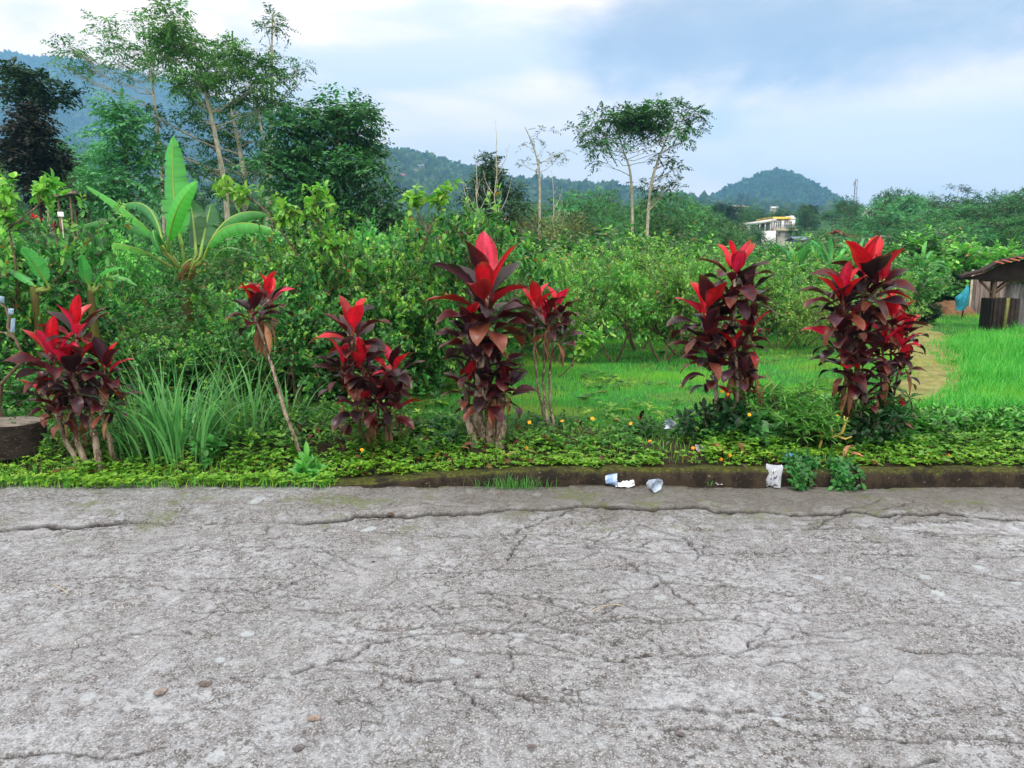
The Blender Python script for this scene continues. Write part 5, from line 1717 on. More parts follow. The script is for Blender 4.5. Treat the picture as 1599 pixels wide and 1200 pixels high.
for row, (Y, x0, x1, dx_px) in enumerate([(18.5, 610, 1360, 95), (22, 640, 1400, 82), (26, 560, 1440, 70), (31, 560, 1500, 60), (37, 600, 1480, 52)]):
    for j, px in enumerate(np.arange(x0, x1, dx_px)):
        pxx = px + rs.uniform(-20, 20)
        top = [400, 396, 392, 388, 384][row] + rs.uniform(-22, 18) + (12 if 1180 < px < 1430 else 0)
        put_bush('orchard_tree', ORCH if Y < 21 else ORCH_D, rs.randint(3), pxx, Y + rs.uniform(-1, 1), top, 'rounded fruit tree in back row %d' % row, 'tree', 'back rows of the orchard', rs, 1.25)
# hedge-like bushes behind the hut clearing
for (px, Y, top, k, w) in [(1380, 33, 412, 0, 1.5), (1420, 31, 408, 0, 1.5), (1465, 32, 402, 1, 1.5), (1500, 31, 404, 0, 1.4), (1552, 33, 398, 1, 1.3), (1590, 34, 405, 0, 1.3), (1440, 35, 395, 1, 1.4)]:
    put_bush('dense_bush', ORCH_D, k, px, Y, top, 'dense bush in the bank behind the hut clearing', 'bush', 'bushes behind the hut clearing', rs, w)
put_bush('round_bush', [bush_meshes('round_bush', 361, 2.2, .9, 6, .15, T_FAR, [S(104, 176, 76), S(84, 154, 66)], PAL_GUAVA_Y, 5, .1, 10, .3)], 0, 1530, 30, 374, 'round bright green bush showing above the others left of the hut roof', 'bush', None, rs, 1.3)
put_bush('dark_bush', [bush_meshes('dark_bush', 362, 1.2, .9, 5, .12, T_MID, [S(40, 80, 48), S(32, 64, 42)], PAL_DARK, 4, .1, 12, .2)], 0, 1450, 18.5, 470, 'low dark bush at the far end of the trodden path', 'bush', None, rs, 1.1)

# bare sloping shoots poking from the tall guava
def shoots(px, Y, lines, label, seed):
    rs = np.random.RandomState(seed); b = GB(px, Y)
    r = thing('guava_sapling', b, label, 'sapling')
    wood, lf = MB(), MB()
    for ln in lines:
        pts = np.array([P(x, y, Y) - b + rs.normal(size=3) * .02 for x, y in ln])
        t_ = np.linspace(0, 1, 10); tt = np.linspace(0, 1, len(pts))
        c_ = np.stack([np.interp(t_, tt, pts[:, k]) for k in range(3)], -1)
        wood.tube(c_, np.linspace(.013, .004, 10), 5)
        for q in range(26):
            f = rs.uniform(.55, 1); i = min(int(f * 9), 8); p = c_[i] + (c_[i + 1] - c_[i]) * rs.rand()
            m = 4; tw = norm(c_[i + 1] - c_[i]) + rdir(rs, 1)[0] * .9
            e = p + norm(tw) * rs.uniform(.03, .15); wood.tube(np.array([p, (p + e) / 2, e]), .003, 3, cap=False)
            D = norm(tw)[None] * .5 + rdir(rs, m)
            leaves(lf, np.tile(e, (m, 1)), D, np.tile([0, 0, 1.], (m, 1)) + rs.normal(size=(m, 3)) * .4, rs.uniform(.07, .12, m), .05, pick(rs, PAL_GUAVA_Y + PAL_GUAVA[:1], m, .15), T_NEAR)
    wood.build('stem', BARK, r, smooth=True); lf.build('foliage', LEAF, r)


shoots(560, 7.9, [[(575, 470), (520, 380), (497, 340), (490, 300)], [(497, 340), (470, 333), (440, 340)], [(570, 470), (545, 410), (520, 375)]], 'long pale shoots leaning left with light leaf tips before the dense tree', 81)
shoots(500, 8.0, [[(500, 460), (450, 380), (410, 325), (370, 300), (345, 290)]], 'single long bare shoot leaning left across the right banana leaves', 82)
shoots(660, 8.6, [[(655, 400), (672, 355), (684, 320), (700, 300)], [(668, 365), (650, 330), (648, 312)]], 'pale forked shoot with small light leaves left of the tallest ti plant', 83)
shoots(22, 7.2, [[(30, 470), (28, 400), (12, 330), (22, 305)], [(22, 360), (60, 320), (75, 306)]], 'light stemmed sapling with bright leaf tips before the black crowned tree', 84)
# low pruned sapling on the lawn behind the slender ti plant
shoots(872, 9.6, [[(872, 592), (885, 578), (912, 552), (945, 510)], [(890, 572), (905, 545), (912, 530)]], 'low leaning sapling on the lawn right of the slender curved stems', 85)

# ================================================================ BANANAS
def banana(px, Y, base_py, lv, label, seed, sc=1.0, stem_r=.11, dead=None, group=None):
    rs = np.random.RandomState(seed)
    b = GB(px, Y); crownp = P(px, base_py, Y) - b
    r = thing('banana_plant', b, label, 'banana plant', group)
    n = 8
    tb = np.linspace(0, 1, n)[:, None] * crownp
    MB().tube(tb - [0, 0, .05], np.linspace(stem_r, stem_r * .55, n), 10, C=np.asarray(S(150, 160, 96))).build('stem', surf_mat('banana_stem', S(160, 160, 120), S(110, 100, 70), 10, .7, .3, stretch=(1, 1, .2)), r, smooth=True)
    for (pts, wpx, tear, droop, col, dys) in lv:
        P3 = [P(x, y, Y + dy) - b for (x, y), dy in zip(pts, dys)]
        mb = MB()
        w = wpx * Y / F_PX
        mid = (P3[0] + P3[-1]) / 2
        # blade faces mostly toward the sky / slightly to the viewer
        dirv = norm(P3[-1] - P3[0])
        face = np.array([0, -1.0, .25]) if abs(dirv[2]) > .75 or tear < .06 else np.array([0, -.35, 1.0])
        banana_leaf(mb, P3, w * (1.0 if tear > .6 else .9), rs, col, tear, droop, face, .85 if tear > .6 else .25)
        mb.tube(np.array([crownp * .93, P3[0], P3[0] + (P3[1] - P3[0]) * .1]), [.03, .018, .014], 6, C=np.asarray(S(140, 170, 90)))
        mb.build('leaf', BANANA, r)
    if dead:
        mb = MB()
        for (pts, w) in dead:
            P3 = [P(x, y, Y - .15) - b for x, y in pts]
            banana_leaf(mb, P3, w * Y / F_PX, rs, S(128, 98, 66), .8, 1.2, np.array([0, -.5, 1.]), 1.0)
        mb.build('dry_leaf', BANANA, r)
    return r


BL, BM, BD = S(82, 176, 80), S(62, 146, 74), S(50, 116, 66)
banana(290, 10.2, 418, [
    ([(284, 385), (272, 310), (270, 213)], 52, .35, .35, BL, (0, .1, .1)),
    ([(262, 395), (275, 330), (308, 284)], 34, .04, .5, S(92, 188, 78), (0, -.25, -.3)),
    ([(258, 392), (205, 335), (134, 290)], 30, .10, .5, BL, (0, -.3, -.5)),
    ([(250, 385), (195, 345), (118, 356)], 34, .8, 1.3, BM, (0, .4, .7)),
    ([(256, 395), (228, 322), (172, 330)], 30, .8, 1.2, BM, (.1, .7, 1.0)),
    ([(318, 405), (360, 340), (425, 336)], 36, .85, 1.3, BM, (0, .3, .5)),
    ([(316, 410), (360, 352), (446, 366)], 38, .85, 1.4, BL, (0, -.2, -.4)),
    ([(330, 420), (350, 388), (395, 398)], 22, .7, 1.1, BM, (0, .1, .1)),
    ([(306, 400), (302, 350), (296, 312)], 46, .3, .5, BD, (0, .5, .6)),
    ([(312, 402), (322, 350), (330, 318)], 44, .5, .6, BD, (0, .6, .9)),
    ([(252, 408), (180, 380), (106, 392)], 26, .3, .9, S(90, 184, 74), (0, -.3, -.5)),
    ([(270, 400), (240, 360), (252, 398)], 30, .7, 1.3, BM, (.1, -.2, -.3)),
], 'large banana plant with tall upright blade and torn arching leaves above the left thicket', 401, dead=[([(300, 405), (285, 415), (276, 440)], 26), ([(304, 408), (296, 425), (292, 446)], 22)])
banana(52, 7.0, 440, [
    ([(78, 452), (55, 415), (34, 388)], 34, .06, .5, S(92, 190, 110), (0, -.1, -.2)),
    ([(70, 450), (62, 430), (78, 396)], 18, .06, .5, S(84, 180, 100), (0, .1, .2)),
    ([(60, 452), (34, 430), (10, 420)], 20, .2, .7, S(84, 180, 100), (0, .1, .2))],
    'young banana plant with pale green folded leaf in the thicket at far left', 402, stem_r=.06)
banana(140, 7.3, 446, [
    ([(140, 450), (130, 425), (128, 398)], 27, .06, .4, S(88, 192, 104), (0, -.05, -.1)),
    ([(146, 450), (160, 425), (192, 418)], 20, .15, .8, S(88, 182, 84), (0, 0, -.1)),
    ([(150, 452), (176, 430), (214, 446)], 18, .3, .9, S(80, 172, 80), (0, .1, .1))],
    'young banana plant with one upright pale leaf left of the large banana', 403, stem_r=.06)
for j, (px, Y, bpy_, sd) in enumerate([(1300, 21, 428, 404), (1245, 22, 425, 405), (1440, 24, 428, 406), (1340, 24, 420, 407), (1275, 27, 415, 408)]):
    rs2 = np.random.RandomState(sd)
    lv = []
    for q_ in range(8):
        a = rs2.uniform(-1.35, 1.35); L = rs2.uniform(38, 62) * 22 / Y
        ex, ey = px + math.sin(a) * L, bpy_ - math.cos(a) * L * .95 + (12 if abs(a) > .9 else 0)
        lv.append((((px + math.sin(a) * 3, bpy_), (px + math.sin(a) * L * .5, bpy_ - math.cos(a) * L * .62 - 3), (ex, ey)), 11 * 22 / Y, .3 if abs(a) < .7 else .8, .9, [BM, BL, S(80, 168, 96)][q_ % 3], (0, rs2.uniform(-.3, .3), rs2.uniform(-.6, .6))))
    banana(px, Y, bpy_, lv, ['banana plant rising left of the rightmost tall ti plant tops', 'small banana plant near the dark bush below the white house', 'banana plant with broken leaf at the left of the hut clearing', 'small banana plant hidden behind the upper leaves of the right tall ti plant', 'distant banana plant below the pale blue shed'][j], sd, stem_r=.08)
# ================================================================ INDIVIDUAL TREES (pads at photo pixels, real depth)
AIRY = dict(k=12, spl=.8, ll=.24, lw=.075)
px_tree('tall_airy_tree', 258, 36, [(162, 48, 14, 10, 10), (185, 55, 18, 10, 12), (170, 72, 16, 8, 10), (215, 35, 16, 10, 9), (245, 42, 12, 12, 9), (222, 55, 20, 12, 16), (240, 72, 22, 12, 16),
        (120, 84, 14, 7, 10), (148, 96, 22, 8, 16), (180, 92, 22, 8, 16), (150, 112, 18, 6, 10), (118, 112, 8, 4, 4), (195, 120, 20, 7, 9), (230, 100, 22, 12, 18), (250, 115, 18, 10, 12), (140, 128, 16, 6, 5), (210, 78, 18, 10, 12)],
        501, 'tall airy tree with long sloping bare limb and sparse feathery crown', trunk_px=[(256, 260), (244, 180), (232, 110), (222, 40)], r0=.11, dens=1.5, pal=[S(84, 134, 82), S(66, 114, 72), S(104, 152, 96)], bark=BARK_PALE, forks=.3, droop=.2, **AIRY)
px_tree('tall_umbrella_tree', 356, 32, [(262, 48, 24, 14, 30), (290, 40, 24, 12, 26), (320, 58, 26, 14, 28), (345, 78, 26, 13, 28), (375, 85, 24, 14, 26), (400, 100, 22, 14, 20), (280, 70, 26, 12, 28), (260, 90, 20, 10, 16), (300, 88, 24, 10, 22), (330, 105, 26, 9, 24), (275, 110, 24, 8, 20),
        (300, 125, 26, 8, 22), (355, 118, 26, 10, 22), (390, 130, 24, 10, 20), (262, 128, 16, 7, 12), (330, 140, 24, 8, 16), (370, 150, 22, 8, 14), (410, 145, 18, 10, 12), (290, 150, 18, 6, 8)],
        502, 'tall spreading tree with a bright leaning pale trunk and wide flat topped crown', trunk_px=[(352, 300), (344, 240), (330, 180), (316, 120), (300, 60)], r0=.14, dens=2.3, pal=[S(80, 152, 78), S(62, 126, 68), S(102, 174, 90)], bark=BARK_PALE, forks=.45, droop=.2, **AIRY)
px_tree('slim_feathery_tree', 421, 34, [(422, 22, 14, 10, 12), (418, 38, 18, 8, 12), (432, 42, 14, 8, 8), (425, 55, 8, 6, 5), (410, 72, 8, 8, 5), (432, 80, 9, 6, 6), (405, 100, 12, 8, 8), (398, 118, 12, 8, 8), (465, 100, 14, 6, 7), (472, 112, 9, 5, 5), (445, 118, 12, 6, 7), (448, 140, 7, 4, 3), (440, 162, 14, 6, 8), (468, 158, 12, 6, 6), (400, 140, 16, 10, 9), (410, 160, 14, 8, 8), (474, 128, 7, 4, 3)],
        503, 'very tall slim tree with bare straight trunk and tiny feathery tufts', trunk_px=[(421, 250), (424, 150), (424, 60), (422, 14)], r0=.10, dens=1.4, pal=[S(80, 130, 82), S(66, 110, 74)], bark=BARK_PALE, forks=.35, droop=.3, k=10, spl=.6, ll=.2, lw=.06)
px_tree('leaning_bare_tree', 412, 33, [(404, 150, 14, 10, 9), (396, 175, 16, 8, 9), (385, 160, 12, 8, 8)],
        504, 'thin pale trunk beside the very tall slim tree, leafed only at the top', trunk_px=[(416, 240), (404, 190), (400, 140)], r0=.09, pal=PAL_MID, bark=BARK_PALE, forks=.5, k=9, spl=.5, ll=.2, lw=.07)
LAY = dict(k=11, spl=.75, ll=.24, lw=.09, droop=.22)
dense = [(520, 160, 26, 9), (545, 170, 26, 10), (500, 175, 24, 9), (560, 182, 18, 9), (480, 192, 24, 9), (515, 192, 30, 10), (550, 200, 26, 10), (465, 212, 22, 9), (500, 212, 28, 9), (545, 218, 28, 9), (480, 232, 30, 9), (530, 238, 32, 9), (568, 232, 16, 8), (460, 250, 30, 9), (440, 262, 26, 8), (505, 256, 30, 9), (560, 258, 26, 9), (585, 270, 20, 8), (480, 275, 34, 9), (450, 288, 28, 8), (530, 280, 34, 9), (575, 290, 24, 8), (500, 300, 34, 9), (465, 308, 30, 9), (545, 306, 34, 10), (590, 315, 22, 9), (520, 326, 34, 9), (480, 336, 30, 9), (560, 332, 30, 9), (600, 340, 20, 9), (530, 350, 34, 9)]
px_tree('dense_tree', 528, 26, [(x, y, a, b_, 44) for x, y, a, b_ in dense], 505, 'big dense dark green tree with layered drooping boughs, left of centre', trunk_px=[(526, 300), (524, 230), (530, 170)], r0=.17, pal=[S(56, 112, 66), S(42, 90, 56), S(72, 134, 76)], bark=BARK_DARK, forks=.12, **LAY)
px_tree('dark_layered_tree', 385, 38, [(x, y, a, b_, 34) for x, y, a, b_ in [(290, 172, 26, 9), (330, 165, 28, 9), (370, 175, 30, 10), (410, 165, 20, 9), (275, 195, 24, 8), (320, 190, 30, 9), (365, 200, 32, 10), (410, 195, 26, 9), (300, 212, 28, 8), (345, 222, 30, 9), (395, 220, 30, 9), (280, 232, 20, 8), (320, 240, 26, 8), (370, 245, 28, 8), (415, 240, 20, 8), (300, 262, 22, 8), (350, 268, 26, 8), (400, 265, 24, 8), (330, 290, 22, 8), (380, 292, 24, 8)]],
        506, 'dark flat layered tree behind the bright leaning pale trunk', trunk_px=[(383, 280), (372, 220), (360, 170)], r0=.2, pal=[S(54, 112, 66), S(44, 92, 58), S(70, 134, 76)], bark=BARK_PALE, forks=.2, **LAY)
px_tree('bushy_tree', 190, 28, [(x, y, a, b_, 34) for x, y, a, b_ in [(190, 168, 20, 10), (175, 185, 22, 10), (208, 190, 20, 10), (185, 210, 26, 10), (215, 215, 20, 9), (165, 225, 22, 9), (195, 235, 30, 10), (235, 230, 18, 10), (150, 250, 24, 10), (185, 258, 30, 10), (225, 258, 26, 10), (140, 280, 22, 10), (175, 285, 30, 10), (215, 285, 28, 10), (245, 280, 18, 10), (155, 310, 26, 10), (200, 312, 30, 10), (235, 312, 22, 10), (180, 335, 30, 10), (220, 338, 24, 10)]],
        507, 'bushy tapering mid green tree left of the large banana', trunk_px=[(190, 260), (190, 180)], r0=.12, pal=[S(70, 138, 80), S(54, 114, 66), S(92, 160, 92)], forks=.1, **LAY)
blk = [(45, 195, 24, 14), (25, 215, 20, 14), (60, 205, 24, 14), (80, 225, 18, 16), (40, 235, 28, 14), (20, 240, 14, 12), (65, 245, 30, 14), (85, 250, 16, 12), (50, 262, 28, 12), (40, 280, 22, 12), (68, 272, 22, 12), (50, 295, 20, 10), (62, 310, 16, 8), (45, 180, 18, 10)]
px_tree('black_crowned_tree', 76, 30, [(x, y, a, b_, 70) for x, y, a, b_ in blk], 508, 'tree with a nearly black dense crown near the left edge, two pale trunks below', trunk_px=[(77, 320), (74, 260), (60, 190)], r0=.15, pal=PAL_BLACK, bark=BARK_PALE, forks=.35, k=10, spl=.55, ll=.2, lw=.1)
px_tree('tall_dark_tree', 72, 34, [(x, y, a, b_, 30) for x, y, a, b_ in [(12, 118, 18, 9), (30, 112, 14, 8), (45, 125, 14, 9), (15, 150, 12, 9), (30, 142, 16, 8), (62, 128, 16, 9), (80, 132, 16, 8), (95, 142, 12, 9), (50, 145, 16, 8), (70, 150, 14, 7), (88, 158, 12, 6), (36, 165, 10, 7), (55, 165, 12, 7)]],
        509, 'taller dark tree with open rounded tufts just above the black crown', trunk_px=[(70, 300), (60, 210), (50, 130)], r0=.16, pal=[S(50, 84, 56), S(40, 68, 50)], bark=BARK_DARK, forks=.6, k=10, spl=.55, ll=.22, lw=.11)
px_tree('umbrella_tree', 985, 36, [(x, y, a, b_, n_) for x, y, a, b_, n_ in [(935, 178, 18, 12, 20), (955, 190, 18, 12, 18), (940, 200, 14, 10, 14), (975, 185, 18, 10, 16), (1000, 172, 16, 8, 16), (1020, 172, 16, 8, 16), (1050, 168, 18, 9, 18), (1078, 182, 16, 9, 18), (1092, 184, 9, 8, 8), (984, 180, 20, 11, 40), (968, 188, 18, 10, 30), (992, 194, 18, 9, 26), (1000, 184, 20, 10, 34), (1018, 180, 18, 10, 30), (995, 200, 20, 9, 28), (1012, 200, 16, 8, 18), (1032, 186, 18, 9, 18), (1075, 200, 18, 9, 16), (1085, 210, 12, 9, 8), (1045, 190, 22, 10, 22), (1015, 195, 22, 10, 22), (985, 205, 18, 8, 14), (900, 202, 10, 5, 8), (918, 208, 16, 6, 12), (945, 218, 20, 7, 16), (925, 222, 14, 6, 10), (935, 238, 14, 8, 12), (960, 228, 14, 7, 10), (1045, 212, 20, 8, 14), (1065, 222, 12, 6, 8), (1015, 215, 14, 6, 8), (932, 250, 9, 4, 5)]],
        510, 'umbrella shaped tree with forked pale trunk standing against the sky right of centre', trunk_px=[(990, 330), (986, 280), (984, 262), (975, 235), (962, 200)], r0=.085, dens=1.7, pal=[S(66, 124, 76), S(54, 106, 68), S(84, 148, 88)], bark=BARK_PALE, forks=.55, depth=.4, droop=.35, k=11, spl=.55, ll=.20, lw=.075)
px_tree('forked_tree', 1008, 36, [(x, y, a, b_, n_) for x, y, a, b_, n_ in [(1022, 245, 10, 6, 8), (1040, 252, 12, 7, 8), (1055, 248, 14, 7, 10), (1066, 256, 8, 5, 5), (1045, 270, 12, 5, 6), (1060, 282, 10, 5, 8), (1040, 292, 20, 6, 14), (1010, 285, 20, 5, 12), (1030, 305, 20, 8, 14)]],
        511, 'thinner leaning tree with low tufts just right under the umbrella tree', trunk_px=[(1012, 300), (1022, 262), (1042, 215), (1050, 195)], r0=.09, pal=[S(60, 112, 66), S(50, 94, 58)], bark=BARK_PALE, forks=.45, depth=.5, droop=.35, k=10, spl=.5, ll=.2, lw=.075)
px_tree('sparse_tree', 842, 34, [(x, y, a, b_, n_) for x, y, a, b_, n_ in [(845, 205, 16, 5, 7), (835, 215, 10, 4, 4), (815, 222, 9, 4, 4), (850, 230, 10, 4, 4), (880, 238, 12, 4, 7), (865, 242, 14, 4, 6), (815, 258, 12, 4, 6), (842, 262, 8, 3, 3), (870, 250, 9, 4, 4)]],
        512, 'thin sparse tree with few wisps of leaves left of the umbrella tree', trunk_px=[(843, 310), (843, 262), (832, 225), (820, 200)], r0=.07, pal=[S(86, 112, 76), S(72, 98, 70)], bark=BARK_PALE, forks=.4, depth=.6, k=9, spl=.45, ll=.16, lw=.05)
px_tree('conifer_like_tree', 772, 30, [(x, y, a, b_, 38) for x, y, a, b_ in [(766, 248, 8, 8), (764, 262, 14, 7), (770, 275, 18, 7), (755, 282, 16, 7), (780, 288, 18, 8), (745, 292, 16, 8), (765, 302, 24, 8), (800, 298, 16, 8), (740, 312, 20, 8), (775, 318, 26, 9), (810, 315, 14, 8), (755, 332, 24, 9), (795, 335, 22, 9)]],
        513, 'dark pointed tree behind the two bare saplings near the centre', trunk_px=[(770, 280), (766, 245)], r0=.11, pal=[S(42, 76, 48), S(34, 62, 42), S(62, 92, 54)], bark=BARK_DARK, forks=.08, k=10, spl=.5, ll=.17, lw=.07)


def bare_sapling(px, Y, top, lean, seed, label, twigs, group=None, r0=.045):
    rs = np.random.RandomState(seed); b = GB(px, Y)
    r = thing('bare_sapling', b, label, 'bare tree', group)
    mb = MB(); tp = P(px + lean, top, Y) - b
    n = 12; T_ = np.linspace(0, 1, n)[:, None]
    c_ = T_ * tp + rs.normal(size=(n, 3)) * .03 * T_
    c_[0, 2] = -.1
    mb.tube(c_, np.linspace(r0, r0 * .2, n), 6)
    for k in range(twigs):
        f = rs.uniform(.55, .9); i = int(f * (n - 1)); p = c_[i]
        a = rs.rand() * 6.28; L = rs.uniform(.5, 1.3) * (1.2 - f) * 2
        e = p + np.array([math.cos(a) * L * .45, math.sin(a) * L * .45, L])
        cc = curve(p, e, (math.cos(a) * L * .12, math.sin(a) * L * .12, -L * .12), 6, rs, .02)
        mb.tube(cc, np.linspace(r0 * .4, r0 * .1, 6), 4)
        for q in range(3):
            i2 = rs.randint(2, 5); e2 = cc[i2] + np.array([rs.normal() * .12, rs.normal() * .12, rs.uniform(.1, .3)])
            mb.tube(curve(cc[i2], e2, (0, 0, 0), 3), r0 * .1, 3)
    mb.build('trunk', BARK_PALE, r, smooth=True)


bare_sapling(775, 26, 184, 0, 521, 'taller of two bare leafless saplings near the centre, above the tallest ti plant', 9)
bare_sapling(752, 26, 232, -10, 522, 'shorter bare leafless sapling just left of the taller one', 7)
bare_sapling(574, 30, 140, -3, 523, 'bare thin spire sticking up at the right shoulder of the dense tree', 6, r0=.05)
bare_sapling(868, 32, 262, -5, 524, 'dead bare stem among brown scrub left of the umbrella tree', 6)
bare_sapling(584, 30, 205, 18, 525, 'bare leaning twigs right of the dense tree', 5, r0=.035)

# ================================================================ REPEATED BACKGROUND TREES
PROTO = {
    'wood': [auto_tree('wood_a', 621, 8, 8, 'round', [S(46, 100, 62), S(36, 80, 52), S(58, 118, 70)], ll=.24), auto_tree('wood_b', 622, 8, 7, 'round', [S(54, 110, 66), S(40, 86, 54), S(70, 130, 76)], ll=.24)],
    'round': [auto_tree('round_a', 601, 8, 8, 'round', [S(54, 104, 56), S(42, 84, 48), S(70, 124, 66)]), auto_tree('round_b', 602, 8, 7, 'round', [S(66, 120, 64), S(52, 98, 54), S(86, 142, 76)])],
    'layered': [auto_tree('layered_a', 603, 8, 11, 'layered', [S(64, 132, 76), S(50, 108, 64), S(84, 156, 86)]), auto_tree('layered_b', 604, 8, 10, 'layered', [S(60, 124, 74), S(48, 100, 62), S(80, 148, 84)]), auto_tree('layered_c', 613, 8, 12, 'layered', [S(58, 122, 70), S(46, 98, 60), S(76, 144, 80)])],
    'cone': [auto_tree('cone_a', 605, 8, 4.2, 'cone', [S(48, 90, 58), S(38, 72, 50)])],
    'airy': [auto_tree('airy_a', 606, 9, 7, 'airy', [S(66, 104, 72), S(54, 88, 62)]), auto_tree('airy_b', 607, 9, 6, 'airy', [S(76, 114, 76), S(62, 96, 66)])],
    'column': [auto_tree('column_a', 608, 9, 3.2, 'column', [S(44, 80, 56), S(54, 92, 62)])],
    'scrub': [auto_tree('scrub_a', 609, 3.2, 4.5, 'scrub', PAL_LIGHT, ll=.2), auto_tree('scrub_b', 610, 3.2, 4.5, 'scrub', PAL_MID, ll=.2), auto_tree('scrub_olive', 611, 3.2, 4.5, 'scrub', PAL_OLIVE, ll=.16, dens=.8)],
}


def put_tree(style, i, px, Y, top, label, group, rs, wpx=None, cat='tree', name=None):
    me = PROTO[style][i % len(PROTO[style])]
    key = me[0][1].name
    if key not in ZT:
        ZT[key] = ztop(me)
        n = len(me[1][1].vertices); a = np.empty(n * 3, np.float32); me[1][1].vertices.foreach_get('co', a)
        ZT[key + 'w'] = np.percentile(a[0::3], 98) - np.percentile(a[0::3], 2)
    b = GB(px, Y); b[2] -= .2
    H = P(px, top, Y)[2] - b[2]; s = H / ZT[key]
    w = s if wpx is None else (wpx * Y / F_PX) / ZT[key + 'w']
    w = min(max(w, s * .5), s * 2.2)
    nm = name or {'round': 'round_tree', 'layered': 'spreading_tree', 'cone': 'conical_tree', 'airy': 'airy_tree', 'column': 'column_tree', 'scrub': 'scrub_bush'}[style]
    return place(nm, me, b, label, cat, group, rs.rand() * 6.28, (w, w, s))


rs = np.random.RandomState(88)
# big spreading trees of the right-hand wood
for (px, Y, top, w, i, st) in [(1372, 62, 312, 90, 0, 'layered'), (1398, 66, 298, 70, 0, 'wood'), (1425, 64, 306, 95, 1, 'layered'), (1340, 70, 336, 80, 1, 'wood'), (1450, 58, 328, 110, 0, 'layered'), (1500, 64, 312, 80, 1, 'wood'), (1525, 60, 318, 100, 2, 'layered'),
                           (1560, 58, 306, 90, 0, 'wood'), (1590, 60, 298, 110, 1, 'layered'), (1480, 52, 346, 100, 2, 'layered'), (1570, 50, 336, 110, 0, 'layered'), (1630, 55, 310, 110, 0, 'layered'), (1405, 54, 348, 80, 2, 'layered'), (1535, 70, 303, 80, 0, 'wood'), (1330, 60, 356, 70, 0, 'layered'), (1608, 66, 292, 80, 1, 'wood'), (1470, 68, 308, 80, 0, 'wood'), (1440, 52, 356, 80, 1, 'layered'), (1520, 50, 352, 90, 0, 'layered'), (1375, 52, 368, 60, 0, 'wood')]:
    put_tree(st, i, px, Y, top, 'wide layered tree of the dark wood on the right' if st == 'layered' else 'dark rounded tree of the wood on the right', 'spreading trees of the right wood', rs, w, name='spreading_tree' if st == 'layered' else 'rounded_tree')
for (px, Y, top, w, st, i, lb) in [
    (1319, 120, 306, 36, 'round', 0, 'round dark tree alone against the sky, below the distant mast'),
    (1366, 84, 302, 26, 'round', 0, 'small round dark treetop at the left end of the right wood skyline'),
    (1392, 80, 296, 34, 'round', 0, 'pointed dark treetop on the skyline just right of the small round one'),
    (1438, 110, 300, 34, 'airy', 0, 'thin airy tree showing over the middle of the right wood'),
    (1424, 105, 304, 24, 'round', 1, 'small treetop left of the thin airy skyline tree'),
    (1478, 105, 288, 56, 'airy', 1, 'largest airy feathery tree on the skyline of the right wood'),
    (1499, 108, 290, 14, 'column', 0, 'dark columnar tree on the skyline right of the feathery one'),
    (1552, 100, 298, 34, 'airy', 0, 'airy treetop on the skyline above the hut'),
    (1577, 96, 300, 26, 'round', 0, 'small dark treetop at the far right skyline'),
    (1452, 105, 306, 20, 'round', 0, 'little treetop between the two airy skyline trees'),
    (1295, 140, 328, 44, 'round', 1, 'olive green rounded tree right of the white house'),
    (1240, 124, 350, 24, 'round', 0, 'small black green tree touching the right side of the white house'),
    (1262, 200, 322, 24, 'cone', 0, 'dark conical tree at the right foot of the cone hill')]:
    put_tree(st, i, px, Y, top, lb, None, rs, w)
# skyline of the middle distance
mids = [(700, 60, 318), (640, 90, 345), (668, 70, 335), (890, 60, 300), (915, 48, 296), (945, 52, 300), (900, 44, 322), (960, 44, 318), (860, 70, 312), (1020, 50, 306), (1060, 48, 300), (1075, 56, 312), (1040, 42, 322), (1095, 60, 318), (1110, 70, 326), (1000, 60, 310), (1080, 44, 335), (985, 40, 345), (1110, 50, 345), (930, 42, 340), (1140, 75, 348), (1150, 62, 362), (830, 60, 318)]
for k, (px, Y, top) in enumerate(mids):
    put_tree(['round', 'layered', 'round'][k % 3], k, px, Y, top, 'bushy tree of the middle distance behind the orchard, left of the white house', 'middle distance trees behind the orchard', rs, 80 * 50 / Y * .9)
for k in range(34):
    px = rs.uniform(1100, 1345); Y = rs.uniform(150, 260)
    put_tree(['round', 'round', 'cone', 'layered'][k % 4], k, px, Y, 326 + rs.uniform(-8, 22) - (260 - Y) * -.0, 'hazy distant tree around and behind the white house below the cone hill', 'distant trees below the cone hill', rs, rs.uniform(22, 40))
for k in range(26):
    px = rs.uniform(1195, 1345); Y = rs.uniform(66, 112)
    if px < 1258: px = rs.uniform(1262, 1345)
    put_tree(['scrub', 'round'][k % 2], k, px, Y, 372 + rs.uniform(-14, 14), 'low tree in the green slope right below the white house', 'low trees of the slope right of the white house', rs, rs.uniform(30, 50))
for k in range(10):
    px = rs.uniform(1110, 1250); Y = rs.uniform(60, 95)
    put_tree('scrub', k, px, Y, 402 + rs.uniform(-6, 10), 'low bush on the slope just below the white house', 'low bushes below the white house', rs, rs.uniform(40, 60), 'bush')
for k in range(12):
    px = rs.uniform(1105, 1168); Y = rs.uniform(80, 118)
    put_tree(['round', 'scrub'][k % 2], k, px, Y, 352 + rs.uniform(-8, 18), 'brownish green tree partly hiding the left side of the white house', 'trees at the left of the white house', rs, rs.uniform(30, 44))
for k, (px, Y, top, w) in enumerate([(1186, 112, 360, 34), (1200, 108, 374, 30), (1172, 110, 352, 34), (1214, 106, 384, 30)]):
    put_tree(['round', 'scrub'][k % 2], k, px, Y, top, 'olive green tree in front of the lower floor of the white house', 'trees before the white house', rs, w)
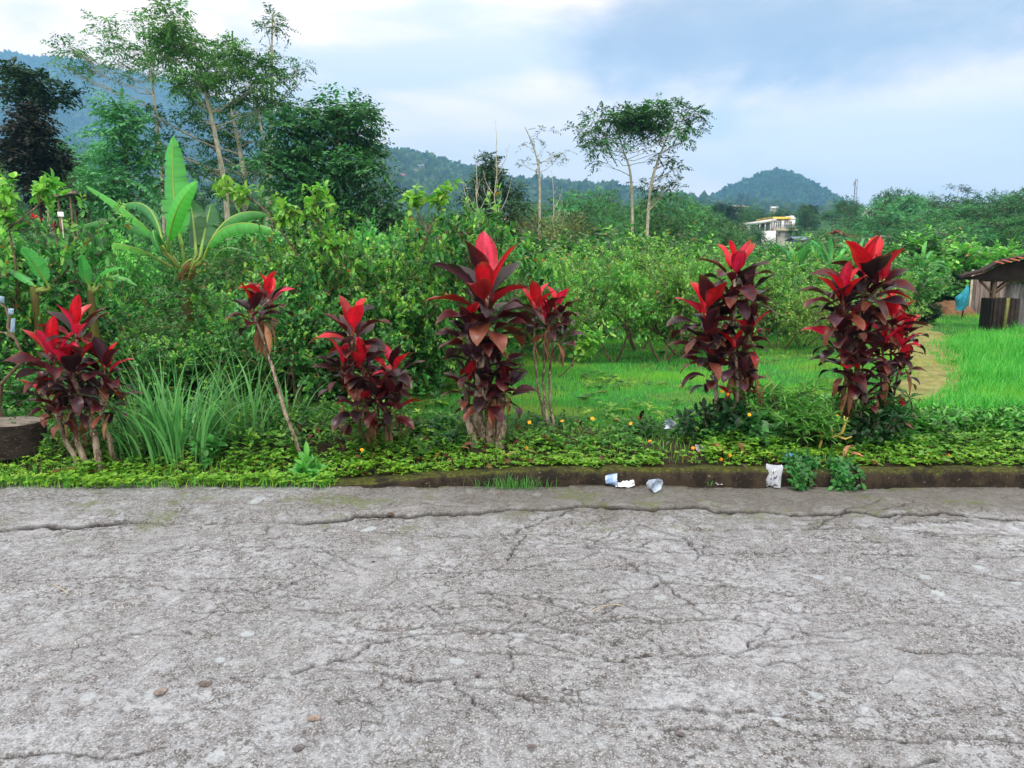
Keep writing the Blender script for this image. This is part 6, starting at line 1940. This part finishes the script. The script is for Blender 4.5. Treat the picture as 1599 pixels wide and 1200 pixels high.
# left background wood
for k, (px, Y, top, w, st) in enumerate([(-20, 44, 200, 90, 'round'), (10, 40, 262, 70, 'round'), (105, 48, 250, 70, 'layered'), (125, 42, 262, 70, 'round'), (110, 60, 215, 80, 'layered'), (-30, 34, 290, 80, 'round'), (15, 32, 325, 60, 'round'), (100, 36, 315, 60, 'round'), (270, 44, 285, 70, 'layered'), (310, 40, 300, 80, 'round'), (360, 46, 290, 70, 'round'), (420, 44, 300, 80, 'layered'), (455, 38, 315, 70, 'round'), (620, 46, 330, 60, 'round'), (600, 40, 345, 60, 'layered'), (400, 36, 320, 60, 'round'), (330, 36, 325, 60, 'layered'), (255, 40, 320, 60, 'round'), (145, 50, 225, 60, 'layered'), (20, 55, 240, 70, 'layered')]):
    put_tree(st, k, px, Y, top, 'mid green tree of the wood behind the large banana and the thicket', 'trees of the left background wood', rs, w)
for k in range(44):
    px = rs.uniform(-60, 640); Y = rs.uniform(15, 34)
    put_tree('scrub', rs.randint(2), px, Y, 372 + rs.uniform(-22, 16) + (px > 300) * 0, 'low green scrub bush between the left thicket and the wood behind', 'scrub behind the left thicket', rs, rs.uniform(70, 120) * 22 / Y, 'bush')
for k in range(16):
    px = rs.uniform(740, 900); Y = rs.uniform(28, 46)
    put_tree('scrub', 2, px, Y, 345 + rs.uniform(-25, 20), 'brownish twiggy scrub below the sparse thin tree near the centre', 'brown scrub near the centre', rs, rs.uniform(40, 70), 'bush')
for k in range(26):
    px = rs.uniform(560, 760); Y = rs.uniform(80, 190)
    put_tree(['round', 'scrub'][k % 2], k, px, Y, 350 + rs.uniform(-24, 14), 'hazy tree on the valley floor left of the tallest ti plant', 'valley trees below the hillside', rs, rs.uniform(26, 44))
for k in range(36):
    px = rs.uniform(560, 1450); Y = rs.uniform(42, 60)
    if px > 1110: continue
    put_tree('scrub', k, px, Y, 378 + rs.uniform(-10, 8), 'low green bush between the orchard and the trees behind it', 'bushes behind the orchard', rs, rs.uniform(40, 70), 'bush')

# ================================================================ BUILDINGS
WALLW = surf_mat('white_render', S(236, 240, 246), S(214, 218, 224), 1.5, .8, .1)
YEL = surf_mat('yellow_paint', S(226, 206, 96), S(206, 186, 84), 1.5, .7, .1)
GLS = surf_mat('window_glass', S(128, 140, 156), S(92, 104, 120), .8, .15, 0, spec=.7)
DARKM = surf_mat('dark_shade_wood', S(44, 38, 36), S(28, 25, 24), 8, .9, .4)
METAL = surf_mat('metal_roof', S(220, 224, 228), S(186, 194, 204), 1.0, .45, .2, spec=.5)


def hbox(name, mat, parent, c0, size, **kw):
    return MB().box(c0, size, **kw).build(name, mat, parent)


def white_house():
    Y = 125; b = GB(1208, Y); s = Y / F_PX
    X = lambda px: (px - 1208) * s
    Z = lambda py: P(1208, py, Y)[2] - b[2]
    r = thing('white_house', b, 'white two storey house with yellow parapet and side canopy on the far slope', 'house')
    # main block: upper floor 1202-1235 x 345-358, lower floor 1202-1233 x 360-392
    w = MB()
    x0, x1 = X(1201), X(1235); zf, zt, zl = Z(359), Z(344), -1.5
    D = 8.0
    w.box(((x0 + x1) / 2, D / 2, (zl + Z(360.5)) / 2), (x1 - x0 - .5, D, Z(360.5) - zl), bev=.05)
    # upper floor as piers and bands round the openings
    w.box(((x0 + x1) / 2, D / 2 + .15, (zf + Z(344)) / 2), (x1 - x0, D - .3, zt - zf))
    for px in (1201.5, 1217.5, 1234.2):
        w.box((X(px), -.02, (zf + zt) / 2), (.35, .32, zt - zf))
    # annex
    xa0, xa1 = X(1180), X(1201)
    w.box(((xa0 + xa1) / 2 + .3, D / 2 + 1.2, (zl + Z(350)) / 2), (xa1 - xa0 - .6, D - 2.4, Z(350) - zl))
    w.box(((xa0 + xa1) / 2, -.7, (zl + Z(361.5)) / 2), (xa1 - xa0, 3.2, Z(361.5) - zl))
    w.build('wall', WALLW, r)
    hbox('floor_slab', surf_mat('slab_edge', S(196, 190, 150), S(170, 164, 140), 2, .8, .1), r, ((x0 + x1) / 2, D / 2 - .5, Z(359.8)), (x1 - x0 + .5, D + 1.4, .22), bev=.03)
    # yellow parapet
    hbox('parapet', YEL, r, ((x0 + X(1229)) / 2, D / 2 - .15, Z(341)), (X(1229) - x0, D + .4, Z(339.3) - Z(343)), bev=.04)
    # white rooftop tank room at the right
    tk = MB().box((X(1233), 1.5, Z(341)), (X(1239) - X(1228), 2.6, Z(337) - Z(345)), bev=.3)
    tk.build('roof_tank', WALLW, r)
    # canopy: metal sheet roof on posts, sloping down to the left
    cn = MB()
    xs_ = [X(1175), X(1201)]
    V = [(xs_[0], -2.2, Z(346.5)), (xs_[1], -2.2, Z(342.5)), (xs_[1], 6, Z(342.5)), (xs_[0], 6, Z(346.5))]
    V2 = [(a, b_, c_ - .45) for a, b_, c_ in V]
    cn.add(V + V2, [[0, 1, 2, 3], [7, 6, 5, 4], [0, 4, 5, 1], [1, 5, 6, 2], [2, 6, 7, 3], [3, 7, 4, 0]])
    cp = cn.build('canopy', METAL, r)
    for px in (1177, 1185, 1193, 1200):
        hbox('post', WALLW, r, (X(px), -2.0, (Z(361) + Z(346.8)) / 2), (.12, .12, Z(346.8) - Z(361)))
    hbox('canopy_shade_sheet', surf_mat('recess_shade', S(120, 120, 124), S(90, 92, 98), 2, .8, .1), r, ((xa0 + xa1) / 2 - .3, 1.0, (Z(358) + Z(348)) / 2), (xa1 - xa0 - 1.4, .2, Z(348) - Z(358)))  # grey sheet set in the recess, its colour paints the shade below the canopy
    # windows
    for (pa, pb_, ya, yb) in ((1203.5, 1216, 346, 357), (1219.5, 1232, 346, 357), (1211, 1215, 362, 370), (1222, 1232, 362, 372)):
        f = MB(); cx, cz, ww, hh = (X(pa) + X(pb_)) / 2, (Z(ya) + Z(yb)) / 2, X(pb_) - X(pa), Z(ya) - Z(yb)
        yy = -.03
        for sx in (-1, 1): f.box((cx + sx * ww / 2, yy, cz), (.09, .12, hh + .09))
        for sz in (-1, 1): f.box((cx, yy, cz + sz * hh / 2), (ww - .09, .12, .09))
        f.box((cx, yy, cz), (.07, .1, hh - .09))
        if ww > 1: f.box((cx - ww / 4, yy, cz), (.05, .1, hh - .09)); f.box((cx + ww / 4, yy, cz), (.05, .1, hh - .09))
        fo = f.build('window', WALLW, r)
        hbox('pane', GLS, fo, (cx, .0, cz), (ww - .09, .04, hh - .09))
    dr = hbox('door', surf_mat('grey_door', S(130, 134, 140), S(104, 110, 118), 3, .6, .1), r, (X(1206.5), -.03, Z(375)), (.9, .08, 2.0))
    rl = MB()
    for k in range(9): rl.box((x0 + .1 + k * (x1 - x0 - .2) / 8, -1.05, Z(357.5)), (.04, .04, .5))
    rl.box(((x0 + x1) / 2, -1.05, Z(355.2)), (x1 - x0, .05, .05))
    rl.build('railing', WALLW, r)


white_house()


def small_house(px, Y, top_py, eave_py, base_py, wpx, roofcol, wallcol, label, group=None, name='small_house', dep=5.0, seed=0, rz=0.0):
    s = Y / F_PX; b = P(px, base_py, Y)
    g = float(gz(b[0], b[1])); hz0 = max(0.0, b[2] - g)
    r = thing(name, b, label, 'house', group, rz)
    Z = lambda py: P(px, py, Y)[2] - b[2]
    w = wpx * s; ze, zt = Z(eave_py), Z(top_py)
    m1 = surf_mat('wall_%02x%02x%02x' % tuple(int(c * 255) for c in wallcol), wallcol, tuple(c * .8 for c in wallcol), 1.2, .85, .1)
    m2 = surf_mat('roof_%02x%02x%02x' % tuple(int(c * 255) for c in roofcol), roofcol, tuple(c * .72 for c in roofcol), 3, .8, .3)
    wl = MB().box((0, 0, (ze - 2) / 2), (w, dep, ze + 2))
    V = [(-w / 2, -dep / 2, ze), (w / 2, -dep / 2, ze), (w / 2, dep / 2, ze), (-w / 2, dep / 2, ze), (-w / 2, 0, zt - .12), (w / 2, 0, zt - .12)]
    wl.add(V, [[0, 3, 4], [1, 5, 2]])
    wo_ = wl.build('wall', m1, r)
    rf = MB(); o = .4; e = (zt - ze) * o / (dep / 2)
    for sg in (-1, 1):
        a = [(-w / 2 - o, sg * (dep / 2 + o), ze - e), (w / 2 + o, sg * (dep / 2 + o), ze - e), (w / 2 + o, 0, zt), (-w / 2 - o, 0, zt)]
        bb = [(x, y, z - .12) for x, y, z in a]
        rf.add(a + bb, [[0, 1, 2, 3], [7, 6, 5, 4], [0, 4, 5, 1], [1, 5, 6, 2], [3, 7, 4, 0]])
    rf.build('roof', m2, r)
    for k in (-.25, .25):
        f = hbox('window', WALLW, r, (k * w, -dep / 2 - .02, ze * .5), (w * .16, .08, ze * .42))
        hbox('pane', GLS, f, (k * w, -dep / 2 - .07, ze * .5), (w * .13, .04, ze * .34))
    return r


small_house(1250, 92, 370, 374, 386, 22, S(120, 136, 160), S(150, 168, 190), 'small pale blue shed with low roof just right below the white house', seed=1, dep=3)
small_house(1315, 70, 360, 376, 388, 26, S(132, 52, 54), S(150, 120, 110), 'small building with dark red roof left of the rightmost tall ti plant top', seed=2, dep=5, rz=.5)
small_house(1388, 62, 368, 371, 386, 30, S(190, 186, 180), S(214, 206, 196), 'low cream walled building half hidden under the right wood', seed=3, dep=4)
small_house(1492, 60, 374, 377, 388, 30, S(90, 70, 64), S(196, 168, 150), 'low shaded building under the spreading trees of the right wood', seed=4, dep=4)
small_house(720, 24, 362, 370, 378, 28, S(92, 72, 66), S(104, 96, 92), 'little brown roofed shed just left of the tallest ti plant top', seed=5, dep=2, name='small_shed')
small_house(767, 33, 341, 346, 356, 30, S(196, 204, 210), S(170, 176, 178), 'pale metal roof shed behind the bare saplings near the centre', seed=6, dep=3, name='small_shed')
small_house(1208, 300, 323, 325, 330, 8, S(214, 218, 224), S(216, 216, 212), 'tiny white roofed hut in the distant trees directly above the white house', seed=7, dep=3)
small_house(1365, 170, 326, 330, 338, 24, S(220, 222, 226), S(226, 226, 222), 'distant white building on the skyline between the round tree and the right wood', seed=8, dep=5)
small_house(1155, 280, 321, 324, 331, 20, S(200, 190, 180), S(206, 204, 198), 'tiny pale building in the distant trees left above the white house', seed=9, dep=4)
rs = np.random.RandomState(5)
xs_, ss_, HX, HY, HZ = HILLS['hillside']
for k, (px, py, c_) in enumerate([(662, 263, 0), (645, 270, 0), (628, 278, 1), (655, 281, 0), (676, 284, 0), (688, 298, 0), (672, 299, 0), (700, 301, 1), (712, 308, 0), (640, 292, 1), (620, 300, 0), (730, 300, 0), (603, 288, 1), (668, 310, 0), (850, 305, 0), (880, 318, 0)]):
    # find where the ray meets the hillside
    d = ray(px, py); j = None
    best = 1e9
    t_ = (HY.ravel()) / d[1]
    X_, Z_ = d[0] * t_, CAM_H + d[2] * t_
    e = np.abs(X_ - HX.ravel()) * .6 + np.abs(Z_ - HZ.ravel()) * 3 + (np.repeat(ss_, len(xs_)) > 1) * 1e4
    j = int(np.argmin(e)); b = np.array([HX.ravel()[j], HY.ravel()[j], HZ.ravel()[j]])
    r = thing('hillside_house', b, 'tiny pale house among the trees on the far blue hillside', 'house', 'houses on the far hillside', rs.uniform(-.6, .6))
    w, dd, h = rs.uniform(5, 9), 6, rs.uniform(2.5, 4)
    MB().box((0, 0, h / 2 - 2), (w, dd, h + 4)).build('wall', surf_mat('far_wall', S(190, 188, 180), S(160, 160, 154), 1, .8, .1), r)
    rf = MB(); zt = h + 1.6
    for sg in (-1, 1):
        a = [(-w / 2 - 1, sg * (dd / 2 + 1), h - .5), (w / 2 + 1, sg * (dd / 2 + 1), h - .5), (w / 2 + 1, 0, zt), (-w / 2 - 1, 0, zt)]
        rf.add(a + [(x, y, z - .3) for x, y, z in a], [[0, 1, 2, 3], [7, 6, 5, 4], [0, 4, 5, 1], [1, 5, 6, 2], [3, 7, 4, 0]])
    rf.build('roof', surf_mat('far_grey_roof', S(150, 150, 150), S(120, 120, 124), 1, .8, .1) if c_ == 0 else surf_mat('far_red_roof', S(170, 110, 90), S(140, 90, 76), 1, .8, .1), r)

# mast
Y = 420; b = GB(1326, Y); top = P(1326, 280, Y)[2] - b[2]
r = thing('antenna_mast', b, 'thin lattice antenna mast on the skyline above the round dark tree', 'mast')
mb = MB()
for sx, sy in ((-1, -1), (1, -1), (0, 1)):
    mb.tube(np.array([(sx * 1.1, sy * .9, -2), (sx * .55, sy * .45, top)]), .14, 4)
nb = 16
for k in range(nb):
    z0, z1 = top * k / nb, top * (k + 1) / nb; w0, w1 = 1.1 - .55 * k / nb, 1.1 - .55 * (k + 1) / nb
    for a_, c_ in (((-1, -1), (1, -1)), ((1, -1), (0, 1)), ((0, 1), (-1, -1))):
        mb.tube(np.array([(a_[0] * w0, a_[1] * w0 * .82, z0), (c_[0] * w1, c_[1] * w1 * .82, z1)]), .07, 3)
mb.build('lattice', surf_mat('mast_steel', S(110, 116, 124), S(90, 96, 104), 1, .6, 0), r)
hd = MB()
for k in range(4):
    a = k * math.pi / 2
    hd.box((math.cos(a) * 1.0, math.sin(a) * 1.0, top - 2.5), (.4, .25, 2.4), rot=a, bev=.05)
hd.build('antenna_panels', METAL, r)

# ---------------------------------------------------------------- small hut, sign, red flowers (left)
def left_hut():
    Y = 27; b = GB(124, Y); Z = lambda py: P(124, py, Y)[2] - b[2]; s = Y / F_PX
    r = thing('small_shelter', b, 'small grey plank roof shelter beyond the left thicket', 'shelter')
    zr = Z(305)
    MB().box((0, 0, zr), (30 * s, 1.4, .14), tilt=-.18, bev=.02).build('roof', surf_mat('plank_grey', S(150, 140, 136), S(118, 108, 104), 6, .85, .3, stretch=(.3, 1, 1)), r)
    for sx in (-1, 1):
        for sy in (-1, 1):
            MB().tube(np.array([(sx * 9 * s, sy * .5, -.1), (sx * 9 * s, sy * .5, zr - .08)]), .035, 6).build('post', BARK, r)
    MB().box((0, .5, zr - .45), (20 * s, .05, .62)).build('back_panel', DARKM, r)


left_hut()
Y = 24; b = GB(104, Y); z1 = P(104, 335, Y)[2] - b[2]
r = thing('small_sign', b, 'small blank white board on a thin post beyond the left thicket', 'sign')
MB().tube(np.array([(0, .02, -.1), (0, .02, z1)]), .02, 6).build('post', BARK_PALE, r)
MB().box((0, -.02, z1), (.19, .02, .15), bev=.004).build('board', WALLW, r)
for k, (px, py, sd, lb) in enumerate([(61, 342, 1, 'red flowered plant left of the tree foot, topmost red spot in the far left scrub'), (72, 350, 2, 'small red leaved plant between two others at the foot of the black crowned tree'), (92, 355, 3, 'tiny red leaved plant nearest the black crowned tree trunk')]):
    Y = 22; b = GB(px, Y); top = P(px, py, Y)[2] - b[2]
    rs3 = np.random.RandomState(sd)
    r = thing('red_leaved_plant', b, lb, 'ti plant', 'far red plants at the left')
    st = MB().tube(np.array([(0, 0, -.1), (.03, 0, top * .5), (0, 0, top)]), .02, 6).build('stem', STEM_DARK, r)
    link('leaf_head', cordy_head(rs3, (0, 0, top), .24, 16, .75).mesh('leaf_head', CORDY, True), st)

# ---------------------------------------------------------------- hut on the right
def hut():
    Y = 17.5; b = GB(1598, Y); s = Y / F_PX
    q = lambda px, py, dy=0.0: P(px, py, Y) - b + np.array([0, dy, 0])
    r = thing('wooden_hut', b, 'open wooden hut with sagging brown tiled roof at the right edge', 'hut')
    r.rotation_euler = (0, 0, -.5)
    # roof: gable with ridge running away from the viewer; eave at the left, slope concave
    T1 = surf_mat('roof_tile', S(52, 40, 38), S(34, 28, 28), 5, .9, .5, c3=S(92, 58, 52))
    prof = [q(1514, 434), q(1530, 429), q(1545, 424), q(1560, 414), q(1575, 408), q(1592, 404), q(1640, 392)]
    prof = np.array(prof); xr = prof[-1, 0]
    full = np.concatenate([prof, np.array([[2 * xr - p[0], 0, p[2]] for p in prof[-2::-1]])])
    # tile courses: scalloped sheet over the slopes
    nu, nv = 90, 40
    tt = np.linspace(0, 1, nu); fx = np.interp(tt, np.linspace(0, 1, len(full)), full[:, 0]); fz = np.interp(tt, np.linspace(0, 1, len(full)), full[:, 2])
    yy = np.linspace(-.75, 1.1, nv)
    Xg, Yg = np.meshgrid(fx, yy); Zg = np.tile(fz, (nv, 1)) + .012 * np.abs(np.sin(Yg * 14)) + .014 * ((tt * 22) % 1)[None] + (noise2(Xg * 2, Yg * 2, 3, 2) - .5) * .04
    top = np.stack([Xg, Yg, Zg + .03], -1).reshape(-1, 3); bot = np.stack([Xg, Yg, Zg - .02], -1).reshape(-1, 3)
    i = (np.arange(nv - 1)[:, None] * nu + np.arange(nu - 1)[None])
    F = np.stack([i, i + 1, i + nu + 1, i + nu], -1).reshape(-1, 4)
    rf = MB().add(top, F).add(bot, F[:, ::-1])
    e = np.arange(nu - 1); N_ = nu * nv
    rf.add(np.concatenate([top[:nu], bot[:nu]]), np.stack([e, e + nu, e + nu + 1, e + 1], -1))
    e2 = np.arange(nv - 1) * nu
    rf.add(np.concatenate([top[::nu], bot[::nu]]), np.stack([np.arange(nv - 1), np.arange(nv - 1) + 1, np.arange(nv - 1) + 1 + nv, np.arange(nv - 1) + nv], -1))
    rf.build('roof', T1, r)
    # a few lifted tiles at the front verge
    lt = MB()
    for k, px in enumerate((1562, 1572, 1582, 1592)):
        p = q(px, 410 - k * 2.2, -.72)
        lt.box(p + [0, 0, .0], (.20, .26, .03), tilt=.25, bev=.006)
    lt.build('verge_tiles', surf_mat('roof_tile_pale', S(186, 110, 94), S(150, 88, 76), 8, .8, .4), r)
    # dark sheet hung low in the gable, coloured as the open attic's shade
    zb = q(1560, 437)[2]
    gv, gf = [], []
    for k in range(nu):
        gv += [(fx[k], -.6, fz[k] - .03), (fx[k], -.6, min(zb, fz[k] - .04))]
    for k in range(nu - 1): gf.append([2 * k, 2 * k + 1, 2 * k + 3, 2 * k + 2])
    gv2 = [(x, y + .04, z) for x, y, z in gv]
    MB().add(gv, gf).add(gv2, gf).build('gable_shade', DARKM, r)
    # posts and braces
    WD = surf_mat('hut_timber', S(96, 84, 70), S(66, 56, 46), 14, .9, .4, stretch=(1, 1, .3))
    zt = zb - .02
    for (px, dy) in ((1562, -.5), (1566, .8), (1640, -.5), (1640, .8)):
        x = q(px, 400)[0]
        po = MB().tube(np.array([(x, dy, -.1), (x + .02, dy, zt * .5), (x, dy, zt)]), .05, 7).build('post', WD, r, smooth=True)
        br = MB()
        for sg in (-1, 1): br.tube(np.array([(x, dy, zt - .32), (x + sg * .3, dy, zt - .01)]), .028, 6)
        br.build('brace', WD, po)
    MB().box((q(1600, 400)[0], -.5, zt + .03), (1.7, .09, .1)).build('beam', WD, r)
    # grey weathered board wall
    gw = MB()
    for k in range(7):
        x = q(1582, 400)[0] + k * .145; hh = zt - .02 - .02 * (k % 2)
        gw.box((x, -.35 + .01 * (k % 2), hh / 2), (.14, .025, hh), tilt=.02 if k < 2 else 0, C=np.ones(3) * (.75 + .35 * ((k * 37) % 10) / 10), bev=.004)
    gw.build('board_wall', surf_mat('grey_boards', S(128, 136, 142), S(86, 90, 94), 10, .85, .3, stretch=(1, 1, .15), c3=S(62, 58, 52)), r)
    return b


hut()
# crate of dark boards in front of the hut
Y = 16.6; b = GB(1569, Y)
r = thing('dark_wooden_crate', b, 'tall dark board crate standing under the hut eave', 'crate')
s = Y / F_PX; h = (P(1560, 466, Y) - b)[2]
cb = MB()
for k in range(6):
    cb.box((-.25 + k * .095, -.22, h / 2), (.088, .03, h), C=np.ones(3) * (.8 + .5 * ((k * 7) % 3) / 3), bev=.004)
    cb.box((-.25 + k * .095, .22, h / 2), (.088, .03, h), bev=.004)
for k in range(4):
    cb.box((-.31, -.15 + k * .1, h / 2), (.03, .095, h), bev=.004); cb.box((.285, -.15 + k * .1, h / 2), (.03, .095, h), bev=.004)
cb.build('board', DARKM, r)
MB().tube(np.array([(-.05, -.27, -.02), (-.02, -.27, h + .02)]), .035, 7).build('prop_post', surf_mat('green_bamboo', S(120, 128, 70), S(90, 96, 52), 12, .7, .2), r, smooth=True)
# plank wall behind
Y = 24; b = GB(1553, Y); s = Y / F_PX
r = thing('plank_wall', b, 'weathered grey pink plank wall standing behind the hut', 'wall')
z0, z1 = (P(1553, 461, Y) - b)[2], (P(1553, 441, Y) - b)[2] + .3
pw_ = MB()
for k in range(9): pw_.box(((k - 4) * .155, 0, z1 / 2), (.15, .03, z1), C=np.ones(3) * (.8 + .3 * ((k * 5) % 4) / 4), bev=.004)
pw_.build('planks', surf_mat('pink_grey_planks', S(124, 116, 112), S(92, 84, 82), 9, .85, .3, stretch=(1, 1, .2)), r)
MB().box((-.72, -.04, z1 / 2 + .05), (.08, .06, z1 + .1), bev=.01).build('post', BARK_PALE, r)

# turquoise cloth on a stake
Y = 17.2; b = GB(1502, Y); s = Y / F_PX
b = G(1502, 498); Y = b[1]
r = thing('draped_stake', b, 'turquoise cloth draped over a short stake in the clearing left of the hut', 'draped cloth')
top = (P(1506, 447, Y) - b)[2]; MB().tube(np.array([(0, 0, -.1), (.02, 0, top * .5), (.05, 0, top - .02)]), .02, 6).build('stake', BARK_DARK, r)
n, m = 36, 22
a = np.linspace(0, 2 * math.pi, n, endpoint=False); V = []
wpx = Y / F_PX
for j in range(m):
    f = j / (m - 1)
    rad = wpx * (1.2 + 7.5 * min(1, f * 2.0) - 4.0 * max(0, f - .5) * 1.6) * (1 + .20 * np.sin(a * 5 + f * 3) + .1 * np.sin(a * 9 - f * 5))
    zc = top - (top * .74) * f
    V.append(np.stack([rad * np.cos(a) + (.05 - .16 * f) + .02 * math.sin(f * 9), rad * .6 * np.sin(a), zc + .02 * np.sin(a * 4 + f * 6)], -1))
V = np.concatenate(V + [np.array([[.05, 0, top + .01]])])
i = np.arange(m - 1)[:, None] * n; j = np.arange(n)[None]; j2 = (j + 1) % n
F = np.stack([i + j, i + n + j, i + n + j2, i + j2], -1).reshape(-1, 4)
F = np.concatenate([F[:, [0, 1, 2]], F[:, [0, 2, 3]], np.stack([np.arange(n), (np.arange(n) + 1) % n, np.full(n, n * m)], -1)])
MB().add(V, F).build('cloth', surf_mat('turquoise_cloth', S(44, 160, 184), S(24, 118, 146), 8, .7, .5, c3=S(84, 190, 206)), r, smooth=True)

# earth mounds by the clearing
def mound(px, py, w, h, label, seed, col):
    b = G(px, py); rs = np.random.RandomState(seed)
    n, m = 30, 8; a = np.linspace(0, 2 * math.pi, n, endpoint=False); V = []
    for k in range(m):
        f = k / (m - 1); rr = w * (1 - f ** 1.4 * .95) * (1 + .2 * (noise2(np.cos(a) * 2 + 5, np.sin(a) * 2 + 5, seed, 3) - .5))
        V.append(np.stack([rr * np.cos(a), rr * .6 * np.sin(a), np.full(n, -.05) + (h + .05) * math.sin(f * math.pi / 2) + .04 * rs.normal(size=n) * (k > 0)], -1))
    V = np.concatenate(V + [np.array([[0, 0, h + .01]])])
    i = np.arange(m - 1)[:, None] * n; j = np.arange(n)[None]; j2 = (j + 1) % n
    F = np.stack([i + j, i + j2, i + n + j2, i + n + j], -1).reshape(-1, 4)
    F = np.concatenate([F[:, [0, 1, 2]], F[:, [0, 2, 3]], np.stack([np.arange(n) + (m - 1) * n, (np.arange(n) + 1) % n + (m - 1) * n, np.full(n, n * m)], -1)])
    o = MB().add(V, F).build('earth_mound', surf_mat('mound_' + str(seed), col, tuple(c * .6 for c in col), 5, .95, .6), None, b, smooth=True)
    tag(o, label, 'mound')


mound(1480, 492, .9, .38, 'bare brown earth mound left of the turquoise cloth', 91, S(126, 98, 72))
mound(1545, 480, .6, .2, 'pinkish grey rubble mound in the clearing right of the turquoise cloth', 92, S(150, 134, 120))
for k, (px, py, w) in enumerate([(1478, 505, 10)]):
    pass

# ---------------------------------------------------------------- haze
hm = bpy.data.materials.new('air'); hm.use_nodes = True
t = NT(hm.node_tree); hm.node_tree.nodes.clear()
pv = t.n('ShaderNodeVolumePrincipled', {'Color': (.26, .58, 1.0), 'Density': .00038})
t.n('ShaderNodeOutputMaterial', {'Volume': pv.outputs[0]})
zmax = max(float(np.max(h[4])) for h in HILLS.values()) + 60
mb = MB().box((0, 1900, (zmax - 12) / 2), (5600, 4000, zmax + 12))
hz_o = mb.build('haze', hm)
tag(hz_o, kind='stuff')

# ================================================================ one label each
_u = ['', 'first', 'second', 'third', 'fourth', 'fifth', 'sixth', 'seventh', 'eighth', 'ninth', 'tenth', 'eleventh', 'twelfth', 'thirteenth', 'fourteenth', 'fifteenth', 'sixteenth', 'seventeenth', 'eighteenth', 'nineteenth']
ONES = _u + ['twentieth'] + ['twenty-' + k for k in _u[1:10]] + ['thirtieth'] + ['thirty-' + k for k in _u[1:10]] + ['fortieth'] + ['forty-' + k for k in _u[1:10]]
bpy.context.view_layer.update()


def relabel(lbl, fmt):
    obs = [o for o in SC.objects if o.get('label') == lbl]
    obs.sort(key=lambda o: o.location.x / o.location.y)
    for i, o in enumerate(obs):
        if len(obs) == 1: continue
        if i == 0: w = 'leftmost'
        elif i == len(obs) - 1: w = 'rightmost'
        elif i < len(ONES) - 1: w = ONES[i + 1] + ' from the left'
        else: return
        o['label'] = fmt % w


relabel('leafy guava bush in the dense thicket behind the left ti plants', 'leafy guava bush, %s in the front row of the left thicket')
relabel('darker small leaved bush behind the front row of the left thicket', 'darker small leaved bush, %s behind the left thicket')
relabel('small guava tree in the front rows of the orchard beyond the lawn', 'small guava tree, %s at the lawn edge of the orchard')
relabel('bushy tree of the middle distance behind the orchard, left of the white house', 'bushy tree, %s of those behind the orchard')
relabel('wide layered tree of the dark wood on the right', 'wide layered tree, %s in the right wood')
relabel('brownish twiggy scrub below the sparse thin tree near the centre', 'brownish twiggy scrub, %s below the sparse thin tree')
relabel('mid green tree of the wood behind the large banana and the thicket', 'mid green tree, %s in the wood behind the banana')
relabel('dense bush in the bank behind the hut clearing', 'dense bush, %s in the bank behind the hut clearing')
relabel('low bush on the slope just below the white house', 'low bush, %s on the slope just below the white house')
relabel('brownish green tree partly hiding the left side of the white house', 'brownish green tree, %s left of the white house')
relabel('small yellow flower open among the low green herbs of the verge', 'small yellow flower, %s among the herbs of the verge')
relabel('tiny pale house among the trees on the far blue hillside', 'tiny pale house, %s on the far blue hillside')
relabel('low tree in the green slope right below the white house', 'low tree, %s on the slope right below the white house')
for _r, _w in enumerate(['first', 'second', 'third', 'fourth', 'last']):
    relabel('rounded fruit tree in back row %d' % _r, 'rounded fruit tree, %s in the ' + _w + ' back row of the orchard')
relabel('low green scrub bush between the left thicket and the wood behind', 'low scrub bush, %s behind the left thicket')
relabel('hazy distant tree around and behind the white house below the cone hill', 'hazy distant tree, %s below the cone hill')
relabel('hazy tree on the valley floor left of the tallest ti plant', 'hazy tree, %s on the valley floor')
relabel('low green bush between the orchard and the trees behind it', 'low green bush, %s right behind the orchard')
relabel('dark rounded tree of the wood on the right', 'dark rounded tree, %s in the right wood')
relabel('olive green tree in front of the lower floor of the white house', 'olive green tree, %s before the white house')
